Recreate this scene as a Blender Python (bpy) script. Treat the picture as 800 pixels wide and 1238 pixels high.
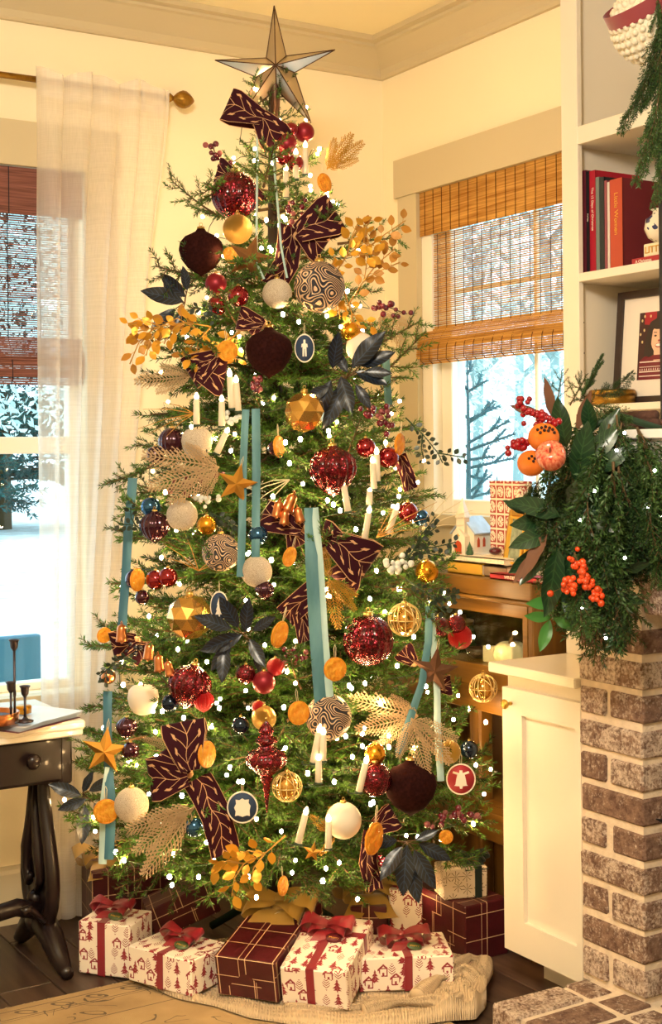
import bpy, math, random
from mathutils import Vector, Matrix, Euler
random.seed(7)
for _o in list(bpy.data.objects): bpy.data.objects.remove(_o)
SC = bpy.context.scene
COL = SC.collection
PI = math.pi

# ---------------------------------------------------------------- camera
FPX, YAW, ROLL, CYP, CAMH = 1665.0, 0.5539, -0.009586, 550.0, 1.34
CAM = Vector((0, 0, CAMH))
_c, _s = math.cos(YAW), math.sin(YAW)
_right = Vector((_c, -_s, 0)); FWD = Vector((_s, _c, 0)); _up = Vector((0, 0, 1))
RGT = _right*math.cos(ROLL) + _up*math.sin(ROLL)
UPV = -_right*math.sin(ROLL) + _up*math.cos(ROLL)
cam = bpy.data.cameras.new('camera'); camo = bpy.data.objects.new('camera', cam); COL.objects.link(camo)
camo.matrix_world = Matrix(((RGT.x, UPV.x, -FWD.x, 0), (RGT.y, UPV.y, -FWD.y, 0), (RGT.z, UPV.z, -FWD.z, CAMH), (0, 0, 0, 1)))
cam.sensor_fit = 'VERTICAL'; cam.sensor_height = 36.0
cam.lens = FPX/1238*36.0
cam.shift_y = -(1238/2-CYP)/1238
cam.clip_end = 300
SC.camera = camo

# ---------------------------------------------------------------- world, big lights, exposure
w = bpy.data.worlds.new('sky'); SC.world = w; w.use_nodes = True
w.node_tree.nodes['Background'].inputs[0].default_value = (0.93, 0.965, 1.0, 1)
w.node_tree.nodes['Background'].inputs[1].default_value = 2.0
# the room's own ceiling lamp, at the middle of the ceiling, above and behind the picture
_l = bpy.data.lights.new('ceiling_lamp_offscreen', 'POINT'); _l.energy = 110; _l.color = (1.0, .89, .74); _l.shadow_soft_size = .2
_lo = bpy.data.objects.new('ceiling_lamp_offscreen', _l); _lo.location = (.2, .85, 2.45); COL.objects.link(_lo)
SC.view_settings.view_transform = 'Standard'; SC.view_settings.look = 'None'
SC.view_settings.exposure = 0.78; SC.view_settings.gamma = 1.0
SC.view_settings.use_curve_mapping = False
SC.cycles.use_denoising = True
SC.cycles.max_bounces = 8; SC.cycles.transparent_max_bounces = 24; SC.cycles.diffuse_bounces = 4
SC.cycles.sample_clamp_indirect = 6.0

# ---------------------------------------------------------------- unprojection helpers
def ray(x, y): return FWD + RGT*((x-400)/FPX) - UPV*((y-CYP)/FPX)
def dep(x, y, t): return CAM + ray(x, y)*t
def onax(x, y, ax, v):
    d = ray(x, y); t = (v-CAM[ax])/d[ax]; return CAM + d*t
def depth_of(p): return (Vector(p)-CAM).dot(FWD)

# ---------------------------------------------------------------- materials
def lin(c):
    return tuple(((v/12.92) if v <= .04045 else ((v+.055)/1.055)**2.4) for v in c)
def hexc(h): return lin(tuple(int(h[i:i+2], 16)/255 for i in (0, 2, 4)))
class NT:
    def __init__(s, m): s.m = m; s.t = m.node_tree; s.n = s.t.nodes; s.l = s.t.links
    def new(s, typ, **kw):
        n = s.n.new(typ)
        for k, v in kw.items():
            if k.startswith('in_'): n.inputs[int(k[3:])].default_value = v
            else: setattr(n, k, v)
        return n
    def link(s, a, b): s.l.new(a, b)
    def math(s, op, a, b=None, c=None):
        n = s.n.new('ShaderNodeMath'); n.operation = op
        for i, v in enumerate((a, b, c)):
            if v is None: continue
            if isinstance(v, (int, float)): n.inputs[i].default_value = v
            else: s.l.new(v, n.inputs[i])
        return n.outputs[0]
    def mix(s, fac, a, b):
        n = s.n.new('ShaderNodeMix'); n.data_type = 'RGBA'
        if isinstance(fac, (int, float)): n.inputs[0].default_value = fac
        else: s.l.new(fac, n.inputs[0])
        for i, v in ((6, a), (7, b)):
            if isinstance(v, (tuple, list)): n.inputs[i].default_value = (v[0], v[1], v[2], 1)
            else: s.l.new(v, n.inputs[i])
        return n.outputs[2]
    def bump(s, h, strength=.3, dist=.01):
        b = s.new('ShaderNodeBump'); b.inputs['Strength'].default_value = strength; b.inputs['Distance'].default_value = dist
        s.link(h, b.inputs['Height']); s.link(b.outputs[0], s.bsdf.inputs['Normal'])
def mat(name, color, rough=.5, metal=0., var=0., vscale=8., bump=0., bscale=60., sheen=0., coat=0., trans=0., emit=None, estr=0., ran=0., spec=None):
    if isinstance(color, str): color = hexc(color)
    m = bpy.data.materials.new(name); m.use_nodes = True
    T = NT(m); b = T.n['Principled BSDF']; T.bsdf = b
    b.inputs['Base Color'].default_value = (*color, 1); b.inputs['Roughness'].default_value = rough; b.inputs['Metallic'].default_value = metal
    if sheen: b.inputs['Sheen Weight'].default_value = sheen; b.inputs['Sheen Roughness'].default_value = .4
    if coat: b.inputs['Coat Weight'].default_value = coat; b.inputs['Coat Roughness'].default_value = .06
    if trans: b.inputs['Transmission Weight'].default_value = trans
    if spec is not None: b.inputs['Specular IOR Level'].default_value = spec
    if emit: b.inputs['Emission Color'].default_value = (*emit, 1); b.inputs['Emission Strength'].default_value = estr
    src = None
    if var:
        tc = T.new('ShaderNodeTexCoord'); n = T.new('ShaderNodeTexNoise'); n.inputs['Scale'].default_value = vscale; n.inputs['Detail'].default_value = 5
        T.link(tc.outputs['Object'], n.inputs['Vector'])
        lo = tuple(max(0, v*(1-var)) for v in color); hi = tuple(min(1, v*(1+var)) for v in color)
        src = T.mix(T.math('MULTIPLY_ADD', n.outputs[0], 2.2, -.6), lo, hi)
        T.link(src, b.inputs['Base Color'])
    if ran:
        oi = T.new('ShaderNodeObjectInfo')
        hs = T.new('ShaderNodeHueSaturation')
        if src is not None: T.link(src, hs.inputs['Color'])
        else: hs.inputs['Color'].default_value = (*color, 1)
        T.link(T.math('MULTIPLY_ADD', oi.outputs['Random'], 2*ran, 1-ran), hs.inputs['Value'])
        T.link(hs.outputs[0], b.inputs['Base Color'])
    if bump:
        tc = T.new('ShaderNodeTexCoord'); n = T.new('ShaderNodeTexNoise'); n.inputs['Scale'].default_value = bscale; n.inputs['Detail'].default_value = 6
        T.link(tc.outputs['Object'], n.inputs['Vector']); T.bump(n.outputs[0], bump, .004)
    m['_'] = 1
    return m
def uvnode(T): return T.new('ShaderNodeTexCoord').outputs['UV']

M = {}
M['wall'] = mat('cream_wall_paint', hexc('F4E7C6'), .8, bump=.06, bscale=220)
M['ceil'] = mat('ceiling_paint', hexc('F8ECC6'), .85)
M['trim'] = mat('greige_trim_paint', hexc('C6B896'), .5)
M['white'] = mat('white_paint', hexc('E6DDCB'), .4, var=.02, vscale=3)
M['mantelwhite'] = mat('mantel_white', hexc('E8E3DC'), .5)
M['bcase_in'] = M['white']
M['winframe'] = mat('window_frame_paint', hexc('F2ECDC'), .45)
M['counter'] = mat('cream_counter', hexc('F3E8CF'), .25)
M['brass'] = mat('brass', hexc('C9A24B'), .3, 1.0)
M['oldbrass'] = mat('antique_brass', hexc('9A7430'), .42, 1.0, var=.3, vscale=60, bump=.3, bscale=160)
M['iron'] = mat('dark_bronze', hexc('4A4348'), .4, .9)
M['copper'] = mat('copper', hexc('C98152'), .28, 1.0)
M['darkwood'] = mat('dark_carved_wood', hexc('1E1313'), .32, var=.35, vscale=18, coat=.12, spec=.35)
M['velvet'] = mat('plum_velvet', hexc('28110F'), .95, spec=.04, var=.4, vscale=9)
M['black'] = mat('black_frame', hexc('17161C'), .4)
M['frame_dk'] = mat('dark_brown_frame', hexc('3A2C26'), .45, var=.15, vscale=30)
M['matboard'] = mat('mat_board', hexc('E9DFD2'), .8)
M['wire'] = mat('green_wire', hexc('14351C'), .6)

def glass_mat(name, tint, refl):
    m = bpy.data.materials.new(name); m.use_nodes = True; T = NT(m)
    T.n.remove(T.n['Principled BSDF']); out = T.n['Material Output']
    tr = T.new('ShaderNodeBsdfTransparent'); tr.inputs[0].default_value = (*tint, 1)
    gl = T.new('ShaderNodeBsdfGlossy'); gl.inputs['Roughness'].default_value = .02
    mx = T.new('ShaderNodeMixShader'); mx.inputs[0].default_value = refl
    T.link(tr.outputs[0], mx.inputs[1]); T.link(gl.outputs[0], mx.inputs[2]); T.link(mx.outputs[0], out.inputs[0])
    return m
M['glass'] = glass_mat('window_glass', (.80, .95, 1.0), .04)
M['cabglass'] = glass_mat('cabinet_glass', (.95, .97, .93), .10)

# ---------------------------------------------------------------- mesh helpers
class MB:
    def __init__(s): s.v = []; s.f = []; s.mi = []; s.uv = []
    def add(s, v, f, mi=0, uv=None):
        o = len(s.v); s.v += [tuple(p) for p in v]; s.f += [tuple(i+o for i in q) for q in f]; s.mi += [mi]*len(f)
        if uv is None: s.uv += [None]*len(f)
        else: s.uv += uv
        return s
    def box(s, lo, hi, mi=0, bev=0.):
        x0, y0, z0 = lo; x1, y1, z1 = hi
        if bev <= 0:
            v = [(x0,y0,z0),(x1,y0,z0),(x1,y1,z0),(x0,y1,z0),(x0,y0,z1),(x1,y0,z1),(x1,y1,z1),(x0,y1,z1)]
            f = [(0,3,2,1),(4,5,6,7),(0,1,5,4),(1,2,6,5),(2,3,7,6),(3,0,4,7)]
            return s.add(v, f, mi)
        b = min(bev, abs(x1-x0)*.45, abs(y1-y0)*.45, abs(z1-z0)*.45)
        v = []; idx = {}
        for i, (sx, x) in enumerate(((1, x0), (-1, x1))):
            for j, (sy, y) in enumerate(((1, y0), (-1, y1))):
                for k, (sz, z) in enumerate(((1, z0), (-1, z1))):
                    for a in range(3):
                        p = [x+sx*b, y+sy*b, z+sz*b]; p[a] = (x, y, z)[a]
                        idx[(i, j, k, a)] = len(v); v.append(tuple(p))
        f = []
        for i in (0, 1): f.append([idx[(i, *jk, 0)] for jk in ((0,0),(1,0),(1,1),(0,1))])
        for j in (0, 1): f.append([idx[(ik[0], j, ik[1], 1)] for ik in ((0,0),(1,0),(1,1),(0,1))])
        for k in (0, 1): f.append([idx[(ij[0], ij[1], k, 2)] for ij in ((0,0),(1,0),(1,1),(0,1))])
        for j in (0,1):
            for k in (0,1): f.append([idx[(0,j,k,1)], idx[(1,j,k,1)], idx[(1,j,k,2)], idx[(0,j,k,2)]])
        for i in (0,1):
            for k in (0,1): f.append([idx[(i,0,k,0)], idx[(i,1,k,0)], idx[(i,1,k,2)], idx[(i,0,k,2)]])
        for i in (0,1):
            for j in (0,1): f.append([idx[(i,j,0,0)], idx[(i,j,1,0)], idx[(i,j,1,1)], idx[(i,j,0,1)]])
        for i in (0,1):
            for j in (0,1):
                for k in (0,1): f.append([idx[(i,j,k,0)], idx[(i,j,k,1)], idx[(i,j,k,2)]])
        # orient outward
        c = Vector(((x0+x1)/2, (y0+y1)/2, (z0+z1)/2)); ff = []
        for q in f:
            P = [Vector(v[i]) for i in q]; n = (P[1]-P[0]).cross(P[2]-P[0]); m = sum(P, Vector())/len(P)
            ff.append(q if n.dot(m-c) > 0 else q[::-1])
        return s.add(v, ff, mi)
    def lathe(s, prof, n=20, mi=0, M4=None, rib=None, caps=True):
        v = []; f = []
        for r, z in prof:
            for k in range(n):
                a = 2*PI*k/n; rr = r*(rib(a) if rib else 1)
                p = Vector((rr*math.cos(a), rr*math.sin(a), z)); v.append(M4 @ p if M4 else p)
        m = len(prof)
        for i in range(m-1):
            for k in range(n):
                f.append((i*n+k, i*n+(k+1) % n, (i+1)*n+(k+1) % n, (i+1)*n+k))
        if caps:
            f.append(tuple(range(n))[::-1]); f.append(tuple((m-1)*n+k for k in range(n)))
        return s.add(v, f, mi)
    def tube(s, pts, r, n=6, mi=0):
        pts = [Vector(p) for p in pts]; rs = r if isinstance(r, (list, tuple)) else [r]*len(pts)
        v = []; f = []; up = Vector((0, 0, 1)); pr = None
        for i, p in enumerate(pts):
            d = (pts[min(i+1, len(pts)-1)]-pts[max(i-1, 0)])
            if d.length < 1e-9: d = Vector((0, 0, 1))
            d.normalize()
            if pr is None:
                u = up if abs(d.z) < .9 else Vector((1, 0, 0)); a = d.cross(u).normalized()
            else:
                a = (pr-d*pr.dot(d)); a = a.normalized() if a.length > 1e-6 else d.orthogonal().normalized()
            pr = a; b = d.cross(a)
            for k in range(n):
                t = 2*PI*k/n; v.append(p+(a*math.cos(t)+b*math.sin(t))*rs[i])
        for i in range(len(pts)-1):
            for k in range(n): f.append((i*n+k, i*n+(k+1) % n, (i+1)*n+(k+1) % n, (i+1)*n+k))
        f.append(tuple(range(n))[::-1]); f.append(tuple((len(pts)-1)*n+k for k in range(n)))
        return s.add(v, f, mi)
    def sphere(s, c, r, n=14, m=9, mi=0, sc=(1, 1, 1)):
        c = Vector(c); v = [c+Vector((0, 0, -r*sc[2]))]; f = []
        for i in range(1, m):
            ph = -PI/2+PI*i/m
            for k in range(n):
                a = 2*PI*k/n; v.append(c+Vector((r*sc[0]*math.cos(ph)*math.cos(a), r*sc[1]*math.cos(ph)*math.sin(a), r*sc[2]*math.sin(ph))))
        v.append(c+Vector((0, 0, r*sc[2]))); L = len(v)-1
        for k in range(n):
            f.append((0, 1+(k+1) % n, 1+k))
            for i in range(m-2): f.append((1+i*n+k, 1+i*n+(k+1) % n, 1+(i+1)*n+(k+1) % n, 1+(i+1)*n+k))
            f.append((1+(m-2)*n+k, 1+(m-2)*n+(k+1) % n, L))
        return s.add(v, f, mi)
    def strip(s, pts, wid, mi=0, nw=2, uvs=1.0, curl=None):
        """ribbon: pts = centre line, wid = vector or list of vectors across (full width)"""
        pts = [Vector(p) for p in pts]; n = len(pts); W = wid if isinstance(wid, list) else [Vector(wid)]*n
        v = []; f = []; uv = []; L = [0.]
        for i in range(1, n): L.append(L[-1]+(pts[i]-pts[i-1]).length)
        for i in range(n):
            for j in range(nw+1):
                u = j/nw-.5; p = pts[i]+W[i]*u
                if curl: p = p+curl(i/(n-1), u)
                v.append(p)
        st = nw+1
        for i in range(n-1):
            for j in range(nw):
                f.append((i*st+j, i*st+j+1, (i+1)*st+j+1, (i+1)*st+j))
                a, b = L[i]*uvs, L[i+1]*uvs
                uv.append([(a, j/nw), (a, (j+1)/nw), (b, (j+1)/nw), (b, j/nw)])
        return s.add(v, f, mi, uv)
    def prism(s, poly, y0, y1, mi=0):
        """poly in (x,z), extruded along y"""
        n = len(poly); v = [(x, y0, z) for x, z in poly]+[(x, y1, z) for x, z in poly]
        f = [tuple(range(n)), tuple(range(2*n-1, n-1, -1))]
        for i in range(n): f.append((i, i+n, (i+1) % n+n, (i+1) % n))
        return s.add(v, f, mi)
    def xform(s, M4): s.v = [tuple(M4 @ Vector(p)) for p in s.v]; return s
    def mesh(s, name, mats, smooth=True, boxuv=False):
        me = bpy.data.meshes.new(name); me.from_pydata(s.v, [], s.f)
        if not isinstance(mats, (list, tuple)): mats = [mats]
        for m in mats: me.materials.append(M[m] if isinstance(m, str) else m)
        if any(s.mi): me.polygons.foreach_set('material_index', s.mi)
        if smooth: me.polygons.foreach_set('use_smooth', [True]*len(s.f))
        if any(u is not None for u in s.uv) or boxuv:
            ul = me.uv_layers.new(name='UVMap'); k = 0
            for pi, p in enumerate(me.polygons):
                u = s.uv[pi]
                if u is None and boxuv:
                    nn = p.normal; ax = max(range(3), key=lambda i: abs(nn[i]))
                    u = []
                    for vi in p.vertices:
                        c = s.v[vi]
                        u.append(((c[1], c[2]) if ax == 0 else (c[0], c[2]) if ax == 1 else (c[0], c[1])))
                    u = [(a+ax*.37, b+ax*.21) for a, b in u]
                for li in range(p.loop_total): ul.data[k+li].uv = u[li] if u else (0, 0)
                k += p.loop_total
        me.validate(); return me
def obj(name, me, parent=None, loc=None, rot=None, scale=None):
    o = bpy.data.objects.new(name, me); COL.objects.link(o)
    if parent is not None: o.parent = parent
    if loc is not None: o.location = loc
    if rot is not None: o.rotation_euler = rot
    if scale is not None: o.scale = scale if isinstance(scale, (tuple, list)) else (scale,)*3
    return o
def tag(o, label, cat, group=None):
    o['label'] = label; o['category'] = cat
    if group: o['group'] = group
    return o
def thing(name, label, cat, loc=(0, 0, 0), rz=0., group=None, scale=None, rot=None):
    o = obj(name, None, None, loc, rot or (0, 0, rz), scale); o.empty_display_size = .05
    return tag(o, label, cat, group)
def struct(name, me, parent=None):
    o = obj(name, me, parent)
    if parent is None: o['kind'] = 'structure'
    return o
def bx(lo, hi, m, name='m', bev=0., boxuv=False): return MB().box(lo, hi, 0, bev).mesh(name, m, smooth=False, boxuv=boxuv)
def text_mesh(s, size, m, extrude=.0004):
    c = bpy.data.curves.new('t', 'FONT'); c.body = s; c.size = size; c.extrude = extrude; c.align_x = 'CENTER'; c.align_y = 'CENTER'
    o = bpy.data.objects.new('t', c); COL.objects.link(o)
    dg = bpy.context.evaluated_depsgraph_get(); me = bpy.data.meshes.new_from_object(o.evaluated_get(dg))
    bpy.data.objects.remove(o); me.materials.clear(); me.materials.append(M[m] if isinstance(m, str) else m); return me
# ================================================================ STRUCTURE
XR, YB, ZC = 2.612, 3.87, 2.715
# floor: base and planks
def wood_mat(name, c1, c2, rough=.35, axis='Y', ran=.25):
    m = mat(name, c1, rough); T = NT(m); b = T.n['Principled BSDF']; T.bsdf = b
    tc = T.new('ShaderNodeTexCoord'); mp = T.new('ShaderNodeMapping')
    sc = {'Y': (30, 2.2, 30), 'X': (2.2, 30, 30), 'Z': (30, 30, 2.2)}[axis]
    mp.inputs['Scale'].default_value = sc; T.link(tc.outputs['Object'], mp.inputs['Vector'])
    oi = T.new('ShaderNodeObjectInfo'); add = T.new('ShaderNodeVectorMath'); add.operation = 'ADD'
    T.link(mp.outputs[0], add.inputs[0]); cb = T.new('ShaderNodeCombineXYZ')
    T.link(T.math('MULTIPLY', oi.outputs['Random'], 37.), cb.inputs[0]); T.link(T.math('MULTIPLY', oi.outputs['Random'], 91.), cb.inputs[1]); T.link(cb.outputs[0], add.inputs[1])
    n = T.new('ShaderNodeTexNoise'); n.inputs['Scale'].default_value = 1.; n.inputs['Detail'].default_value = 8; n.inputs['Distortion'].default_value = .6
    T.link(add.outputs[0], n.inputs['Vector'])
    fac = T.math('MULTIPLY_ADD', n.outputs[0], 2.4, -.7)
    col = T.mix(fac, hexc(c1) if isinstance(c1, str) else c1, hexc(c2) if isinstance(c2, str) else c2)
    hs = T.new('ShaderNodeHueSaturation'); T.link(col, hs.inputs['Color'])
    T.link(T.math('MULTIPLY_ADD', oi.outputs['Random'], 2*ran, 1-ran), hs.inputs['Value']); T.link(hs.outputs[0], b.inputs['Base Color'])
    T.bump(n.outputs[0], .25, .002)
    return m
M['plank'] = wood_mat('dark_floor_plank', '2E211C', '5A4438', .4, 'Y', .3)
M['subfloor'] = mat('subfloor', '0E0A09', .9)
M['oak'] = wood_mat('golden_oak', '4E310E', '805A22', .35, 'Y', .05)
M['oakz'] = wood_mat('golden_oak_upright', '462C0E', '74501E', .35, 'Z', .05)
M['oakdark'] = M['oakz']
fl = struct('floor', bx((-2.3, -2.3, -.12), (2.75, 4.0, -.014), 'plank'))
pw = .142
for i in range(19):
    x0 = .1+i*pw; y = .6+random.random()*.8
    while y < YB:
        L = random.uniform(.8, 1.5); y1 = min(y+L, YB)
        if x0 < 2.7: obj('plank', bx((x0+.0012, y+.001, -.016), (min(x0+pw, 2.74)-.0012, y1-.001, 0), 'plank', bev=.002), fl)
        y = y1
# ceiling
struct('ceiling', bx((-2.3, -2.3, ZC), (2.8, 4.0, ZC+.1), 'ceil'))
# walls with window openings
W1 = (.28, 1.535, .655, 2.184)      # window 1: x0,x1,z0,z1 in the back wall
W2 = (2.84, 3.652, 1.15, 2.187)     # window 2: y0,y1,z0,z1 in the right wall
b = MB(); T0 = .14
b.box((-2.3, YB, 0), (W1[0], YB+T0, ZC)); b.box((W1[1], YB, 0), (XR+.25, YB+T0, ZC))
b.box((W1[0], YB, 0), (W1[1], YB+T0, W1[2])); b.box((W1[0], YB, W1[3]), (W1[1], YB+T0, ZC))
struct('wall_back', b.mesh('wall_back', 'wall', False))
b = MB()
b.box((XR, 2.745, 0), (XR+T0, W2[0], ZC)); b.box((XR, W2[1], 0), (XR+T0, YB, ZC))
b.box((XR, W2[0], 0), (XR+T0, W2[1], W2[2])); b.box((XR, W2[0], W2[3]), (XR+T0, W2[1], ZC))
b.box((XR+.10, -2.3, 0), (XR+T0+.08, 2.745, ZC))
struct('wall_right', b.mesh('wall_right', 'wall', False))
struct('wall_left', bx((-2.3, -2.3, 0), (-2.2, YB, ZC), 'wall'))
struct('wall_front', bx((-2.2, -2.3, 0), (XR+.2, -2.2, ZC), 'wall'))
# crown moulding
prof = [(0, 2.604), (.014, 2.604), (.02, 2.612), (.022, 2.632), (.03, 2.640), (.078, 2.682), (.088, 2.686), (.09, 2.694), (.11, 2.698), (.11, ZC), (0, ZC)]
def sweep(profile, pa, pb):
    n = len(profile); v = [pa(d, z) for d, z in profile]+[pb(d, z) for d, z in profile]
    f = [(i, (i+1) % n, (i+1) % n+n, i+n) for i in range(n)]+[tuple(range(n)), tuple(range(2*n-1, n-1, -1))]
    return MB().add(v, f)
struct('trim_1', sweep(prof, lambda d, z: (-2.2, YB-d, z), lambda d, z: (XR-d, YB-d, z)).mesh('crown_back', 'trim', False))
struct('trim_2', sweep(prof, lambda d, z: (XR-d, YB-d, z), lambda d, z: (XR-d, 2.75, z)).mesh('crown_right', 'trim', False))
# baseboards
bp = [(0, 0), (.018, 0), (.018, .145), (.012, .155), (.01, .165), (0, .165)]
struct('baseboard_back', sweep(bp, lambda d, z: (-2.2, YB-d, z), lambda d, z: (XR-d, YB-d, z)).mesh('baseboard_back', 'trim', False))
struct('baseboard_right', sweep(bp, lambda d, z: (XR-d, YB-d, z), lambda d, z: (XR-d, 2.75, z)).mesh('baseboard_right', 'trim', False))
# casings
b = MB(); x0, x1, z0, z1 = W1
b.box((x1, YB-.02, z0-.02), (x1+.10, YB+.001, z1)); b.box((x0-.1, YB-.02, z0-.02), (x0, YB+.001, z1))
b.box((x0-.115, YB-.026, z1), (x1+.112, YB+.001, z1+.13)); b.box((x0-.12, YB-.05, z0-.03), (x1+.12, YB+.001, z0)); b.box((x0-.1, YB-.018, z0-.12), (x1+.1, YB+.001, z0-.03))
struct('trim_3', b.mesh('casing', 'trim', False))
b = MB(); y0, y1, z0, z1 = W2
b.box((XR-.02, y1, z0-.02), (XR+.001, y1+.105, z1)); b.box((XR-.02, y0-.09, z0-.02), (XR+.001, y0, z1))
b.box((XR-.026, y0-.1, z1), (XR+.001, y1+.12, z1+.125)); b.box((XR-.05, y0-.09, z0-.03), (XR+.001, y1+.12, z0)); b.box((XR-.018, y0-.09, z0-.12), (XR+.001, y1+.1, z0-.03))
struct('trim_4', b.mesh('casing', 'trim', False))
# window 1 : double hung
def window(name, horizontal, u0, u1, z0, z1, mid, muntins, depth0, depth1, fw=.045, hm=()):
    r = obj(name, None); r['kind'] = 'structure'
    def B(nm, a0, a1, c0, c1, d0=depth0, d1=depth1, m='winframe'):
        lo, hi = ((a0, d0, c0), (a1, d1, c1)) if horizontal else ((d0, a0, c0), (d1, a1, c1))
        return obj(nm, bx(lo, hi, m, nm, .003), r)
    B('frame_jamb', u0, u0+fw, z0, z1); B('frame_jamb', u1-fw, u1, z0, z1)
    B('frame_head', u0+fw, u1-fw, z1-fw, z1); B('frame_sill', u0+fw, u1-fw, z0, z0+fw*.8)
    for m0, m1 in mid: B('meeting_rail', u0+fw, u1-fw, m0, m1)
    for u in muntins: B('muntin', u-.007, u+.007, z0+fw*.8, z1-fw, depth0+.015, depth1-.015)
    for zz in hm: B('muntin', u0+fw, u1-fw, zz-.007, zz+.007, depth0+.015, depth1-.015)
    zs = [z0+fw*.8]+[q for m in mid for q in m]+[z1-fw]
    for i in range(0, len(zs), 2):
        dm = (depth0+depth1)/2; B('pane', u0+fw, u1-fw, zs[i], zs[i+1], dm-.002, dm+.002, 'glass')
    return r
window('window_1', True, W1[0], W1[1], W1[2], W1[3], [(1.352, 1.402)], [], YB+.05, YB+.10, .03)
window('window_2', False, W2[0], W2[1]-.055, W2[2], W2[3], [], [3.148], XR+.035, XR+.085, .055, hm=[1.86])
b = MB(); b.box((XR+.001, W2[1]-.055, W2[2]), (XR+.13, W2[1], W2[3])); struct('trim_5', b.mesh('jamb', 'winframe', False))

# ---------------------------------------------------------------- built-in cabinet, counter, bookcase
cb = thing('base_cabinet', 'white painted base cabinet with recessed door panel beside the brick fireplace', 'cabinet', (2.4, 2.57, 0))
def part(name, me, parent, label=None):
    o = obj(name, me, parent); o.matrix_parent_inverse = parent.matrix_basis.inverted()
    if label: o['label'] = label
    return o
part('body', bx((2.20, 2.425, .088), (XR, 2.722, .79), 'white', bev=.002), cb)
part('toe_kick', bx((2.30, 2.425, 0), (XR, 2.71, .09), 'white'), cb)
b = MB(); d0, d1 = 2.178, 2.20; y0, y1, z0, z1 = 2.428, 2.716, .10, .755; s_ = .075
b.box((d0, y0, z0), (d1, y0+.02, z1)); b.box((d0, y1-s_, z0), (d1, y1, z1)); b.box((d0, y0+.02, z1-.062), (d1, y1-s_, z1)); b.box((d0, y0+.02, z0), (d1, y1-s_, z0+.082))
dr = part('door', b.mesh('door', 'white', False), cb)
pn = obj('door_panel', bx((d0+.012, y0+.02, z0+.082), (d1, y1-s_, z1-.062), 'white'), dr)
kb = MB().lathe([(.004, 0), (.005, .006), (.004, .012), (.010, .017), (.0125, .022), (.011, .027), (.005, .030)], 16, M4=Matrix.Translation((d0, 2.680, .718)) @ Euler((0, -PI/2, 0)).to_matrix().to_4x4())
kn = obj('knob', kb.mesh('knob', 'brass'), dr); kn['label'] = 'small round brass knob'
tag(obj('countertop', bx((2.158, 2.425, .79), (XR, 2.748, .815), 'counter', bev=.003)), 'cream painted countertop on the white base cabinet', 'countertop')
XB = 2.42; BK = 2.70
bc = thing('bookcase', 'tall white built-in bookcase with open shelves above the white cabinet', 'bookcase', (2.5, 2.5, .815))
part('side_panel', bx((XB+.016, 2.716, .815), (BK, 2.748, 2.7), 'bcase_in'), bc)
part('face_stile', bx((XB, 2.688, .815), (XB+.016, 2.75, 2.7), 'white', bev=.001), bc)
part('back_panel', bx((BK-.012, 2.28, .815), (BK, 2.716, 2.7), 'bcase_in'), bc)
part('side_panel', bx((XB+.012, 2.26, .815), (BK, 2.29, 2.7), 'bcase_in'), bc)
SHZ = (1.462, 1.803, 2.182)
for z, th, fr in ((SHZ[0], .018, .012), (SHZ[1], .022, .0), (SHZ[2], .046, 0.), (2.70, .05, 0.)):
    part('shelf', MB().box((XB+fr, 2.29, z-th), (BK-.012, 2.6875, z), 0, .001).box((XB+.0165, 2.6875, z-th+.0005), (BK-.012, 2.716, z-.0002)).mesh('shelf', 'white', False), bc)
for z in (1.52, 1.60, 1.68): part('shelf_pin_hole', MB().lathe([(.0022, 0), (.0022, .002)], 8, M4=Matrix.Translation((XB+.04, 2.7165, z)) @ Euler((PI/2, 0, 0)).to_matrix().to_4x4()).mesh('hole', 'black'), bc)

# ---------------------------------------------------------------- fireplace
def brick_mat(name, c1, c2, c3):
    m = mat(name, c1, .9); T = NT(m); b = T.n['Principled BSDF']; T.bsdf = b
    tc = T.new('ShaderNodeTexCoord'); g = T.new('ShaderNodeNewGeometry'); oi = T.new('ShaderNodeObjectInfo')
    def noise(sc, d=6):
        n = T.new('ShaderNodeTexNoise'); n.inputs['Scale'].default_value = sc; n.inputs['Detail'].default_value = d; n.inputs['Roughness'].default_value = .7
        T.link(g.outputs['Position'], n.inputs['Vector']); return n.outputs[0]
    a = noise(46); c = noise(130); d = noise(22, 3)
    col = T.mix(T.math('MULTIPLY_ADD', a, 4, -1.5), hexc(c1), hexc(c2))
    k = T.math('ADD', T.math('MULTIPLY_ADD', c, 4, -1.75), T.math('MULTIPLY_ADD', oi.outputs['Random'], .8, -.62))
    k = T.math('ADD', k, T.math('MULTIPLY_ADD', d, 2.4, -1.2))
    n = T.new('ShaderNodeClamp'); T.link(k, n.inputs[0]); n.inputs[2].default_value = .85
    col = T.mix(n.outputs[0], col, hexc(c3)); T.link(col, b.inputs['Base Color'])
    T.bump(T.math('ADD', a, c), .9, .006); return m
M['brick'] = brick_mat('whitewashed_brick', '60443A', '967866', 'E2CFBD')
M['mortar'] = mat('pale_mortar', hexc('E0CDB6'), .95, var=.12, vscale=40, bump=.7, bscale=120)
fp = obj('wall_fireplace', None); fp['kind'] = 'structure'
fp['label'] = 'whitewashed brick fireplace surround with flat arch over the firebox'
FX = 2.168
def brick(lo, hi, parent=fp, j=.0025):
    r = lambda: random.uniform(-j, j)
    mb = MB().box((lo[0]+r(), lo[1]+r(), lo[2]+r()), (hi[0]+r(), hi[1]+r(), hi[2]+r()), 0, .005)
    mb.v = [(x+random.uniform(-.0016, .0016), y+random.uniform(-.0016, .0016), z+random.uniform(-.0016, .0016)) for x, y, z in mb.v]
    return obj('brick', mb.mesh('brick', 'brick', False), parent)
HZ = .128; cp = .0755; BY0, BY1 = 2.216, 2.422
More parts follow.
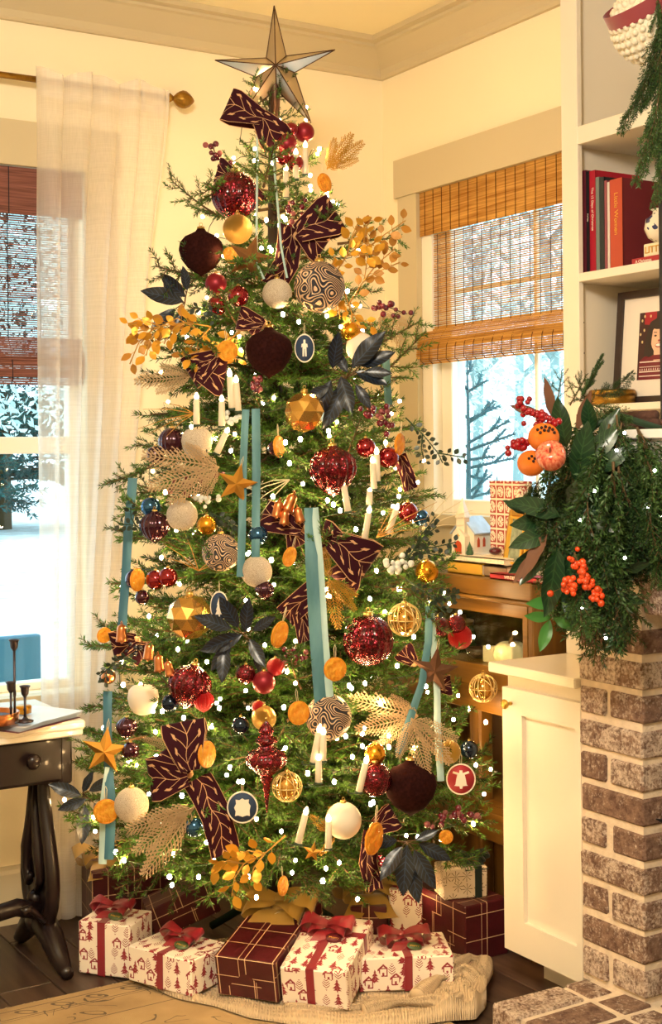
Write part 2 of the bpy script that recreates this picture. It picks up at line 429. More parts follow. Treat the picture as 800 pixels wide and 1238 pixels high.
obj('mortar_core', MB().box((FX+.007, BY0+.007, HZ-.01), (XR+.2, BY1, 1.30)).box((FX+.09, 1.2, 1.0), (XR+.2, BY0+.007, 1.30)).mesh('m', 'mortar', False), fp)
for i in range(15):
    z0 = HZ+.008+i*cp; z1 = z0+cp-.017
    if z1 > 1.29: break
    by0 = BY0
    if z1 > .97: BY0 = 2.232
    if i % 2 == 1: brick((FX, BY0, z0), (FX+.1, BY1-.003, z1)); xs = FX+.115
    else: brick((FX, BY1-.085, z0), (FX+.1, BY1-.003, z1)); brick((FX, BY0, z0), (FX+.2, BY1-.103, z1)); xs = FX+.215
    while xs < XR+.12: brick((xs, BY0, z0), (xs+.19, BY0+.1, z1)); xs += .207
# flat arch of leaning soldier bricks
for k in range(9):
    w_ = .066; yt = 2.262-k*.083; lean = .045-.011*k; zb, zt = .985, 1.205
    mb = MB().box((FX-.002, -w_/2, zb), (FX+.1, w_/2, zt), 0, .005)
    mb.v = [(x, y+yt-.085+lean*((z-zb)/(zt-zb)), z) for x, y, z in mb.v]
    obj('brick', mb.mesh('brick', 'brick', False), fp)
obj('mortar_core', bx((FX+.007, 1.45, .988), (FX+.1, BY0-.02, 1.30), 'mortar'), fp)
for k in range(4): brick((FX, 2.19-(k+1)*.207, 1.222), (FX+.1, 2.19-k*.207-.014, 1.282))
obj('firebox_back', bx((2.58, 1.2, HZ), (2.62, BY0, 1.0), mat('soot', '1A1512', .9)), fp)
# chimney breast above the mantel
struct('wall_chimney', bx((2.345, .9, 1.39), (2.70, 2.259, ZC), 'white'))
# hearth
hearth = obj('floor_hearth', None); hearth['kind'] = 'structure'; hearth['label'] = 'raised brick hearth with wide pale mortar joints'
obj('mortar_core', bx((1.895, 1.0, 0), (FX+.3, 2.392, HZ-.006), 'mortar'), hearth)
y = 2.398
k = 0
while y > 1.6:
    brick((1.886, y-.088, .004), (2.078, y, HZ), hearth, .0015)
    brick((2.094, y-.088, .004), (2.178 if k % 2 else 2.164, y, HZ-.001), hearth, .0015)
    y -= .106; k += 1
y = 2.2
while y > 1.5:
    brick((2.19, y-.19, .06), (2.285, y, HZ-.001), hearth); y -= .21
# mantel
mt = thing('mantel', 'white boxed mantel shelf on the brick fireplace', 'mantel', (2.2, 1.8, 1.288))
part('fascia_beam', bx((2.10, .9, 1.288), (2.345, 2.44, 1.368), 'mantelwhite', bev=.002), mt)
part('shelf_board', bx((2.085, .9, 1.368), (2.345, 2.455, 1.388), 'mantelwhite', bev=.002), mt)
mr = thing('mirror', 'black framed mirror standing on the mantel against the chimney breast', 'mirror', (2.31, 1.9, 1.389))
part('frame', MB().box((2.305, 2.250, 1.389), (2.335, 2.289, 2.24)).box((2.305, 1.45, 2.205), (2.335, 2.250, 2.24)).box((2.305, 1.45, 1.389), (2.335, 2.250, 1.425)).box((2.305, 1.415, 1.389), (2.335, 1.45, 2.24)).mesh('f', 'black', False), mr)
part('glass', bx((2.325, 1.45, 1.425), (2.33, 2.250, 2.205), mat('mirror_glass', 'D0D4D8', .03, 1.)), mr)

an = thing('andiron', 'black iron andiron standing in the brick firebox', 'andiron', (2.24, 2.12, HZ))
b = MB(); b.tube([(0, 0, .0), (0, 0, .42)], .009, 8); b.lathe([(.009, .42), (.018, .44), (.02, .455), (.012, .475), (.003, .50)], 12); part_ = obj('post', b.mesh('post', 'black'), an)
obj('arm', MB().tube([(0, 0, .40), (-.02, .03, .395), (-.035, .06, .40), (-.045, .085, .404)], [.008, .011, .008, .001], 8).mesh('arm', 'black'), an)
obj('foot', MB().tube([(0, .08, .004), (0, .04, .03), (0, 0, .035), (0, -.04, .03), (0, -.08, .004)], .008, 7).mesh('foot', 'black'), an)
obj('log_bar', MB().tube([(0, 0, .06), (.25, 0, .06), (.27, 0, 0)], .009, 6).mesh('bar', 'black'), an)
# ================================================================ BOUGH MESHES (shared by trees, garland and outdoor firs)
def needle_mat(name, c1, c2, tr=.25):
    m = mat(name, c1, .5); T = NT(m); b = T.n['Principled BSDF']
    g = T.new('ShaderNodeNewGeometry'); oi = T.new('ShaderNodeObjectInfo')
    col = T.mix(T.math('MULTIPLY_ADD', g.outputs['Random Per Island'], .8, T.math('MULTIPLY_ADD', oi.outputs['Random'], .5, -.15)), hexc(c1), hexc(c2))
    T.link(col, b.inputs['Base Color'])
    t = T.new('ShaderNodeBsdfTranslucent'); T.link(col, t.inputs[0]); mx = T.new('ShaderNodeMixShader'); mx.inputs[0].default_value = tr
    T.link(b.outputs[0], mx.inputs[1]); T.link(t.outputs[0], mx.inputs[2]); T.link(mx.outputs[0], T.n['Material Output'].inputs[0])
    return m
M['needle'] = needle_mat('fir_needles', '061F0C', '5C8A30', .3)
M['twig'] = mat('brown_twig', '5A4426', .8)
M['cedar'] = needle_mat('cedar_green', '16321A', '4E7036', .2)
M['frost'] = needle_mat('frosted_needles', '3E6E68', '8AACA4', .3)  # distant daylight haze mixed into these needle colours
M['bluefir'] = needle_mat('blue_fir_needles', '0C3A38', '2E6A62', .2)
def needles(b, p0, p1, dens, nl, nw, rng, flat=0.):
    d = p1-p0; L = d.length; d = d.normalized(); a = d.orthogonal().normalized(); c = d.cross(a); n = max(3, int(L*dens))
    for i in range(n):
        t = (i+rng.random())/n; th = rng.random()*2*PI
        rad = a*math.cos(th)+c*math.sin(th)
        if flat: rad.z *= 1-flat
        dirv = (d*rng.uniform(.55, .95)+rad*rng.uniform(.6, 1.0)).normalized()
        base = p0+d*(L*t); tip = base+dirv*nl*rng.uniform(.75, 1.15); side = dirv.cross(rad+Vector((rng.uniform(-.5, .5), rng.uniform(-.5, .5), rng.uniform(-.5, .5)))).normalized()*nw*.5
        mid = base+(tip-base)*.45
        o = len(b.v); b.v += [tuple(base), tuple(mid+side), tuple(tip), tuple(mid-side)]; b.f.append((o, o+1, o+2, o+3)); b.mi.append(0); b.uv.append(None)
def bough_mesh(L, seed, dens=680, nl=.0165, nw=.0032, rise=.12, spread=.36, step=.05, mats=('needle', 'twig')):
    """fir bough along +Y from the origin, flat spray in XY"""
    rng = random.Random(seed); b = MB(); N = 10; P = []
    for i in range(N+1):
        t = i/N; P.append(Vector((math.sin(t*3+seed)*.012*L, L*t, rise*L*t*t-.03*L*t)))
    b2 = MB(); b2.tube(P, [.004*(1-.75*i/N)+.0006 for i in range(N+1)], 4)
    for i in range(N): 
        if i >= 3: needles(b, P[i], P[i+1], dens, nl, nw, rng)
    y = max(.10*L, .03)
    side = 1
    while y < L*.96:
        t = y/L; k = min(N-1, int(t*N)); base = P[k].lerp(P[k+1], t*N-k)
        l = spread*L*(1-t)**.75*rng.uniform(.7, 1.15)+.035
        l = min(l, .2)
        ang = math.radians(rng.uniform(38, 62)); dirv = Vector((side*math.sin(ang), math.cos(ang), rng.uniform(-.22, .3))).normalized()
        mid = base+dirv*l*.5; tip = base+dirv*l+Vector((0, .01, rng.uniform(-.01, .02)))
        b2.tube([base, mid, tip], [.0022, .0016, .0006], 3)
        needles(b, base, mid, dens, nl, nw, rng); needles(b, mid, tip, dens, nl, nw, rng)
        if l > .09:
            for sg in (-1, 1):
                d2 = (dirv+Vector((-sg*dirv.y, sg*dirv.x, rng.uniform(-.2, .3)))*.8).normalized(); p2 = base+dirv*l*rng.uniform(.35, .6); e2 = p2+d2*l*.42
                b2.tube([p2, e2], [.0014, .0006], 3); needles(b, p2, e2, dens, nl, nw, rng)
        side = -side; y += step*rng.uniform(.45, .75)
    b.add(b2.v, b2.f, 1)
    return b.mesh('bough', list(mats))
BOUGH = {L: [bough_mesh(L, 11+i*7+int(L*100)) for i in range(2)] for L in (.20, .30, .42, .54)}
def relink(o, m, slot=0):
    o.material_slots[slot].link = 'OBJECT'; o.material_slots[slot].material = M[m]

# ================================================================ OUTSIDE
M['lawn'] = mat('frosty_lawn', hexc('DDE4E2'), .9, var=.3, vscale=3.5)  # pale grey-white base with random mottling
lawn = obj('ground_lawn', bx((-60, -20, -.46), (90, 120, -.42), 'lawn')); lawn['kind'] = 'structure'
M['slate'] = mat('slate_blue_paint', hexc('3E6C86'), .5, var=.15, vscale=4)
pb = thing('porch_bench', 'slate blue porch bench just outside the curtained window', 'bench', (.9, 4.6, -.42))
part('back', bx((.1, 4.50, .25), (1.62, 4.54, .74), 'slate', bev=.006), pb); part('seat', bx((.1, 4.54, .0), (1.62, 4.95, .04), 'slate', bev=.006), pb)
for x in (.14, 1.54):
    for y in (4.5, 4.88): part('leg', bx((x, y, -.42), (x+.05, y+.05, .3 if y < 4.6 else .0), 'slate'), pb)
OUTB = [bough_mesh(.54, 301+i, dens=420, nl=.016, nw=.005, step=.06) for i in range(2)]
def conifer(name, label, loc, h, r, n, sc, m='bluefir', group=None):
    t = thing(name, label, 'tree', loc, 0, group)
    obj('trunk', MB().lathe([(r*.05, 0), (r*.035, h*.5), (r*.01, h)], 8).mesh('trunk', 'twig'), t)
    rng = random.Random(int(h*100)+int(loc[0]*7))
    for i in range(n):
        u = (i+.5)/n; z = h*(.06+.92*u); rr = r*(1-u*.93); a = i*2.39996+rng.uniform(-.3, .3)
        o = obj('bough', OUTB[i % 2], t, (0, 0, z), (math.radians(rng.uniform(-18, 12)), 0, a), (rr/.54*1.1, rr/.54, rr/.54)); relink(o, m)
    return t
P1 = dep(2, 560, 34); conifer('fir_tree', 'tall dark blue-green fir beyond the lawn behind the curtained window', (P1.x, P1.y, -.42), 17, 5.0, 190, 1)
P1 = dep(-520, 560, 34); conifer('fir_tree', 'broad fir with low skirts at the lawn edge beside the taller fir', (P1.x, P1.y, -.42), 12, 2.6, 80, 1)
P1 = dep(140, 560, 62); conifer('fir_tree', 'paler frosted fir far across the lawn', (P1.x, P1.y, -.42), 13, 3.0, 70, 1, 'frost')
def leafy(name, label, loc, h, r, n, m, size, group=None):
    t = thing(name, label, 'tree', loc, 0, group); rng = random.Random(int(abs(loc[0])*31+h*10))
    b = MB(); b.tube([(0, 0, 0), (.05*h*.2, 0, h*.35), (-.02*h, .01*h, h*.7)], [.03*h*.4, .02*h*.4, .004*h], 7)
    for i in range(14):
        z = h*rng.uniform(.25, .7); a = rng.random()*2*PI; l = r*rng.uniform(.6, 1.05)
        b.tube([(0, 0, z), (math.cos(a)*l*.5, math.sin(a)*l*.5, z+h*.1), (math.cos(a)*l, math.sin(a)*l, z+h*rng.uniform(.12, .28))], [.006*h, .004*h, .001*h], 4)
    obj('trunk', b.mesh('trunk', mat('frosted_bark', hexc('94A8A6'), .9)), t)  # bark paled too, bright outdoor haze put into its colour
    b = MB()
    for i in range(n):
        while True:
            p = Vector((rng.uniform(-1, 1), rng.uniform(-1, 1), rng.uniform(-1, 1)))
            if p.length < 1: break
        p = Vector((p.x*r, p.y*r, h*.6+p.z*h*.42)); d = Vector((rng.uniform(-1, 1), rng.uniform(-1, 1), rng.uniform(-1, 1))).normalized(); e = d.orthogonal().normalized()
        s = size*rng.uniform(.6, 1.3); b.add([p-d*s, p+e*s*.5, p+d*s, p-e*s*.5], [(0, 1, 2, 3)])
    c = obj('crown', b.mesh('crown', m), t); c['kind'] = 'stuff'; return t
M['frostleaf'] = needle_mat('frosted_leaves', 'A8C0BC', 'DCE6E0', .4)  # leaf colours carry the pale haze of overexposed daylight
M['paleleaf'] = needle_mat('pale_yellow_leaves', 'B8CCB4', 'E2E6CC', .4)
for i, (px, t_, h, r, m, lab) in enumerate(((505, 13, 6.8, 1.2, 'frostleaf', 'frosted pale tree outside the woven-shade window, closest to the corner'), (575, 23, 9.5, 2.0, 'paleleaf', 'pale yellow-green tree outside, behind the blue sapling'), (668, 16.5, 7.4, 1.4, 'frostleaf', 'frosted pale tree outside behind the window muntin'), (740, 20, 8.4, 1.6, 'frostleaf', 'frosted pale tree outside half hidden by the bookcase'), (625, 32, 12, 3, 'frostleaf', 'wide frosted tree farthest from the woven-shade window'))):
    P1 = dep(px, 560, t_); leafy('frosted_tree', lab, (P1.x, P1.y, -.42), h, r, 4200, m, .05, 'frosted trees outside the shaded window')
for i, (px, t_, h, r, lab) in enumerate(((-75, 17, 8, 1.9, 'frosted tree seen through the upper pane of the curtained window'), (95, 21, 8.5, 2.2, 'frosted tree outside behind the sheer curtain'))):
    P1 = dep(px, 560, t_); leafy('frosted_tree', lab, (P1.x, P1.y, -.42), h, r, 5000, 'frostleaf', .07, 'frosted trees outside the curtained window')
# young sparse fir by the shaded window, blue light cast put in its colours
P0 = dep(566, 620, 5.6); sp = thing('fir_sapling', 'sparse young blue fir sapling standing outside the woven-shade window', 'sapling', (P0.x, P0.y, -.42), -YAW)
kk = 5.6/FPX; gz = P0.z+.42
obj('trunk', MB().tube([(0, 0, 0), (0, 0, gz), (.004, 0, gz+.3), (0, 0, gz+.62)], [.02, .012, .008, .003], 7).mesh('trunk', mat('blue_bark', hexc('3A5A62'), .8)), sp)
rngs = random.Random(5); M['saplingneedle'] = needle_mat('sapling_needles', '2A5A64', '4E848A', .3); M['saplingbark'] = mat('sapling_bark', hexc('3A5A62'), .8)
for (y0, dx, dy) in ((452, 8, -10), (470, -18, -14), (474, 20, -12), (505, -22, -14), (508, 42, -18), (512, 34, -22), (536, 46, -26), (540, -26, -8), (545, 55, -20), (556, 30, -4), (566, 62, -12), (570, -28, -10), (596, 30, -22), (600, -22, -18), (602, 45, -10), (610, 20, -26), (575, 18, 4)):
    b = MB(); b2 = MB(); z = gz+(620-y0)*kk; yy = rngs.uniform(-.12, .12)
    A = Vector((0, 0, z)); Bp = Vector((dx*kk, yy, z-dy*kk))
    b2.tube([A, Bp], [.007, .004], 5); needles(b, A.lerp(Bp, .15), Bp, 300, .022, .006, rngs)
    C2 = A.lerp(Bp, .55); D2 = C2+Vector((dx*kk*.3, .05, .05)); b2.tube([C2, D2], [.007, .004], 5); needles(b, C2, D2, 300, .022, .006, rngs)
    b.add(b2.v, b2.f, 1); obj('branch', b.mesh('branch', ['saplingneedle', 'saplingbark']), sp)
# ================================================================ CURTAIN, ROD, SHADES
def sheer_mat():
    m = bpy.data.materials.new('sheer_linen'); m.use_nodes = True; T = NT(m); b = T.n['Principled BSDF']; T.bsdf = b
    c = hexc('FBF7F1'); b.inputs['Base Color'].default_value = (*c, 1); b.inputs['Roughness'].default_value = .9
    tl = T.new('ShaderNodeBsdfTranslucent'); tl.inputs[0].default_value = (*c, 1)
    tr = T.new('ShaderNodeBsdfTransparent')
    tc = T.new('ShaderNodeTexCoord')
    def thr(sx, sz):
        mp = T.new('ShaderNodeMapping'); mp.inputs['Scale'].default_value = (sx, sx, sz); T.link(tc.outputs['Object'], mp.inputs[0])
        n = T.new('ShaderNodeTexNoise'); n.inputs['Scale'].default_value = 1; n.inputs['Detail'].default_value = 3; T.link(mp.outputs[0], n.inputs[0]); return n.outputs[0]
    weave = T.math('ADD', thr(420, 5), thr(5, 420))
    m1 = T.new('ShaderNodeMixShader'); m1.inputs[0].default_value = .5; T.link(b.outputs[0], m1.inputs[1]); T.link(tl.outputs[0], m1.inputs[2])
    m2 = T.new('ShaderNodeMixShader'); T.link(T.math('MULTIPLY_ADD', weave, .14, .36), m2.inputs[0]); T.link(m1.outputs[0], m2.inputs[1]); T.link(tr.outputs[0], m2.inputs[2])
    T.link(m2.outputs[0], T.n['Material Output'].inputs[0]); T.bump(weave, .08, .002); return m
M['sheer'] = sheer_mat()
cu = thing('curtain', 'sheer cream linen curtain hanging in pinched folds from the brass rod', 'curtain', (1.55, 3.78, .02))
b = MB(); NU, NV = 130, 60; v = []; f = []
def smooth(t): t = max(0, min(1, t)); return t*t*(3-2*t)
for j in range(NV+1):
    tz = j/NV; z = 2.452-(2.452-.02)*tz
    xl = 1.352+.012*tz; xr_ = 1.785-.075*smooth(tz/.3)-.12*smooth((tz-.2)/.6)
    for i in range(NU+1):
        u = i/NU; ph = u*2*PI*5.4+.5*math.sin(u*9)+tz*.8*math.sin(u*5)
        amp = .010+.018*smooth(tz/.25); y = 3.78+amp*math.sin(ph)+.008*math.sin(u*31+tz*3)
        if tz < .06: y += .006*math.sin(u*60)
        x = xl+(xr_-xl)*u+.009*math.cos(ph)*(1+tz)
        dz = .012*math.sin(ph*.5+1)*max(0, 1-tz*14)
        v.append((x, y, z+dz))
for j in range(NV):
    for i in range(NU):
        a = j*(NU+1)+i; f.append((a, a+1, a+NU+2, a+NU+1))
b.add(v, f); part('panel', b.mesh('curtain', 'sheer'), cu)
hb = MB()
hb.add([(x, y-.0012, z) for x, y, z in v[:(NU+1)*3]], [(j*(NU+1)+i, j*(NU+1)+i+1, (j+1)*(NU+1)+i+1, (j+1)*(NU+1)+i) for j in range(2) for i in range(NU)])
part('heading_hem', hb.mesh('hem', 'sheer'), cu)
rd = thing('curtain_rod', 'antique brass curtain rod with a pinecone finial above the left window', 'curtain rod', (1.2, 3.80, 2.428))
part('rod', MB().tube([(-.1, 3.812, 2.424), (1.79, 3.812, 2.430)], .0095, 12).mesh('rod', 'oldbrass'), rd)
def pinerib(a): return 1+.06*math.cos(a*9)
fm = MB().lathe([(.010, 0), (.014, .004), (.010, .012), (.006, .018), (.012, .024), (.021, .034), (.026, .046), (.025, .058), (.018, .072), (.009, .082), (.003, .087)], 27, rib=pinerib)
fi = part('finial', fm.mesh('finial', 'oldbrass'), rd); fi.location = Vector((1.788, 3.812, 2.430)); fi.rotation_euler = (0, PI/2, 0)
part('bracket', MB().tube([(1.772, YB, 2.405), (1.772, 3.83, 2.405), (1.772, 3.812, 2.42)], .005, 6).mesh('br', 'oldbrass'), rd)

def bamboo_mat(name, c1, c2, tr):
    m = mat(name, c1, .6); T = NT(m); b = T.n['Principled BSDF']; T.bsdf = b
    tc = T.new('ShaderNodeTexCoord'); mp = T.new('ShaderNodeMapping'); mp.inputs['Scale'].default_value = (6, 6, 260); T.link(tc.outputs['Object'], mp.inputs[0])
    n = T.new('ShaderNodeTexNoise'); n.inputs['Scale'].default_value = 1; n.inputs['Detail'].default_value = 4; T.link(mp.outputs[0], n.inputs[0])
    col = T.mix(T.math('MULTIPLY_ADD', n.outputs[0], 3, -1), hexc(c1), hexc(c2)); T.link(col, b.inputs['Base Color'])
    t = T.new('ShaderNodeBsdfTranslucent'); T.link(col, t.inputs[0]); mx = T.new('ShaderNodeMixShader'); mx.inputs[0].default_value = tr
    T.link(b.outputs[0], mx.inputs[1]); T.link(t.outputs[0], mx.inputs[2]); T.link(mx.outputs[0], T.n['Material Output'].inputs[0]); return m
M['bam2'] = bamboo_mat('golden_bamboo', 'B4762A', 'E8B45C', .35)
M['bam1'] = bamboo_mat('reddish_bamboo', '6E3F34', 'A4685A', .3)
M['cord'] = mat('brown_cord', '5A3312', .9)
M['cord1'] = mat('dark_cord', '2A2430', .9)
def shade(name, label, horizontal, u0, u1, ztop, zval, zbot, fold, D, m, mc, ncord):
    """woven wood roman shade: valance flap, see-through reeds, stacked folds"""
    r = thing(name, label, 'blind', ((u0+u1)/2, D, zbot) if horizontal else (D, (u0+u1)/2, zbot))
    sg = -1
    def P(u, d, z): return (u, D+sg*d, z) if horizontal else (D+sg*d, u, z)
    def reed(b, d, z, h, a, c, jit=.0):
        lo = P(a, d+.0012, z); hi = P(c, d-.0012, z+h)
        b.box(tuple(min(p, q) for p, q in zip(lo, hi)), tuple(max(p, q) for p, q in zip(lo, hi)))
    rg = random.Random(3)
    b = MB(); z = zval
    while z < ztop: reed(b, .028, z, .0052, u0, u1); z += .0055
    o = part('valance', b.mesh('v', m, False), r); o['kind'] = 'stuff'
    b = MB(); z = zval-.004
    while z > zbot+fold: reed(b, .012+rg.uniform(-.001, .001), z, rg.choice((.0024, .0030, .0036)), u0+.018, u1-.018); z -= .0064
    o = part('reed_panel', b.mesh('v', m, False), r); o['kind'] = 'stuff'
    for d0, d1, za, zb_ in ((.012, .046, zbot+fold, zbot+fold*.42), (.036, .050, zbot+fold*.62, zbot+fold*.16), (.03, .036, zbot+fold*.3, zbot)):
        b = MB(); n = max(4, int((za-zb_)/.0056))
        for i in range(n):
            t = i/(n-1); z = za+(zb_-za)*t; d = d0+(d1-d0)*math.sin(t*PI*.62)
            reed(b, d, z, .0052, u0+.004, u1-.004)
        o = part('fold', b.mesh('v', m, False), r); o['kind'] = 'stuff'
    for i in range(ncord):
        u = u0+.03+(u1-u0-.06)*i/(ncord-1)
        b = MB(); b.tube([P(u, .0305, ztop), P(u, .0305, zval)], .0014, 4); b.tube([P(u, .0145, zval), P(u, .0145, zbot+fold), P(u, .036, zbot+fold*.75), P(u, .050, zbot+fold*.45), P(u, .052, zbot+fold*.1), P(u, .036, zbot)], .0014, 4)
        part('cord', b.mesh('cord', mc), r)
    return r
shade('bamboo_blind', 'golden woven bamboo roman shade raised halfway over the corner window', False, 2.86, 3.650, 2.186, 2.045, 1.628, .115, XR+.022, 'bam2', 'cord', 17)
shade('bamboo_blind', 'reddish brown woven bamboo shade behind the sheer curtain', True, .30, 1.530, 2.182, 2.045, 1.552, .135, YB+.022, 'bam1', 'cord1', 13)

# ================================================================ SIDE TABLE
M['marble'] = mat('pale_marble', hexc('E8E0D4'), .12, var=.06, vscale=6)
M['marble_edge'] = mat('cream_marble_edge', hexc('E7CFA4'), .25)
ZT = .665
tb = thing('side_table', 'antique side table with marble top, dark drawer and carved lyre leg', 'table', (1.0, 3.53, 0))
b = MB(); b.box((.62, 3.345, ZT-.024), (1.322, 3.72, ZT), 0, .006)
part('marble_top', b.mesh('top', 'marble', False), tb)
part('top_edge', bx((.624, 3.350, ZT-.040), (1.316, 3.715, ZT-.022), 'marble', bev=.004), tb)
part('apron', bx((.65, 3.385, .505), (1.290, 3.69, ZT-.038), 'darkwood', bev=.004), tb)
dr = part('drawer', bx((.72, 3.376, .512), (1.268, 3.40, ZT-.046), 'darkwood', bev=.003), tb)
kn = obj('knob', MB().lathe([(.006, 0), (.007, .008), (.016, .014), (.02, .022), (.016, .03), (.006, .034)], 14, M4=Matrix.Translation((1.185, 3.378, .572)) @ Euler((PI/2, 0, 0)).to_matrix().to_4x4()).mesh('knob', 'darkwood'), dr)
part('corner_block', bx((1.262, 3.374, .50), (1.295, 3.41, ZT-.04), 'darkwood', bev=.005), tb)
part('carved_bracket', MB().sphere((1.278, 3.43, .497), .022, 10, 6, 0, (.7, 1.6, .7)).mesh('cb', 'darkwood'), tb)
# lyre-shaped carved end support (in the plane x = const)
def lyre(xc):
    out = [(.030, .505), (.034, .47), (.040, .43), (.055, .38), (.078, .32), (.094, .26), (.098, .215), (.088, .17), (.06, .13), (.03, .105)]
    yc = 3.535; b = MB()
    b.tube([(xc, yc-w_, z) for w_, z in out], [.017]*2+[.019]*3+[.02]*3+[.022]*2, 8)
    b.tube([(xc, yc+w_, z) for w_, z in out], [.017]*2+[.019]*3+[.02]*3+[.022]*2, 8)
    fr = part('lyre_frame', b.mesh('lyre', 'darkwood'), tb)
    b = MB(); b.box((xc-.008, yc-.03, .2), (xc+.008, yc+.03, .5), 0, .004); b.box((xc-.008, yc-.075, .14), (xc+.008, yc+.075, .27), 0, .02)
    part('back_splat', b.mesh('sp', 'darkwood', False), tb)
    for s_ in (-1, 1):
        b = MB(); b.tube([(xc-.012, yc+s_*.012, .49), (xc-.016, yc+s_*.016, .40), (xc-.02, yc+s_*.045, .30), (xc-.018, yc+s_*.055, .24), (xc-.018, yc+s_*.035, .205), (xc-.018, yc+s_*.02, .23)], [.008, .012, .016, .014, .012, .008], 7)
        part('carved_scroll', b.mesh('cs', 'darkwood'), tb)
    part('boss', MB().sphere((xc-.014, yc, .17), .022, 12, 8).mesh('boss', 'darkwood'), tb)
    part('hub', MB().sphere((xc, yc, .108), .05, 14, 8, 0, (.8, 1.0, .75)).mesh('hub', 'darkwood'), tb)
    b = MB(); b.tube([(xc, yc-.02, .11), (xc+.004, yc-.07, .085), (xc+.006, yc-.12, .045), (xc+.01, yc-.155, .018), (xc+.01, yc-.175, .016)], [.035, .033, .027, .018, .016], 9)
    part('foot', b.mesh('foot', 'darkwood'), tb)
    b = MB(); b.tube([(xc, yc+.02, .11), (xc, yc+.07, .085), (xc, yc+.12, .045), (xc, yc+.155, .018), (xc, yc+.175, .016)], [.035, .033, .027, .018, .016], 9)
    part('foot', b.mesh('foot', 'darkwood'), tb)
lyre(1.262); lyre(.68)
b = MB(); b.tube([(1.262, 3.52, .135), (1.19, 3.515, .16), (1.10, 3.51, .15), (1.0, 3.50, .125), (.68, 3.52, .12)], [.022, .024, .023, .024, .022], 8)
part('stretcher', b.mesh('st', 'darkwood'), tb)
b = MB(); b.tube([(1.24, 3.44, .135), (1.21, 3.42, .165), (1.185, 3.40, .19), (1.165, 3.395, .185)], [.006, .009, .010, .012], 7)
part('scroll_tendril', b.mesh('tn', 'darkwood'), tb)
# items on the side table
M['paper'] = mat('glossy_paper', hexc('DCE3EC'), .25, var=.05, vscale=20)
M['maroonpaper'] = mat('maroon_cover', '5A2536', .4)
def at_table(px, py, z): return onax(px, py, 2, z)
p_ = at_table(34, 872, ZT)
mg = thing('magazine', 'open glossy magazine fanned out on the marble table top', 'magazine', (p_.x, p_.y, ZT), math.radians(28))
for i in range(4):
    obj('page', MB().strip([(-.12+i*.004, 0, .0015+.002*i), (-.04, 0, .004+.003*i), (.04, .0, .004+.003*i), (.10+.006*i, .0, .003+.004*i)], (0, .17, 0), nw=1).mesh('pg', 'paper'), mg)
obj('cover', bx((-.13, -.088, 0), (.10, .088, .0015), 'maroonpaper'), mg)
p_ = at_table(0, 873, ZT+.02)
rp = thing('copper_tray', 'round copper candle tray with a raised rim on the magazine', 'tray', (p_.x-.01, p_.y+.02, ZT+.016))
obj('dish', MB().lathe([(.001, .002), (.052, .002), (.056, .006), (.058, .026), (.062, .028), (.064, .026), (.061, .0), (.001, 0)], 28, caps=False).mesh('dish', 'copper'), rp)
obj('candle', MB().lathe([(.001, .003), (.044, .003), (.044, .018), (.001, .018)], 24, caps=False).mesh('cn', mat('dark_candle', '2A2233', .5)), rp)
def candlestick(px, py, ztop, lab, tall):
    p_ = dep(px, py, depth_of(rp.location)+.0); base = Vector((p_.x, p_.y, ZT+.017)); h = p_.z-base.z
    r = thing('candlestick', lab, 'candlestick', base)
    obj('foot', MB().lathe([(.02, 0), (.021, .004), (.008, .008), (.004, .014)], 16).mesh('ft', 'iron'), r)
    obj('stem', MB().lathe([(.004, .01), (.003, h*.3), (.0045, h*.34), (.003, h*.4), (.0035, h-.026)], 10).mesh('st', 'iron'), r)
    obj('cup', MB().lathe([(.004, h-.028), (.009, h-.02), (.0105, h-.006), (.014, h-.001), (.0135, h), (.009, h-.002), (.007, h-.015)], 18).mesh('cp', 'iron'), r)
    return r
candlestick(17, 773, 0, 'tall thin dark bronze candlestick on the marble table', True)
candlestick(13, 824, 0, 'medium dark bronze candlestick beside the tallest one', False)
candlestick(30, 829, 0, 'short dark bronze candlestick with wide cup beside the copper tray', False)
p_ = at_table(25, 862, ZT+.015)
tag(obj('match_striker', MB().lathe([(.012, 0), (.02, .002), (.021, .018), (.018, .022)], 18, rib=lambda a: 1+.08*math.cos(a*14)).mesh('ms', mat('amber_gold', hexc('C98A1E'), .3, .6)), None, (p_.x, p_.y-.02, ZT+.016)), 'ribbed amber gold cup beside the copper tray', 'cup')

# ================================================================ ANTIQUE GLASS-FRONT CABINET UNDER THE WINDOW
AX0, AX1, AY0, AY1, AZ = 2.34, 2.60, 2.79, 3.50, 1.0
ac = thing('display_cabinet', 'antique golden oak display cabinet with a glass door below the shaded window', 'cabinet', (2.47, 3.15, 0))
part('top_board', bx((AX0-.012, AY0-.010, AZ-.05), (AX1, AY1, AZ), 'oak', bev=.004), ac)
part('moulding', MB().tube([(AX0-.012, AY0-.01, .944), (AX0-.012, AY1, .944)], .006, 8).mesh('md', 'oak'), ac)
part('side_panel', bx((AX0+.02, AY0, .06), (AX1, AY0+.018, .95), 'oakdark'), ac); part('side_panel', bx((AX0+.02, AY1-.018, .06), (AX1, AY1, .95), 'oakdark'), ac)
part('back_panel', bx((AX1-.015, AY0, .06), (AX1, AY1, .95), 'oakdark'), ac)
dr = part('door', MB().box((AX0, AY0+.0205, .70), (AX0+.022, AY0+.04, .945)).box((AX0, AY1-.05, .70), (AX0+.022, AY1, .945)).box((AX0, AY0+.04, .903), (AX0+.022, AY1-.05, .945)).box((AX0, AY0+.04, .70), (AX0+.022, AY1-.05, .758)).mesh('dr', 'oak', False), ac)
gp = obj('pane', bx((AX0+.008, AY0+.04, .758), (AX0+.011, AY1-.05, .903), 'cabglass'), dr)
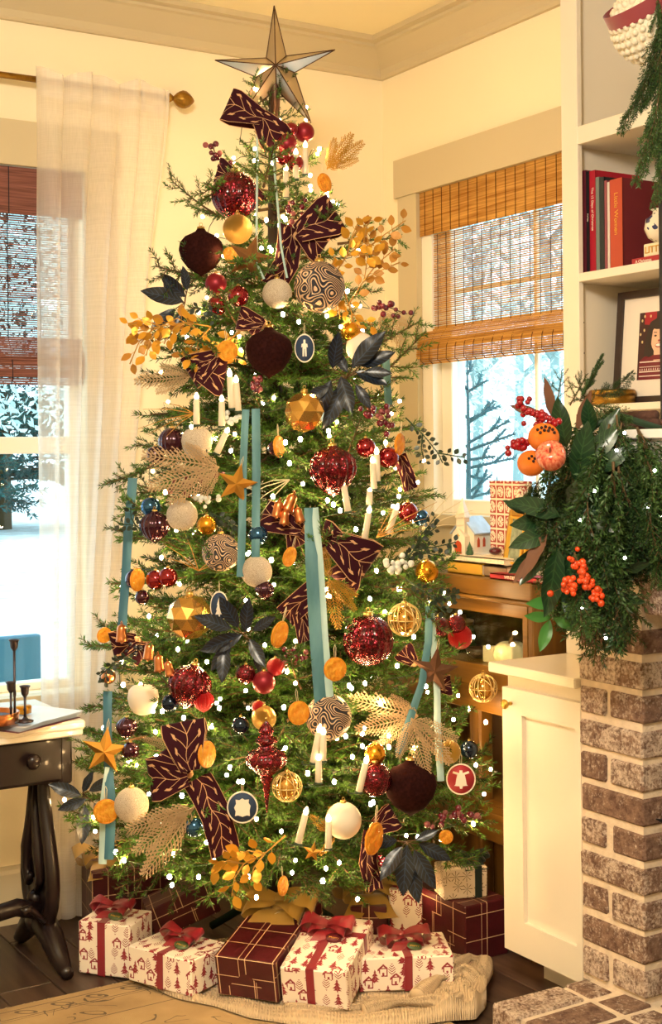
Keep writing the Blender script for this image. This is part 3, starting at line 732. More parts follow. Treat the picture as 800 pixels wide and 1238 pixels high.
part('corner_post', bx((AX0, AY0-.002, .0), (AX0+.03, AY0+.02, .95), 'oakz', bev=.003), ac)
part('shelf', bx((AX0+.022, AY0+.018, .742), (AX1-.015, AY1-.018, .758), 'oak'), ac)
part('rail', bx((AX0, AY0+.02, .63), (AX0+.02, AY1, .70), 'oak', bev=.003), ac)
part('lower_shelf', bx((AX0, AY0+.018, .36), (AX1-.015, AY1-.018, .38), 'oak'), ac)
part('rail', bx((AX0, AY0+.02, .28), (AX0+.02, AY1, .36), 'oak', bev=.003), ac)
for y in (AY0+.02, 3.02, 3.24, AY1-.06): part('leg', bx((AX0+.002, y, 0), (AX0+.05, y+.05, .64), 'oakz', bev=.006), ac)
part('bottom_panel', bx((AX0+.05, AY0+.018, .06), (AX0+.06, AY1, .30), 'oakdark'), ac)
# inside the display cabinet
M['cream_cer'] = mat('cream_ceramic', hexc('EADFBE'), .3)
def on_shelf(px, x, z): 
    q = onax(px, 750, 0, x); return Vector((x, q.y, z))
q = on_shelf(617, 2.40, .758)
pk = thing('ceramic_pumpkin', 'cream ribbed ceramic pumpkin behind the cabinet glass', 'pumpkin', q)
obj('body', MB().lathe([(.008, .004), (.03, 0), (.045, .012), (.05, .032), (.044, .052), (.028, .064), (.008, .06)], 40, rib=lambda a: 1-.09*abs(math.cos(a*5))**6+.03).mesh('pk', 'cream_cer'), pk)
obj('stem', MB().tube([(0, 0, .058), (.004, 0, .075), (.012, 0, .082)], [.008, .006, .005], 7).mesh('sm', 'oakz'), pk)
q = on_shelf(596, 2.40, .758); tag(obj('wooden_block', bx((-.01, -.03, 0), (.01, .03, .045), 'cream_cer', bev=.002), None, q, (0, 0, .3)), 'plain cream block sign inside the glass cabinet', 'block')
q = on_shelf(577, 2.41, .758); tag(obj('dark_bowl', MB().lathe([(.012, 0), (.03, .012), (.036, .03), (.033, .03), (.02, .008)], 20).mesh('bw', mat('brown_glaze', '4A3324', .3)), None, q), 'small brown bowl inside the glass cabinet', 'bowl')
q = on_shelf(560, 2.45, .758); jar = thing('glass_jar', 'green glass jar with lid inside the glass cabinet', 'jar', q)
obj('body', MB().lathe([(.02, 0), (.034, .004), (.036, .06), (.028, .075), (.028, .082)], 18).mesh('j', mat('green_glass', hexc('5C7A4A'), .1, trans=.6)), jar); obj('lid', MB().lathe([(.03, .08), (.031, .095), (.008, .1), (.008, .11)], 18).mesh('l', 'brass'), jar)

# ---------------------------------------------------------------- on top of the display cabinet
M['yellowbook'] = mat('mustard_cover', hexc('D8A63A'), .6); M['pages'] = mat('book_pages', hexc('EFE3C6'), .8, var=.1, vscale=90); M['taupe'] = mat('taupe_cover', hexc('A08568'), .6)
M['redcover'] = mat('red_cover', hexc('A8242E'), .5); M['creamtext'] = mat('cream_print', hexc('F2E6D0'), .7); M['goldtext'] = mat('gold_print', hexc('D9A84A'), .4, .6)
def flat_book(name, label, px0, px1, z, th, dx, x, cover, edge):
    a = onax(px0, 690, 0, x); c = onax(px1, 690, 0, x)
    r = thing(name, label, 'book', (x+dx/2, (a.y+c.y)/2, z)); w_ = abs(a.y-c.y)/2
    obj('cover', MB().box((-dx/2, -w_, 0), (dx/2, w_, .003)).box((-dx/2, -w_, th-.003), (dx/2, w_, th)).box((-dx/2, -w_, 0), (-dx/2+.003, w_, th)).mesh('c', cover, False), r)
    obj('pages', bx((-dx/2+.003, -w_+.004, .003), (dx/2-.004, w_-.004, th-.003), 'pages'), r)
    return r
flat_book('hardcover_book', 'mustard yellow hardcover lying under the ceramic church', 541, 582, AZ, .034, .16, 2.36, 'yellowbook', 0)
flat_book('hardcover_book', 'taupe hardcover lying beside the mustard book on the oak cabinet', 583.5, 612, AZ, .030, .15, 2.37, 'taupe', 0)
flat_book('hardcover_book', 'cream hardcover lying on the mustard and taupe books beneath the church', 540, 609, AZ+.034, .018, .15, 2.365, 'pages', 0)
wb = flat_book('hardcover_book', 'thin red hardcover titled WINTER at the cabinet edge', 592, 650, AZ, .016, .05, 2.315+.016, 'redcover', 0)
tx = text_mesh('WINTER  S', .0125, 'creamtext'); o = obj('title_text', tx, wb, (-.0256, .008, .008), (PI/2, 0, -PI/2))
# ceramic church
M['church'] = mat('white_ceramic', hexc('E6DDC8'), .25, var=.05, vscale=25); M['roofblue'] = mat('snowy_blue_roof', hexc('A9B9CC'), .3, var=.15, vscale=40); M['doorred'] = mat('orange_red_door', hexc('B4451E'), .4)
zc = AZ+.052; q = onax(568, 660, 0, 2.43)
ch = thing('ceramic_church', 'white ceramic church with steeple, blue roof and orange door', 'figurine', (2.43, q.y, zc), -PI/2+.35)
# local: front faces -Y, gable along Y
def gable(w_, h, hr, y0, y1): return MB().prism([(-w_, 0), (w_, 0), (w_, h), (0, hr), (-w_, h)], y0, y1)
obj('nave', gable(.036, .062, .098, -.035, .06).mesh('n', 'church', False), ch)
rf = MB()
for s_ in (-1, 1): rf.add([(0, -.04, .102), (s_*.042, -.04, .056), (s_*.042, .065, .056), (0, .065, .102), (0, -.04, .107), (s_*.044, -.04, .060), (s_*.044, .065, .060), (0, .065, .107)], [(0, 1, 2, 3), (4, 5, 6, 7), (0, 1, 5, 4), (3, 2, 6, 7), (1, 2, 6, 5)])
obj('roof', rf.mesh('r', 'roofblue', False), ch)
tw = obj('porch', gable(.022, .052, .074, -.062, -.035).mesh('t', 'church', False), ch)
obj('steeple', MB().box((-.014, -.05, .06), (.014, -.024, .105)).add([(-.017, -.053, .105), (.017, -.053, .105), (.017, -.021, .105), (-.017, -.021, .105), (0, -.037, .165)], [(0, 1, 4), (1, 2, 4), (2, 3, 4), (3, 0, 4), (0, 3, 2, 1)]).mesh('s', 'church', False), ch)
obj('door', MB().prism([(-.011, .003), (.011, .003), (.011, .028), (.008, .036), (0, .041), (-.008, .036), (-.011, .028)], -.0645, -.061).mesh('d', 'doorred', False), ch)
obj('cross', MB().box((-.0012, -.065, .046), (.0012, -.062, .060)).box((-.005, -.065, .053), (.005, -.062, .0556)).mesh('c', 'goldtext', False), ch)
for s_ in (-1, 1):
    for y in (-.012, .018): obj('window', MB().prism([(-.006, .02), (.006, .02), (.006, .04), (0, .048), (-.006, .04)], -.001, .001).xform(Matrix.Translation((s_*.0365, y, 0)) @ Euler((0, 0, PI/2)).to_matrix().to_4x4()).mesh('w', 'doorred', False), ch)
obj('tree', MB().lathe([(.010, 0), (.012, .006), (.007, .016), (.009, .017), (.003, .03), (.0005, .038)], 9).mesh('tr', mat('green_glaze', '3F6242', .3)), ch).location = (.034, -.055, 0)
obj('tree', bpy.data.objects['tree'].data, ch).location = (-.040, -.045, 0)
obj('snow_base', MB().sphere((0, 0, 0), .07, 18, 6, 0, (.8, 1.05, .06)).mesh('sb', 'church'), ch)
# gilt frame and patterned box
M['gilt'] = mat('gilt', hexc('C99A3C'), .35, .9, bump=.3, bscale=90)
q = onax(622, 665, 0, 2.40); gf = thing('gilt_frame', 'small gilt picture frame leaning beside the church', 'picture frame', (2.40, q.y, AZ+.016), 0, None, None, (0, math.radians(9), math.radians(-14)))
obj('frame', MB().box((-.012, -.066, 0), (.008, -.046, .17), 0, .004).box((-.012, .046, 0), (.008, .066, .17), 0, .004).box((-.012, -.05, .15), (.008, .05, .17), 0, .004).box((-.012, -.05, 0), (.008, .05, .02), 0, .004).mesh('f', 'gilt', False), gf)
obj('inner_lip', MB().box((-.015, -.049, .02), (-.004, -.043, .15)).box((-.015, .043, .02), (-.004, .049, .15)).box((-.015, -.043, .144), (-.004, .043, .15)).box((-.015, -.043, .02), (-.004, .043, .026)).mesh('f', 'yellowbook', False), gf)
obj('picture', bx((-.006, -.043, .026), (-.003, .043, .144), mat('grey_green_print', hexc('8E9A86'), .5, var=.6, vscale=40)), gf)
M['dr_ball'] = mat('dark_red_gloss', '4E0F1C', .15, coat=.5)
q = onax(598.5, 668, 0, 2.42); tag(obj('glass_ball', MB().sphere((0, 0, .014), .014, 16, 10, 0, (1.3, 1.3, .8)).mesh('b', 'dr_ball'), None, (2.42, q.y, AZ+.052)), 'small dark red ball resting between the church and the gilt frame', 'ball')
def pattern_mat():
    m = mat('red_cream_tile_print', hexc('EADFC8'), .6); T = NT(m); b = T.n['Principled BSDF']
    uv = uvnode(T); sep = T.new('ShaderNodeSeparateXYZ'); T.link(uv, sep.inputs[0])
    fx = T.math('SUBTRACT', T.math('FRACT', T.math('DIVIDE', sep.outputs[0], .042)), .5); fy = T.math('SUBTRACT', T.math('FRACT', T.math('DIVIDE', sep.outputs[1], .042)), .5)
    d = T.math('SQRT', T.math('ADD', T.math('MULTIPLY', fx, fx), T.math('MULTIPLY', fy, fy)))
    ring = T.math('LESS_THAN', T.math('ABSOLUTE', T.math('SUBTRACT', d, .28)), .07); edge = T.math('GREATER_THAN', T.math('MAXIMUM', T.math('ABSOLUTE', fx), T.math('ABSOLUTE', fy)), .43)
    n = T.new('ShaderNodeTexNoise'); n.inputs['Scale'].default_value = 160; T.link(uv, n.inputs[0])
    red = T.math('MINIMUM', 1, T.math('ADD', T.math('SUBTRACT', 1, ring), 0)); mask = T.math('MULTIPLY', T.math('SUBTRACT', 1, edge), T.math('MAXIMUM', T.math('GREATER_THAN', d, .36), T.math('GREATER_THAN', n.outputs[0], .55)))
    T.link(T.mix(mask, hexc('EADFC8'), hexc('A83A30')), b.inputs['Base Color']); return m
q = onax(602, 605, 0, 2.47)
pbx = thing('patterned_box', 'tall box printed with red and cream tiles behind the garland', 'box', (2.47, q.y-.055, AZ), math.radians(-6))
M['tileprint'] = pattern_mat(); obj('body', bx((-.02, -.075, 0), (.02, .075, .258), 'tileprint', boxuv=True), pbx); obj('lid', bx((-.0215, -.0765, .243), (.0215, .0765, .262), 'tileprint', boxuv=True), pbx)

# ================================================================ BOOKCASE CONTENTS
def upright_book(px0, px1, ztop_py, cover, label, dep_=.155, text=None, tm='creamtext', lean=0., x=2.455, ts=.012, toff=0.):
    a = onax(px0, 300, 0, x); c = onax(px1, 300, 0, x); th = a.y-c.y; top = onax((px0+px1)/2, ztop_py, 0, x).z; h = top-SHZ[1]
    r = thing('hardcover_book', label, 'book', (x, (a.y+c.y)/2, SHZ[1]), 0, 'books standing on the bookcase shelf', None, (lean, 0, 0))
    t = th/2-.0004
    obj('cover', MB().box((0, -t, 0), (dep_, -t+.0018, h)).box((0, t-.0018, 0), (dep_, t, h)).box((-.001, -t, 0), (.002, t, h)).mesh('c', cover, False), r)
    obj('pages', bx((.002, -t+.0018, .003), (dep_-.004, t-.0018, h-.004), 'pages'), r)
    if text: o = obj('title_text', text_mesh(text, ts, tm), r, (-.0014, 0, h*.55+toff), (0, PI/2, 0)); o.rotation_euler = Matrix(((0, 0, -1), (0, -1, 0), (-1, 0, 0))).to_euler(); 
    return r
for i, (nm, hx) in enumerate((('b_pink', 'D9B8B0'), ('b_maroon', '6E2232'), ('b_black', '1C1C22'), ('b_red', 'A5122C'), ('b_grey', '6F7C78'), ('b_navy', '17242A'), ('b_rose', '8A4450'), ('b_white', 'CFC6C0'), ('b_orange', 'B4452C'))): M[nm] = mat(nm, hexc(hx), .55)
upright_book(699.5, 703, 213, 'b_pink', 'thin pale pink book against the bookcase side', lean=-.02)
upright_book(703.2, 709, 206, 'b_maroon', 'maroon book next to the thin pale pink one')
upright_book(709.2, 713, 207, 'b_black', 'black spined book with small pale lettering', text='Holiday', ts=.007)
upright_book(713.2, 720.5, 206, 'b_red', 'bright red book lettered The 12 Days of Christmas', text='The 12 Days of Christmas', ts=.0105, toff=.02)
upright_book(720.7, 725, 214, 'b_grey', 'grey green book beside the bright red one')
upright_book(725.2, 731, 214, 'b_navy', 'dark navy book beside the grey green one')
upright_book(731.2, 734.5, 218, 'b_rose', 'thin rose book beside the dark navy one')
upright_book(734.7, 737.5, 220, 'b_white', 'thin off-white book beside the orange-red one')
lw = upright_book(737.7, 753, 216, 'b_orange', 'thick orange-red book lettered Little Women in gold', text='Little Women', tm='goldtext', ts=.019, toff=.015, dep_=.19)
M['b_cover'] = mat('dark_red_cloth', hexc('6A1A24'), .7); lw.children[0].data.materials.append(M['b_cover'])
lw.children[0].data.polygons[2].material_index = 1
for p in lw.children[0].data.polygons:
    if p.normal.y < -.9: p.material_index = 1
# lying red book, cream block, blue and white vase
q = onax(764, 315, 0, 2.45); z = SHZ[1]
rb = thing('hardcover_book', 'red book lying flat in front of the thick orange-red book', 'book', (2.45, q.y-.09, z))
obj('cover', MB().box((0, -.09, 0), (.12, .09, .002)).box((0, -.09, .016), (.12, .09, .018)).box((-.001, -.09, 0), (.002, .09, .018)).mesh('c', 'redcover', False), rb); obj('pages', bx((.002, -.088, .002), (.117, .088, .016), 'pages'), rb)
obj('title_text', text_mesh('A Christmas', .011, 'creamtext'), rb, (-.0014, .05, .009), (PI/2, 0, -PI/2))
q = onax(777, 298, 0, 2.46)
bk = thing('letter_block', 'cream block sign with raised gold letters on the red book', 'block', (2.46, q.y-.06, z+.018)); obj('block', bx((0, -.06, 0), (.05, .06, .034), 'cream_cer', bev=.003), bk)
obj('letters', text_mesh('LITTLE', .024, 'goldtext', .001), bk, (-.0012, .018, .017), (PI/2, 0, -PI/2))
q = onax(795, 270, 0, 2.49)
vs = thing('ginger_jar', 'round white jar with blue flowers on the cream block', 'vase', (2.485, q.y-.022, z+.052))
def floral():
    m = mat('blue_white_china', hexc('EFE6D2'), .15, coat=.4); T = NT(m); b = T.n['Principled BSDF']; tc = T.new('ShaderNodeTexCoord')
    vo = T.new('ShaderNodeTexVoronoi'); vo.inputs['Scale'].default_value = 42; n = T.new('ShaderNodeTexNoise'); n.inputs['Scale'].default_value = 60
    T.link(tc.outputs['Object'], n.inputs[0]); ad = T.new('ShaderNodeVectorMath'); ad.operation = 'MULTIPLY_ADD'; T.link(n.outputs['Color'], ad.inputs[0]); ad.inputs[1].default_value = (.02, .02, .02); T.link(tc.outputs['Object'], ad.inputs[2]); T.link(ad.outputs[0], vo.inputs['Vector'])
    T.link(T.mix(T.math('LESS_THAN', vo.outputs['Distance'], .5), hexc('EFE6D2'), hexc('2A3566')), b.inputs['Base Color']); return m
obj('body', MB().lathe([(.018, 0), (.036, .012), (.046, .035), (.042, .058), (.026, .07), (.024, .078), (.03, .082)], 24).mesh('v', floral()), vs)
# framed photograph
q = onax(744, 420, 0, 2.53); fy = q.y
fr = thing('photo_frame', 'dark brown frame with white mat holding a photo of a child in a red sweater', 'picture frame', (2.535, fy-.16, SHZ[0]), 0, None, None, (0, math.radians(5), math.radians(3)))
W_, H_ = .16, .295; fw_ = .019
obj('frame', MB().box((-.012, -W_, 0), (.01, -W_+fw_, H_)).box((-.012, W_-fw_, 0), (.01, W_, H_)).box((-.012, -W_+fw_, H_-fw_), (.01, W_-fw_, H_)).box((-.012, -W_+fw_, 0), (.01, W_-fw_, fw_)).mesh('f', 'frame_dk', False), fr)
obj('mat_board', bx((-.004, -W_+fw_, fw_), (.0, W_-fw_, H_-fw_), 'matboard'), fr)
cols = {'bg': '3A1A1C', 'hair': '2E2220', 'skin': 'E8B79A', 'sw': '6E1224', 'st': 'EAD9CC', 'lip': 'A8443E', 'eye': '2A1A18', 'red': 'A01428', 'coat': '4A4A55', 'teeth': 'F4EEE6', 'gold': 'D8C48A'}
pm = list(cols); mats_ = [mat('print_'+k, hexc(cols[k]), .35) for k in pm]
b = MB(); pcx, pz0, pz1 = .018, .062, .236; pw_ = .068
def pr(poly, c, d): b.add([(-.0045-d*.0002, pcx+y, z) for y, z in poly], [tuple(range(len(poly)))], pm.index(c))
def ell(cy, cz, ry, rz, n=20, a0=0, a1=2*PI): return [(cy+ry*math.cos(a0+(a1-a0)*i/n), cz+rz*math.sin(a0+(a1-a0)*i/n)) for i in range(n)]
pr([(-pw_, pz0), (pw_, pz0), (pw_, pz1), (-pw_, pz1)], 'bg', 0)
pr([(.01, .20), (.05, .205), (.05, pz1), (.01, pz1)], 'red', 1)
for yy, zz in ((.058, .215), (.05, .19), (.055, .16), (.062, .18), (.03, .225), (.05, .226)): pr(ell(yy, zz, .003, .004, 8), 'gold', 2)
fc = -.002
pr(ell(fc, .175, .042, .045), 'hair', 3); pr([(fc-.045, .175), (fc+.045, .175), (fc+.052, .105), (fc-.05, .105)], 'hair', 3)
pr([(-.06, pz0), (.062, pz0), (.062, .11), (.045, .122), (-.04, .122), (-.06, .11)], 'sw', 4)
pr([(fc-.016, .11), (fc+.016, .11), (fc+.016, .14), (fc-.016, .14)], 'skin', 5); pr([(fc-.024, .112), (fc+.024, .112), (fc+.021, .124), (fc-.021, .124)], 'sw', 6)
pr(ell(fc, .165, .027, .037), 'skin', 7); pr(ell(fc, .203, .034, .014, 20), 'hair', 8); pr([(fc+.02, .20), (fc+.03, .19), (fc+.036, .12), (fc+.026, .12), (fc+.025, .16)], 'hair', 8); pr([(fc-.02, .20), (fc-.03, .19), (fc-.036, .12), (fc-.026, .12), (fc-.025, .16)], 'hair', 8)
for s_ in (-1, 1):
    pr(ell(fc+s_*.012, .173, .0045, .0025, 10), 'eye', 10); pr([(fc+s_*.007, .180), (fc+s_*.018, .181), (fc+s_*.018, .183), (fc+s_*.007, .182)], 'hair', 10)
pr(ell(fc, .148, .012, .006, 14), 'lip', 10); pr(ell(fc, .1488, .010, .0035, 14), 'teeth', 11); pr(ell(fc, .160, .004, .003, 8), 'lip', 10)
for z0_, h_ in ((.106, .003), (.094, .0015), (.081, .003), (.070, .0025)): pr([(-.06, z0_), (.06, z0_), (.06, z0_+h_), (-.06, z0_+h_)], 'st', 6)
for i in range(16): pr([(-.057+i*.0075, .086), (-.053+i*.0075, .086), (-.055+i*.0075, .092)], 'st', 6)
pr([(-.068, pz0), (-.028, pz0), (-.036, .12), (-.068, .13)], 'coat', 12)
obj('photo_print', b.mesh('ph', mats_, False), fr)['label'] = 'photo print of a smiling child with dark hair'
# round brass tin
q = onax(733, 480, 0, 2.455)
tn = thing('brass_tin', 'round embossed antique brass tin on the lowest open shelf', 'tin', (2.475, q.y, SHZ[0]))
obj('body', MB().lathe([(.055, 0), (.058, .002), (.057, .028), (.05, .028)], 36, rib=lambda a: 1+.008*math.cos(a*24)).mesh('t', 'oldbrass'), tn); obj('lid', MB().lathe([(.0595, .024), (.06, .034), (.056, .038), (.001, .039)], 36).mesh('l', 'oldbrass'), tn)
# hobnail bonnet-shaped basket with ribbon, hanging in the top compartment
p_ = dep(787, 28, 3.12)
M['cream_weave'] = mat('cream_weave', hexc('E2D8C0'), .6); M['dustyrose'] = mat('dusty_red_satin', hexc('8E3E44'), .4, sheen=.3)
hk = thing('hobnail_ball', 'cream hobnail ball decoration with a dusty red ribbon band and tail', 'decoration', p_, 0, None, None, (math.radians(0), math.radians(0), -YAW))
tilt = Euler((math.radians(18), math.radians(-32), 0)).to_matrix().to_4x4()
b = MB(); R_ = .088; b.lathe([(max(.002, R_*math.sin(PI*i/16)), -R_*math.cos(PI*i/16)) for i in range(17)], 30, M4=tilt)
bm_ = obj('body', b.mesh('bs', 'cream_weave'), hk)
b = MB()
for i in range(15):
    ph = math.radians(-84+i*11.5); n = max(5, int(30*math.cos(ph)))
    for k in range(n):
        a = 2*PI*(k+.5*(i % 2))/n; pt = tilt @ Vector((R_*math.cos(ph)*math.cos(a), R_*math.cos(ph)*math.sin(a), R_*math.sin(ph))); b.sphere(pt, .0085, 6, 4)
o = obj('bobbles', b.mesh('bb', 'cream_weave'), hk); o['kind'] = 'stuff'
b = MB(); b.strip([tilt @ Vector((R_*1.0*math.cos(a), R_*1.0*math.sin(a), .048)) for a in [2*PI*i/40 for i in range(41)]], tilt.to_3x3() @ Vector((0, 0, .034)), nw=2)
obj('ribbon_band', b.mesh('rb', 'dustyrose'), hk)
b = MB(); b.strip([(.012, -.095, .07), (.012, -.1, .03), (.002, -.1, -.03), (-.004, -.092, -.085)], (.016, 0, 0), nw=2); obj('ribbon_tail', b.mesh('rt', 'dustyrose'), hk)

obj('hanging_cord', MB().tube([(0, 0, .08), (.004, .0, .22), (.0, .0, 2.655-hk.location.z)], .0012, 4).mesh('cord', 'dustyrose'), hk)
# ================================================================ CHRISTMAS TREE
AXX, AXY = 1.846, 3.275            # trunk position
RP = [(.20, .36), (.27, .52), (.34, .565), (.55, .55), (.89, .475), (1.34, .395), (1.60, .35), (1.79, .285), (2.0, .195), (2.13, .14), (2.2, .11), (2.29, .075), (2.40, .04), (2.46, .01)]
def rprof(z):
    if z <= RP[0][0]: return RP[0][1]
    for (a, ra), (c, rc) in zip(RP, RP[1:]):
        if z <= c: return ra+(rc-ra)*(z-a)/(c-a)
    return .005
def surf(px, py, k=1.03, off=0.):
    d = ray(px, py); best = None; bt = None
    t = 2.9
    while t < 4.2:
        p = CAM+d*t; q = math.hypot(p.x-AXX, p.y-AXY)-rprof(p.z)*k
        if q <= 0: return p-d*off
        if best is None or q < best: best, bt = q, t
        t += .006
    return CAM+d*(bt-off)
ct = thing('christmas_tree', 'tall full green fir Christmas tree glowing with warm lights beside the window', 'tree', (AXX, AXY, 0))
obj('trunk', MB().lathe([(.035, .03), (.033, .6), (.022, 1.5), (.006, 2.4)], 10).mesh('trunk', mat('tree_bark', '2E2016', .9)), ct)
b = MB()
for k in range(4):
    a = k*PI/2+.4; b.tube([(0, 0, .14), (math.cos(a)*.07, math.sin(a)*.07, .12), (math.cos(a)*.24, math.sin(a)*.24, .012)], [.012, .012, .012], 6)
obj('stand', b.mesh('stand', 'wire'), ct)
rng = random.Random(21); nb = 0; Ls = sorted(BOUGH)
def add_bough(z, r, a, pitch, k=1.):
    global nb
    L = min(Ls, key=lambda q: abs(q-r)); s_ = r/L
    o = obj('bough', rng.choice(BOUGH[L]), ct, (0, 0, z), (pitch, rng.uniform(-.5, .5), a), (s_*k, s_, s_*k)); nb += 1
camang = math.atan2(-AXY, -AXX)      # direction from the trunk to the viewer side
z = .30
while z < 2.34:
    r = rprof(z); n = max(4, int(round(2*PI*r/.165)))
    a0 = rng.random()*6
    for i in range(n):
        a = a0+2*PI*i/n+rng.uniform(-.15, .15)
        if math.cos(a-camang) < -.3 and i % 3: continue
        rr = r*rng.uniform(.86, 1.06); p = math.radians(rng.uniform(-16, 14)+ (22 if z > 2.1 else 0) - (8 if z < .5 else 0))
        add_bough(z-math.sin(p)*rr*.6+rng.uniform(-.03, .03), rr, a-PI/2, p)
    z += .088 if z < 1.9 else .065
for i in range(6): add_bough(2.22+i*.02, .12, i*1.1, math.radians(52))
for i in range(3): add_bough(2.28, .11, i*2.1, math.radians(65))
for i in range(36):                 # short fir tips between the ornaments on the room side
    px = rng.uniform(-1, 1); z = rng.uniform(.32, 2.05); a = camang+px*1.15; r = rprof(z)*.80
    o = obj('bough', rng.choice(BOUGH[.20]), ct, (math.cos(a)*r, math.sin(a)*r, z), (math.radians(rng.uniform(-35, 45)), rng.uniform(-1.2, 1.2), a-PI/2+rng.uniform(-.6, .6)), rng.uniform(.75, 1.0)); nb += 1


# ---------------------------------------------------------------- string of warm lights
M['bulb'] = mat('warm_bulb', (1, .8, .5), .3, emit=(1.0, .62, .26), estr=165.)
M['flame'] = mat('flame_bulb', (1, .85, .6), .3, emit=(1.0, .70, .36), estr=5.)
bulb_me = MB().sphere((0, 0, 0), .8, 7, 5).mesh('bulb', 'bulb')
ls = thing('light_string', 'string of warm white fairy lights wound around the Christmas tree', 'string lights', (AXX, AXY, .2))
spots = [(308,107),(347,104),(370,130),(338,146),(370,145),(308,180),(307,194),(329,197),(386,180),(375,225),(396,234),(395,238),(309,260),(322,266),(316,300),(326,299),(328,303),(342,262),(281,358),(342,380),(395,382),(361,389),(240,378),(280,402),(289,407),(226,408),(375,212),(291,423),(318,487),(331,481),(397,521),(407,510),(398,527),(284,525),(261,530),(297,540),(279,545),(231,516),(363,531),(345,535),(366,585),(396,605),(403,610),(411,617),(363,620),(213,642),(234,643),(301,668),(299,670),(170,702),(217,706),(195,674),(293,694),(297,726),(331,707),(349,725),(328,677),(398,721),(396,720),(447,724),(481,712),(484,712),(536,717),(482,600),(475,612),(463,620),(498,630),(505,583),(475,560),(512,557),(466,535),(395,713),(230,765),(226,774),(149,828),(170,828),(215,785),(196,860),(188,885),(158,920),(155,920),(189,915),(210,920),(128,930),(222,868),(262,850),(265,856),(256,878),(266,845),(300,856),(297,835),(343,855),(347,812),(357,826),(357,775),(422,829),(441,826),(405,850),(487,766),(500,770),(441,880),(425,832),(480,805),(543,730),(556,740),(572,770),(590,782),(470,890),(438,887),(438,902),(470,903),(541,903),(548,870),(566,857),(587,873),(575,925),(593,930),(585,960),(572,996),(535,1030),(533,1015),(505,1012),(491,1010),(448,972),(451,970),(404,945),(386,920),(372,935),(407,892),(418,890),(426,915),(452,905),(293,985),(340,1005),(357,1040),(353,1055),(394,1050),(410,1043),(433,1000),(503,1082),(432,1087),(310,990),(288,945),(293,945),(278,928),(274,937),(308,930),(220,962),(250,1018),(258,1040),(210,1033),(150,1040),(140,1030),(113,988),(78,967),(115,1005),(208,1070),(205,1060),(262,1010),(195,995),(165,925),(160,905),(125,880),(345,265),(262,285),(408,330),(420,352),(412,395),(438,400),(404,433),(270,310),(185,860),(172,778),(147,800),(180,745),(150,720),(205,690),(270,648),(240,600),(200,595),(350,560),(330,600),(380,660),(430,640),(455,690),(505,660),(520,730),(420,760),(375,755),(465,740),(300,760),(250,800),(320,780),(345,905),(250,960),(180,960),(460,850),(515,830),(530,880),(500,905),(470,1040),(390,1065),(300,1060),(240,1060),(310,1085)]
rng = random.Random(4)
allb = list(spots)
for (px, py) in allb:
    p = surf(px, py, rng.uniform(.9, 1.03)); rb = rng.uniform(.0050, .0068)
    o = obj('bulb', bulb_me, ls, Vector(p)-ls.location, None, (rb, rb, rb*1.2))
for i in range(70):                 # bulbs on the far side and deep inside
    z = rng.uniform(.3, 2.2); a = camang+PI+rng.uniform(-1.9, 1.9); r = rprof(z)*rng.uniform(.75, 1.0)
    obj('bulb', bulb_me, ls, Vector((math.cos(a)*r, math.sin(a)*r, z-.2)), None, .0058)
b = MB(); pts = []
for i in range(420):
    t = i/419; z = .3+t*2.0; a = t*2*PI*15; r = rprof(z)*(.9+.06*math.sin(i*.9)); pts.append((math.cos(a)*r, math.sin(a)*r, z-.2+.02*math.sin(i*.7)))
b.tube(pts, .0011, 3); obj('wire', b.mesh('wire', 'wire'), ls)
# ================================================================ ORNAMENTS
M['o_redm'] = mat('matte_red', hexc('7E1222'), .42, .5); M['o_redg'] = mat('gloss_red', hexc('8C1220'), .08, .75, coat=.6)
M['o_bright'] = mat('bright_red_glitter', hexc('C01820'), .3, .4, bump=.8, bscale=300)
M['o_plum'] = mat('gloss_plum', hexc('3E1026'), .08, .6, coat=.6); M['o_blue'] = mat('gloss_blue', hexc('2C5C86'), .1, .8, coat=.4); M['o_navy'] = mat('gloss_navy', hexc('16283C'), .1, .7, coat=.4)
M['o_gold'] = mat('satin_gold', hexc('D99A2C'), .25, .9); M['o_white'] = mat('matte_cream_white', hexc('DDD0BC'), .6); M['o_goldg'] = mat('gold_glass', hexc('CFA050'), .12, .85, coat=.4)
M['o_copper'] = M['copper']; M['capgold'] = mat('ornament_cap', hexc('C9A860'), .3, 1.)
def mercury(name, c1, c2):
    m = mat(name, c1, .12, .8, coat=.4); T = NT(m); b = T.n['Principled BSDF']; T.bsdf = b; tc = T.new('ShaderNodeTexCoord')
    v = T.new('ShaderNodeTexVoronoi'); v.inputs['Scale'].default_value = 9; T.link(tc.outputs['Object'], v.inputs[0]); n = T.new('ShaderNodeTexNoise'); n.inputs['Scale'].default_value = 5; n.inputs['Detail'].default_value = 6; T.link(tc.outputs['Object'], n.inputs[0])
    T.link(T.mix(T.math('MULTIPLY_ADD', n.outputs[0], 3., -1.), hexc(c1), hexc(c2)), b.inputs['Base Color']); T.bump(T.math('ADD', v.outputs['Distance'], n.outputs[0]), .25, .05); return m
M['o_merc'] = mercury('burgundy_mercury_glass', '30060F', '8A1626')
def zebra():
    m = mat('navy_cream_swirl', hexc('1B1A28'), .5); T = NT(m); b = T.n['Principled BSDF']; T.bsdf = b; tc = T.new('ShaderNodeTexCoord')
    n = T.new('ShaderNodeTexNoise'); n.inputs['Scale'].default_value = 1.5; n.inputs['Detail'].default_value = 0; T.link(tc.outputs['Object'], n.inputs[0])
    g = T.math('SINE', T.math('MULTIPLY', n.outputs[0], 82.)); f = T.math('GREATER_THAN', g, .42)
    T.link(T.mix(f, hexc('1B1A28'), hexc('D9B48E')), b.inputs['Base Color']); T.bump(g, .35, .03); return m
M['o_zebra'] = zebra()
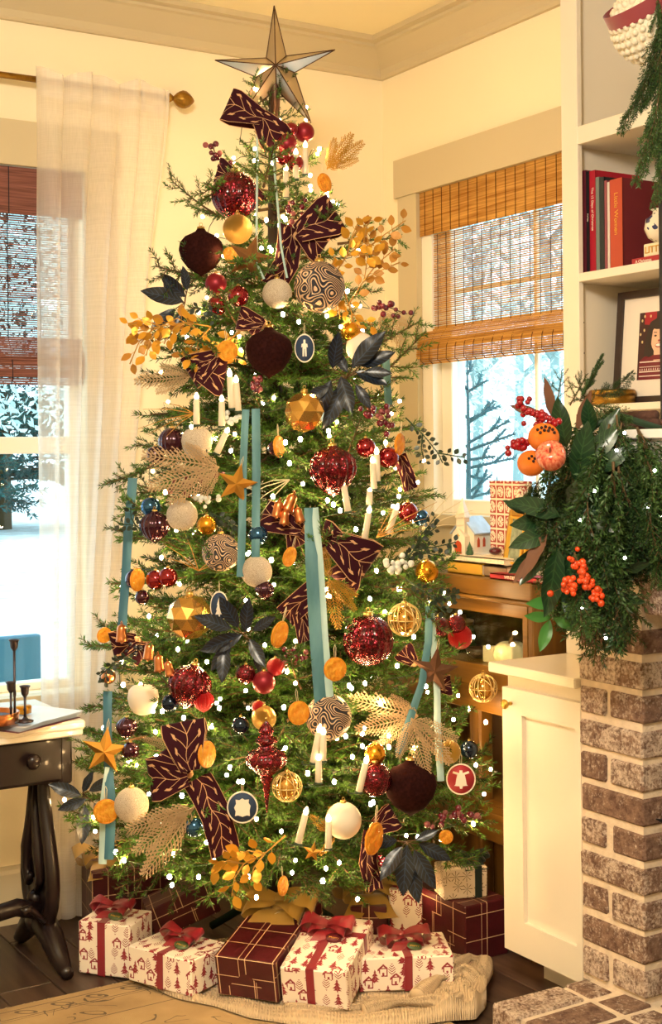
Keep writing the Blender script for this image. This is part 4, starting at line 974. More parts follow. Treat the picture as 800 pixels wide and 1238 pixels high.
def crackle():
    m = mat('cream_gold_crackle', hexc('EFE2CC'), .55); T = NT(m); b = T.n['Principled BSDF']; T.bsdf = b; tc = T.new('ShaderNodeTexCoord')
    n = T.new('ShaderNodeTexNoise'); n.inputs['Scale'].default_value = 3.2; n.inputs['Detail'].default_value = 3; n.inputs['Distortion'].default_value = 2.5; T.link(tc.outputs['Object'], n.inputs[0])
    g = T.math('SINE', T.math('MULTIPLY', n.outputs[0], 60.))
    T.link(T.mix(T.math('GREATER_THAN', g, .72), hexc('DDCFBA'), hexc('9A7E54')), b.inputs['Base Color']); T.bump(g, .5, .03); return m
M['o_crackle'] = crackle()
M['o_sparkle'] = mat('gold_sparkle', hexc('C9A050'), .35, .9, bump=1., bscale=90)
M['candle_ivory'] = mat('ivory_wax', hexc('D9CBB0'), .5); M['clip'] = mat('candle_clip', '1E3A22', .5)
M['string'] = mat('pale_twine', hexc('D9CBA8'), .9)
def slice_mat():
    m = mat('dried_orange', hexc('E8940F'), .55); T = NT(m); b = T.n['Principled BSDF']; T.bsdf = b; tc = T.new('ShaderNodeTexCoord')
    n = T.new('ShaderNodeTexNoise'); n.inputs['Scale'].default_value = 2.5; n.inputs['Detail'].default_value = 6; T.link(tc.outputs['Object'], n.inputs[0])
    T.link(T.mix(T.math('MULTIPLY_ADD', n.outputs[0], 2.4, -.7), hexc('E89016'), hexc('FBC840')), b.inputs['Base Color']); T.bump(n.outputs[0], .5, .06)
    t = T.new('ShaderNodeBsdfTranslucent'); t.inputs[0].default_value = (*hexc('F0A020'), 1); mx = T.new('ShaderNodeMixShader'); mx.inputs[0].default_value = .3
    T.link(b.outputs[0], mx.inputs[1]); T.link(t.outputs[0], mx.inputs[2]); T.link(mx.outputs[0], T.n['Material Output'].inputs[0]); return m
M['o_orange'] = slice_mat()
def lathe_me(prof, m, n=28, rib=None, smooth=True): return MB().lathe(prof, n, rib=rib).mesh('body', m, smooth)
SPH = [(max(.02, math.sin(PI*i/16)), -math.cos(PI*i/16)) for i in range(17)]
CAP = MB().lathe([(.17, .93), (.18, .97), (.17, 1.10), (.05, 1.12)], 12).tube([(0, .0, 1.10), (.07, 0, 1.18), (.05, 0, 1.27), (-.05, 0, 1.27), (-.07, 0, 1.18), (0, 0, 1.10)], .016, 5).mesh('cap', 'capgold')
def ribf(n, d): return lambda a: 1-d*abs(math.cos(a*n/2))**4
ONION = [(.03, -1.05), (.14, -.97), (.40, -.84), (.72, -.55), (.95, -.15), (1.0, .15), (.92, .45), (.68, .72), (.40, .88), (.2, .97), (.16, 1.05)]
VELV = [(.03, -1.12), (.10, -1.04), (.28, -.95), (.60, -.74), (.88, -.36), (1.0, .06), (.94, .40), (.72, .66), (.42, .80), (.24, .90), (.17, 1.02), (.16, 1.08)]
FINIAL = [(.02, -2.5), (.06, -2.2), (.12, -1.7), (.22, -1.1), (.32, -.9), (.28, -.75), (.7, -.45), (.98, -.15), (1.0, .1), (.8, .35), (.4, .55), (.32, .68), (.5, .82), (.52, .95), (.32, 1.08), (.26, 1.2), (.36, 1.3), (.34, 1.42), (.2, 1.6), (.08, 1.8), (.05, 1.95)]
def ico_me(m, sub):
    import bmesh
    bm = bmesh.new(); bmesh.ops.create_icosphere(bm, subdivisions=sub, radius=1); me = bpy.data.meshes.new('body'); bm.to_mesh(me); bm.free(); me.materials.append(M[m]); return me
def wire_me():
    b = MB()
    for k in range(7):
        R3 = Euler((.5*k, .9*k, 1.3*k)).to_matrix(); b.tube([R3 @ Vector((math.cos(a), math.sin(a), 0)) for a in [2*PI*i/26 for i in range(27)]], .032, 4)
    for k in range(6):
        R3 = Euler((PI/2, 0, PI*k/6)).to_matrix(); b.tube([R3 @ Vector((math.cos(a), math.sin(a), 0)) for a in [2*PI*i/26 for i in range(27)]], .03, 4)
    return b.mesh('wires', mat('champagne_wire', hexc('E4CC8C'), .3, .8))
_me = {}
def shp(key):
    if key in _me: return _me[key]
    kind, m = key
    if kind == 'ball': r = lathe_me(SPH, m, 24)
    elif kind == 'ribbed': r = lathe_me(SPH, m, 72, ribf(18, .07))
    elif kind == 'onion': r = lathe_me(ONION, m, 72, ribf(16, .10))
    elif kind == 'velvet': r = lathe_me(VELV, m, 32)
    elif kind == 'finial': r = lathe_me(FINIAL, m, 60, ribf(12, .08))
    elif kind == 'facet': r = ico_me(m, 2)
    elif kind == 'wire': r = wire_me()
    elif kind == 'apple': r = lathe_me([(.05, -.82), (.3, -.95), (.62, -.80), (.90, -.35), (1.0, .15), (.93, .6), (.66, .88), (.35, .92), (.12, .78), (.03, .7)], m, 28)
    _me[key] = r; return r
NAMES = {'ball': 'ball_ornament', 'ribbed': 'ribbed_ball_ornament', 'onion': 'onion_ornament', 'velvet': 'velvet_ornament', 'finial': 'finial_ornament', 'facet': 'faceted_ornament', 'wire': 'wire_ball_ornament', 'apple': 'apple_ornament'}
def orn(kind, m, px, py, rpx, label, k=1.03, group=None, ang=0., wh=1.):
    p = surf(px, py, k); kk = depth_of(p)/FPX; r = rpx*kk
    o = thing(NAMES[kind], label, 'ornament', p, 0, group, (r*wh, r*wh, r), (0, ang, -YAW))
    bd = obj('body', shp((kind, m)), o)
    if kind in ('ball', 'ribbed', 'velvet', 'onion', 'facet', 'wire'): obj('cap', CAP, o)
    elif kind == 'finial': obj('cap', CAP, o, (0, 0, 1.3), None, (.6, .6, .6))
    else: obj('stem', MB().tube([(0, 0, .7), (.05, 0, 1.1)], .04, 6).mesh('st', 'twig'), o)
    if kind == 'wire': obj('core', shp(('ball', 'o_goldg')), o, None, None, .8)
    return o
G = 'ornaments on the Christmas tree'
for row in (
 ('ribbed', 'o_merc', 284, 236, 29, 'large burgundy mercury glass ribbed ball above the brown wooden star'),
 ('onion', 'o_merc', 402, 569, 30, 'burgundy ribbed glass onion ornament below the gold faceted ball'),
 ('ribbed', 'o_merc', 445, 774, 31, 'large burgundy ribbed mercury glass ball below the pale gold wire ball'),
 ('onion', 'o_merc', 229, 830, 27, 'slanted burgundy ribbed onion ornament beside the copper bells', .25),
 ('velvet', 'velvet', 243, 304, 27, 'dark plum velvet ornament standing out against the sheer curtain'),
 ('velvet', 'velvet', 325, 425, 29, 'dark plum velvet ornament beside the oval navy cameo'),
 ('velvet', 'velvet', 496, 951, 32, 'biggest dark plum velvet ornament beside the red bell disc'),
 ('finial', 'o_merc', 322, 918, 26, 'long burgundy glass finial hanging between navy disc and orange slice'),
 ('ball', 'o_redm', 261, 343, 13, 'satin red ball above two shinier red balls'),
 ('ball', 'o_redg', 288, 358, 13, 'glossy red ball beside the satin red ball'),
 ('ball', 'o_redg', 263, 369, 12, 'lowest red ball of the cluster under the plum velvet ornament'),
 ('ball', 'o_redm', 347, 174, 12, 'dull red ball just behind the topmost candles'),
 ('ball', 'o_redm', 368, 160, 12, 'dull red ball beside the topmost ribbon loop'),
 ('ball', 'o_redg', 352, 157, 9, 'small red ball tucked behind the two topmost dull red balls'),
 ('ball', 'o_redg', 343, 191, 9, 'small red ball beside the base of the topmost candles'),
 ('ball', 'o_redg', 357, 197, 10, 'small glossy red ball half hidden behind the topmost candles'),
 ('ball', 'o_zebra', 386, 347, 31, 'navy and cream swirl ball beside the gold leaf spray'),
 ('ball', 'o_zebra', 267, 668, 23, 'navy and cream swirl ball beside the twin teal ribbons'),
 ('ball', 'o_zebra', 397, 867, 28, 'navy and cream swirl ball at the end of the long teal ribbon'),
 ('ball', 'o_crackle', 335, 355, 18, 'cream crackle ball hung from the thin pale ribbon loop'),
 ('ball', 'o_crackle', 220, 623, 19, 'cream crackle ball beside the small yellow gold ball'),
 ('ball', 'o_crackle', 310, 691, 19, 'cream crackle ball below the twin teal ribbons'),
 ('ball', 'o_crackle', 159, 973, 21, 'cream crackle ball beside the low teal ribbon and orange slice'),
 ('apple', 'o_crackle', 238, 536, 19, 'cream crackle apple ornament beside the tilted candle'),
 ('ball', 'o_white', 415, 992, 22, 'smooth white ball beside the low candle'),
 ('ball', 'o_white', 436, 420, 18, 'smooth cream ball behind the navy magnolia leaves'),
 ('apple', 'o_white', 173, 846, 19, 'cream apple ornament beside a dark blue ball'),
 ('facet', 'o_goldg', 368, 498, 25, 'gold faceted glass ball under the oval navy cameo'),
 ('facet', 'o_goldg', 229, 746, 28, 'gold faceted glass ball above the row of copper bells'),
 ('wire', '', 347, 951, 18, 'pale gold wire ball beside the burgundy finial tip'),
 ('wire', '', 489, 749, 20, 'pale gold wire ball above the largest burgundy ribbed ball'),
 ('wire', '', 584, 832, 17, 'pale gold wire ball beside the white cabinet corner'),
 ('ball', 'o_sparkle', 287, 277, 18, 'gold sparkle ball tucked under the topmost burgundy ribbed ball'),
 ('ball', 'o_sparkle', 543, 909, 14, 'gold sparkle ball behind the cream fern frond'),
 ('ball', 'o_sparkle', 319, 868, 15, 'gold sparkle ball half hidden behind the burgundy finial cap'),
 ('ball', 'o_gold', 516, 691, 14, 'satin gold ball among the dark ivy sprigs'),
 ('ball', 'o_gold', 250, 635, 12, 'small yellow gold ball beside the cream crackle ball'),
 ('ball', 'o_gold', 453, 911, 13, 'yellow gold ball at the tip of the tilted low candle'),
 ('ball', 'o_gold', 424, 401, 12, 'orange gold ball below the gold leaf spray'),
 ('ball', 'o_blue', 182, 613, 12, 'shiny blue ball beside the outermost teal ribbon'),
 ('ball', 'o_blue', 312, 647, 12, 'shiny pale blue ball between the twin teal ribbons'),
 ('ball', 'o_navy', 206, 850, 11, 'dark blue ball beside the cream apple ornament'),
 ('ball', 'o_navy', 291, 877, 11, 'dark blue ball beside the burgundy finial cap'),
 ('ball', 'o_navy', 567, 906, 11, 'dark blue ball above the red bell disc'),
 ('ball', 'o_blue', 235, 1000, 12, 'shiny blue ball beside the hanging vine ribbon tail'),
 ('ball', 'o_blue', 509, 626, 10, 'small blue ball behind the dark red ball at the right-hand candles'),
 ('ball', 'o_plum', 188, 550, 11, 'glossy plum ball hanging against the curtain'),
 ('ribbed', 'o_plum', 208, 534, 17, 'ribbed plum ball beside the cream crackle apple'),
 ('ball', 'o_plum', 333, 542, 10, 'plum ball beside a narrow dried orange slice'),
 ('onion', 'o_plum', 187, 637, 19, 'ribbed plum onion ornament beside the cream crackle ball'),
 ('onion', 'o_plum', 320, 714, 12, 'small plum onion ornament below the cream crackle ball'),
 ('ball', 'o_redg', 188, 701, 12, 'shiny red ball beside the outermost teal ribbon'),
 ('ball', 'o_redg', 203, 698, 12, 'shiny red ball next to its twin above the gold faceted ball'),
 ('ball', 'o_plum', 172, 722, 9, 'small plum ball below the two shiny red balls'),
 ('ball', 'o_plum', 163, 700, 12, 'dark plum ball behind the outermost orange slice and teal ribbon'),
 ('ball', 'o_redg', 493, 619, 12, 'dark red ball beside the right-hand tilted candle'),
 ('ball', 'o_redg', 442, 541, 12, 'red ball beside the paired candles'),
 ('ball', 'o_redg', 469, 553, 13, 'glossy red ball on the other side of the paired candles'),
 ('ball', 'o_redm', 319, 825, 14, 'satin dark red ball above the burgundy finial'),
 ('onion', 'o_bright', 246, 848, 13, 'bright red glitter ornament under the slanted burgundy onion'),
 ('ball', 'o_merc', 297, 815, 12, 'mottled burgundy ball beside the satin dark red ball'),
 ('ball', 'o_bright', 333, 806, 11, 'bright red glitter ball behind the satin dark red ball'),
 ('ball', 'o_bright', 312, 855, 8, 'tiny bright red ball above the finial cap'),
 ('onion', 'o_plum', 153, 880, 13, 'plum onion ornament above the low gold star'),
 ('ball', 'o_bright', 556, 770, 15, 'bright red glitter ball before the oak display cabinet'),
 ('ball', 'o_merc', 551, 755, 12, 'mottled burgundy ball behind the bright red glitter ball'),
 ('ball', 'o_merc', 530, 758, 13, 'mottled burgundy ball beside the curving teal ribbon'),
 ('ball', 'o_merc', 453, 942, 21, 'mottled burgundy ball behind the tilted low candle'),
 ('ball', 'o_plum', 158, 908, 11, 'plum ball peeping out behind the low gold star'),
 ('ball', 'o_copper', 131, 818, 9, 'small copper pink ball at the tree edge above the low teal ribbon'),
):
    orn(row[0], row[1], row[2], row[3], row[4], row[5], 1.06, None, row[6] if len(row) > 6 else 0.)

# ---------------------------------------------------------------- candles
CB = MB().lathe([(.0062, -.045), (.0066, -.044), (.0058, .044), (.0040, .046)], 14).mesh('wax', 'candle_ivory')
CF = MB().lathe([(.0022, .045), (.0046, .050), (.0052, .055), (.0040, .062), (.0012, .071)], 10).mesh('flame_bulb', 'flame')
CC = MB().box((-.007, -.007, -.052), (.007, .007, -.044), 0, .002).tube([(0, 0, -.052), (0, .018, -.058), (0, .02, -.048)], .002, 4).mesh('clip', 'clip')
for (xt, yt, xb, yb_, lab) in (
 (345.5, 199, 345.5, 242, 'short flameless candle lowest of the three topmost candles'), (357.5, 180, 357.5, 219, 'middle one of the three topmost flameless candles'), (369, 171, 369, 214, 'highest flameless candle beside the dull red balls'),
 (237.5, 475, 237.5, 516, 'upright candle above the cream crackle apple'), (268, 478, 268, 518, 'upright candle beside the leaf-patterned ribbon loop'), (277, 446, 281, 497, 'tall candle below the left dried orange slice'), (285, 454, 288, 500, 'candle just behind the tall candle under the orange slice'),
 (276, 517, 261, 550, 'tilted candle leaning beside the cream crackle apple'), (455, 541, 456, 585, 'front candle of the pair between two red balls'), (450, 552, 452, 594, 'back candle of the pair between two red balls'),
 (414, 579, 421, 621, 'candle under the burgundy onion ornament'), (447, 612, 440, 655, 'leaning candle above the patterned bow loops'), (481, 609, 468, 648, 'leaning candle beside the dark red ball'), (387, 876, 378, 925, 'front candle on the swirl ball at the ribbon end'), (391, 880, 390, 922, 'second candle on the swirl ball at the ribbon end'), (385, 912, 385, 948, 'stub candle under the pair at the swirl ball'),
 (444, 914, 433, 960, 'tilted candle by the low yellow gold ball'), (371, 976, 360, 1022, 'leaning candle beside the low gold leaf spray'), (397, 985, 397, 1028, 'upright candle in front of the smooth white ball'), (447, 590, 446, 612, 'stub candle between the paired and leaning candles')):
    A = surf(xt, yt, 1.12); Bp = surf(xb, yb_, 1.12); m_ = (A+Bp)/2; t = depth_of(m_); A = dep(xt, yt, t); Bp = dep(xb, yb_, t); d = A-Bp
    q = d.to_track_quat('Z', 'Y'); s_ = d.length/.122
    c = thing('candle', lab, 'candle', m_-d.normalized()*.008*s_, 0, None, (max(s_, .8)*1.6,)*2+(s_,), q.to_euler()); obj('wax', CB, c); obj('flame_bulb', CF, c); obj('clip', CC, c)

# ---------------------------------------------------------------- dried orange slices
def disc_me():
    rg = random.Random(8); b = MB(); n = 28; R_ = [1+rg.uniform(-.04, .04) for _ in range(n)]
    prof = [(0.02, -.12), (.8, -.14), (.97, -.10), (1.0, 0), (.97, .10), (.8, .14), (.02, .12)]
    v = []; f = []
    for r, y in prof:
        for k in range(n): a = 2*PI*k/n; v.append((r*R_[k]*math.cos(a), y+.05*math.sin(3*a)*r, r*R_[k]*math.sin(a)))
    for i in range(len(prof)-1):
        for k in range(n): f.append((i*n+k, i*n+(k+1) % n, (i+1)*n+(k+1) % n, (i+1)*n+k))
    return b.add(v, f).mesh('slice', 'o_orange')
SL = disc_me(); SLR = MB().tube([(math.cos(a)*1.0, 0, math.sin(a)*1.0) for a in [2*PI*i/28 for i in range(29)]], .09, 6).mesh('rind', mat('orange_rind', hexc('D98A14'), .6)); SLS = MB().tube([(-.06, 0, .9), (-.1, 0, 1.9), (0, 0, 2.2), (.1, 0, 1.9), (.06, 0, .9)], .03, 4).mesh('loop', 'string')
for (px, py, w_, h, tl, lab) in (
 (392, 221, 14, 22, .15, 'bright orange slice beside the topmost candles'), (279, 309, 16, 20, .3, 'orange slice between the plum velvet ornament and wooden star'), (275, 424, 22, 24, .1, 'round orange slice beside the leaf-patterned ribbon loop'),
 (337, 540, 8, 25, .05, 'edge-on narrow orange slice beside a plum ball'), (483, 537, 9, 25, -.1, 'edge-on orange slice beside the glossy red ball'), (166, 701, 10, 26, 0., 'edge-on orange slice on the outermost teal ribbon'),
 (126, 768, 14, 18, -.2, 'small orange slice hanging free against the curtain'), (250, 912, 14, 30, .1, 'tall oval orange slice above the hanging vine ribbon'), (338, 767, 14, 31, -.25, 'tilted oval orange slice beside the long teal ribbon'),
 (405, 809, 25, 27, 0., 'round orange slice beside the long teal ribbon end'), (361, 862, 23, 27, .1, 'round orange slice beside the low swirl ball'), (128, 981, 27, 28, 0., 'round orange slice on the low teal ribbon'),
 (452, 1014, 17, 37, -.1, 'long oval orange slice below the smooth white ball'), (539, 1012, 19, 16, .4, 'small orange slice below the burgundy berry sprig'), (342, 1071, 8, 22, .05, 'edge-on orange slice above the gold organza bow'), (350, 673, 12, 23, -.3, 'orange slice tucked beside the upper long teal ribbon')):
    p = surf(px, py, 1.13); kk = depth_of(p)/FPX
    o = thing('orange_slice', lab, 'dried orange', p, 0, None, None, (0, -tl, -YAW)); yaw = math.acos(min(1, w_/h))*.9
    for nm, me in (('slice', SL), ('rind', SLR), ('loop', SLS)):
        obj(nm, me, o, None, (0, 0, yaw), h*kk/2)

# ---------------------------------------------------------------- cameo discs
def star_pts(): pass
MOT = {
 'nutcracker': [[(-.22, -.6), (-.06, -.6), (-.03, -.05), (.03, -.05), (.06, -.6), (.22, -.6), (.2, .1), (.34, .05), (.3, .3), (.12, .35), (.1, .62), (-.1, .62), (-.12, .35), (-.3, .3), (-.34, .05), (-.2, .1)]],
 'tree': [[(-.08, -.7), (.08, -.7), (.08, -.55), (.45, -.55), (.25, -.25), (.36, -.25), (.18, .1), (.27, .1), (0, .65), (-.27, .1), (-.18, .1), (-.36, -.25), (-.25, -.25), (-.45, -.55), (-.08, -.55)]],
 'wreath': [[(-.5, -.55), (-.3, -.5), (0, -.6), (.3, -.5), (.5, -.55), (.48, -.2), (.55, .1), (.42, .3), (.45, .52), (.15, .5), (0, .6), (-.2, .48), (-.45, .52), (-.42, .25), (-.55, 0), (-.45, -.25)]],
 'bell': [[(-.48, -.42), (-.4, -.35), (-.33, .05), (-.26, .32), (-.6, .42), (-.55, .55), (-.12, .42), (-.1, .6), (.1, .6), (.12, .42), (.55, .55), (.6, .42), (.26, .32), (.33, .05), (.4, -.35), (.48, -.42), (.12, -.45), (.08, -.62), (-.08, -.62), (-.12, -.45)]]}
M['jas_navy'] = mat('navy_jasper', hexc('2A3C58'), .7); M['jas_red'] = mat('red_jasper', hexc('A01F28'), .6); M['jas_white'] = mat('ivory_relief', hexc('EADFCB'), .6)
DM = {c: MB().lathe([(.02, -.05), (.95, -.05), (.95, .05), (.02, .05)], 36, M4=Euler((PI/2, 0, 0)).to_matrix().to_4x4()).mesh('disc', c) for c in ('jas_navy', 'jas_red')}
RIM = MB().tube([(math.cos(a), 0, math.sin(a)) for a in [2*PI*i/40 for i in range(41)]], .06, 6).mesh('rim', 'jas_white')
for (px, py, w_, h, c, mo, lab) in ((368, 421, 23, 33, 'jas_navy', 'nutcracker', 'oval navy cameo disc with a white figure'), (265, 733, 21, 35, 'jas_navy', 'tree', 'oval navy cameo disc with a white tree'), (293, 976, 36, 37, 'jas_navy', 'wreath', 'round navy cameo disc with a white house motif'), (557, 942, 34, 36, 'jas_red', 'bell', 'red cameo disc with a cream bell')):
    p = surf(px, py, 1.10); kk = depth_of(p)/FPX
    o = thing('cameo_ornament', lab, 'ornament', p, 0, None, (w_*kk/2, h*kk/2, h*kk/2), (0, 0, -YAW)); obj('disc', DM[c], o); obj('rim', RIM, o); obj('loop', SLS, o, None, None, (.7, .7, .8))
    mb = MB()
    for q in MOT[mo]: mb.prism(q, -.11, -.045)
    obj('motif', mb.mesh('motif', 'jas_white', False), o)

# ---------------------------------------------------------------- bells and stars
BL = MB().lathe([(.95, -1.0), (1.0, -.95), (.9, -.7), (.8, 0), (.78, .5), (.6, .8), (.25, .95), (.12, 1.0)], 20).mesh('bell_body', 'copper'); BLL = MB().tube([(0, 0, .95), (.16, 0, 1.15), (0, 0, 1.35), (-.16, 0, 1.15), (0, 0, .95)], .06, 5).mesh('loop', 'copper'); BLC = MB().sphere((0, 0, -1.0), .28, 10, 6).mesh('clapper', 'copper')
for (px, py, h, ang, lab) in ((336, 615, 20, .2, 'copper bell hanging at the curtain side of the upper bell cluster'), (351, 607, 22, .4, 'topmost copper bell of the upper bell cluster'), (344, 625, 18, .1, 'lowest copper bell of the upper bell cluster'), (361, 622, 18, -.2, 'copper bell against the long teal ribbon top'), (147, 765, 21, 0., 'highest copper bell of the row at the tree edge'), (180, 787, 20, .1, 'second copper bell down the row under the gold faceted ball'), (192, 801, 20, -.1, 'third copper bell down the row under the gold faceted ball'), (204, 808, 18, -.2, 'lowest copper bell of the row beside the slanted onion')):
    p = surf(px, py, 1.13); r = h*depth_of(p)/FPX/2; o = thing('copper_bell', lab, 'bell', p, 0, None, (r*.72, r*.72, r), (0, ang, -YAW))
    for nm, me in (('bell_body', BL), ('loop', BLL), ('clapper', BLC)): obj(nm, me, o)
def star_me(m, inner=.4, th=.26):
    b = MB(); P = []
    for i in range(10):
        a = PI/2+PI*i/5; r = 1 if i % 2 == 0 else inner; P.append((r*math.cos(a), 0, r*math.sin(a)))
    v = P+[(0, -th, 0), (0, th, 0)]; f = []
    for i in range(10): f += [(i, (i+1) % 10, 10), ((i+1) % 10, i, 11)]
    return b.add(v, f).mesh('star', m, False)
M['st_gold'] = mat('gold_metal_star', hexc('D9A24A'), .3, .9); M['st_brown'] = mat('brown_wood_star', hexc('7A4E22'), .55, .2, var=.2, vscale=3); M['st_dark'] = mat('dark_bronze_star', hexc('5C3C28'), .45, .5, var=.2, vscale=3)
EDG = {}
for (px, py, r, m, ang, lab) in ((286, 585, 26, 'st_gold', .25, 'copper gold faceted star behind the twin teal ribbons'), (302, 312, 29, 'st_brown', .3, 'brown faceted wooden star above the cream crackle ball'), (525, 811, 30, 'st_dark', .15, 'dark bronze faceted star beside the curving teal ribbon'), (127, 908, 30, 'st_gold', .12, 'large gold faceted star on the low teal ribbon'), (378, 1030, 13, 'st_gold', .2, 'small gold star among the low boughs')):
    p = surf(px, py, 1.14); s_ = r*depth_of(p)/FPX; o = thing('star_ornament', lab, 'star', p, 0, None, s_, (0, ang, -YAW)); obj('star', star_me(m), o); obj('loop', SLS, o, None, None, (.4, .4, .6))

# ---------------------------------------------------------------- tree topper star
def mirror_mat():
    m = mat('antiqued_mirror', hexc('CFC2B2'), .32, 1., var=.25, vscale=2); return m
M['mirror'] = mirror_mat(); M['lead'] = mat('dark_copper_edge', hexc('5A4032'), .45, .8)
p = dep(332, 87, depth_of((AXX, AXY, 2.4))-.02); kk = depth_of(p)/FPX
tp = thing('tree_topper', 'large faceted mirror star tree topper with dark copper edges', 'tree topper', p, 0, None, None, (0, 0, -YAW))
tips = [(0, 80), (73, 26), (43, -62), (-40, -52), (-72, 15)]
c0 = (0, 0); inn = []
IN = [(14, 19), (24, -1), (2, -22), (-22, -6), (-10, 17)]
V3 = lambda q, y=0.: Vector((q[0]*kk, y, q[1]*kk))
front = V3((2, 2), -.05); back = V3((0, 0), .05)
edges = MB()
for i in range(5):
    t_ = V3(tips[i]); a = V3(IN[i]); c = V3(IN[i-1])
    for q in (a, c):
        obj('mirror_facet', MB().add([front, q, t_], [(0, 1, 2)]).mesh('fct', 'mirror', False), tp); obj('mirror_facet', MB().add([back, q, t_], [(0, 1, 2)]).mesh('fct', 'mirror', False), tp)
        edges.tube([q, t_], .0016, 5)
    edges.tube([front, t_], .0016, 5); edges.tube([front, a], .0020, 5); edges.tube([back, t_], .002, 5)
obj('edge_came', edges.mesh('edges', 'lead'), tp)
obj('spring_base', MB().lathe([(.012, -.12), (.016, -.03), (.010, .0)], 12).mesh('sb', 'lead'), tp)
# ================================================================ RIBBONS
def velvet_ribbon_mat(name, c1, c2):
    m = mat(name, hexc(c1), .6, sheen=.15); T = NT(m); b = T.n['Principled BSDF']; tc = T.new('ShaderNodeTexCoord'); n = T.new('ShaderNodeTexNoise'); n.inputs['Scale'].default_value = 22; n.inputs['Detail'].default_value = 4
    mp = T.new('ShaderNodeMapping'); mp.inputs['Scale'].default_value = (1, 1, .25); T.link(tc.outputs['Object'], mp.inputs[0]); T.link(mp.outputs[0], n.inputs[0]); T.link(T.mix(T.math('MULTIPLY_ADD', n.outputs[0], 3., -1.), hexc(c1), hexc(c2)), b.inputs['Base Color']); return m
M['teal'] = velvet_ribbon_mat('teal_velvet', '3E6E78', '5C8A90'); M['tealpale'] = velvet_ribbon_mat('pale_teal_velvet', '9CBAB6', 'B6CCC6'); M['tealdeep'] = velvet_ribbon_mat('deep_teal_velvet', '25566A', '33687C')
def ribbon_thing(label, strips, k=1.1, name='velvet_ribbon'):
    """strips: (points px [(x,y)], width px, material)"""
    x, y = strips[0][0][0]; p = surf(x, y, k); t = depth_of(p); kk = t/FPX
    o = thing(name, label, 'ribbon', p, 0, None, None, (0, 0, -YAW)); rg = random.Random(int(x))
    for i, (pts, w_, m) in enumerate(strips):
        P = []; W = []; n = len(pts); fine = []
        for j in range(n-1):
            for s_ in range(6): u = s_/6; fine.append((pts[j][0]+(pts[j+1][0]-pts[j][0])*u, pts[j][1]+(pts[j+1][1]-pts[j][1])*u))
        fine.append(pts[-1]); ph = rg.random()*6
        for j, (a, c) in enumerate(fine):
            q = surf(a, c, k); dq = depth_of(q)-t
            P.append(Vector(((a-x)*kk, min(dq, .02)+.006*math.sin(j*.7+ph)-.003*i, -(c-y)*kk)))
            j0 = fine[max(0, j-1)]; j1 = fine[min(len(fine)-1, j+1)]; d = Vector((j1[0]-j0[0], j1[1]-j0[1])); d = d.normalized() if d.length else Vector((0, 1)); pr_ = Vector((d.y, d.x))
            tw = .35*math.sin(j*.35+ph); W.append(Vector((pr_.x*w_*kk, math.sin(tw)*w_*kk, pr_.y*w_*kk)) if True else None)
        # smooth depth
        for _ in range(3):
            ys = [v.y for v in P]
            for j in range(1, len(P)-1): P[j].y = (ys[j-1]+ys[j]+ys[j+1])/3
        obj('strip', MB().strip(P, W, nw=3, curl=lambda s, u: Vector((0, (u*u)*.012, 0))).mesh('strip', m), o)
    return o
ribbon_thing('long teal velvet ribbon hanging down the centre of the tree', [([(375, 614), (376, 680), (380, 760), (386, 845)], 15, 'teal'), ([(380, 614), (386, 680), (391, 770), (397, 842)], 9, 'tealpale')], 1.13)
ribbon_thing('outermost deep teal velvet ribbon against the curtain', [([(160, 578), (157, 640), (154, 720), (153, 762)], 11, 'tealdeep')], 1.08)
ribbon_thing('twin teal ribbon strip across the copper gold star', [([(297, 495), (294, 560), (293, 640), (291, 694)], 9, 'teal')], 1.12)
ribbon_thing('second twin teal ribbon strip behind the shiny pale blue ball', [([(309, 494), (310, 560), (309, 640), (309, 682)], 10, 'teal')], 1.10)
ribbon_thing('low teal velvet ribbon over the large gold star', [([(130, 836), (133, 900), (141, 960), (138, 1024)], 11, 'tealdeep'), ([(137, 920), (131, 965), (130, 1030)], 10, 'tealpale')], 1.08)
ribbon_thing('curving teal velvet ribbon beside the dark bronze star', [([(519, 733), (516, 775), (506, 820), (487, 865), (476, 893)], 9, 'teal'), ([(521, 735), (525, 830), (524, 870), (526, 930)], 8, 'tealpale')], 1.10)
ribbon_thing('thin pale teal ribbon loop holding the cream crackle ball', [([(311, 160), (312, 240), (313, 330), (322, 350)], 2.6, 'tealpale'), ([(330, 186), (336, 250), (341, 310), (348, 348)], 2.6, 'tealpale')], 1.12)
ribbon_thing('short teal ribbon tucked behind the navy magnolia leaves', [([(466, 425), (468, 490)], 9, 'teal')], 1.0)
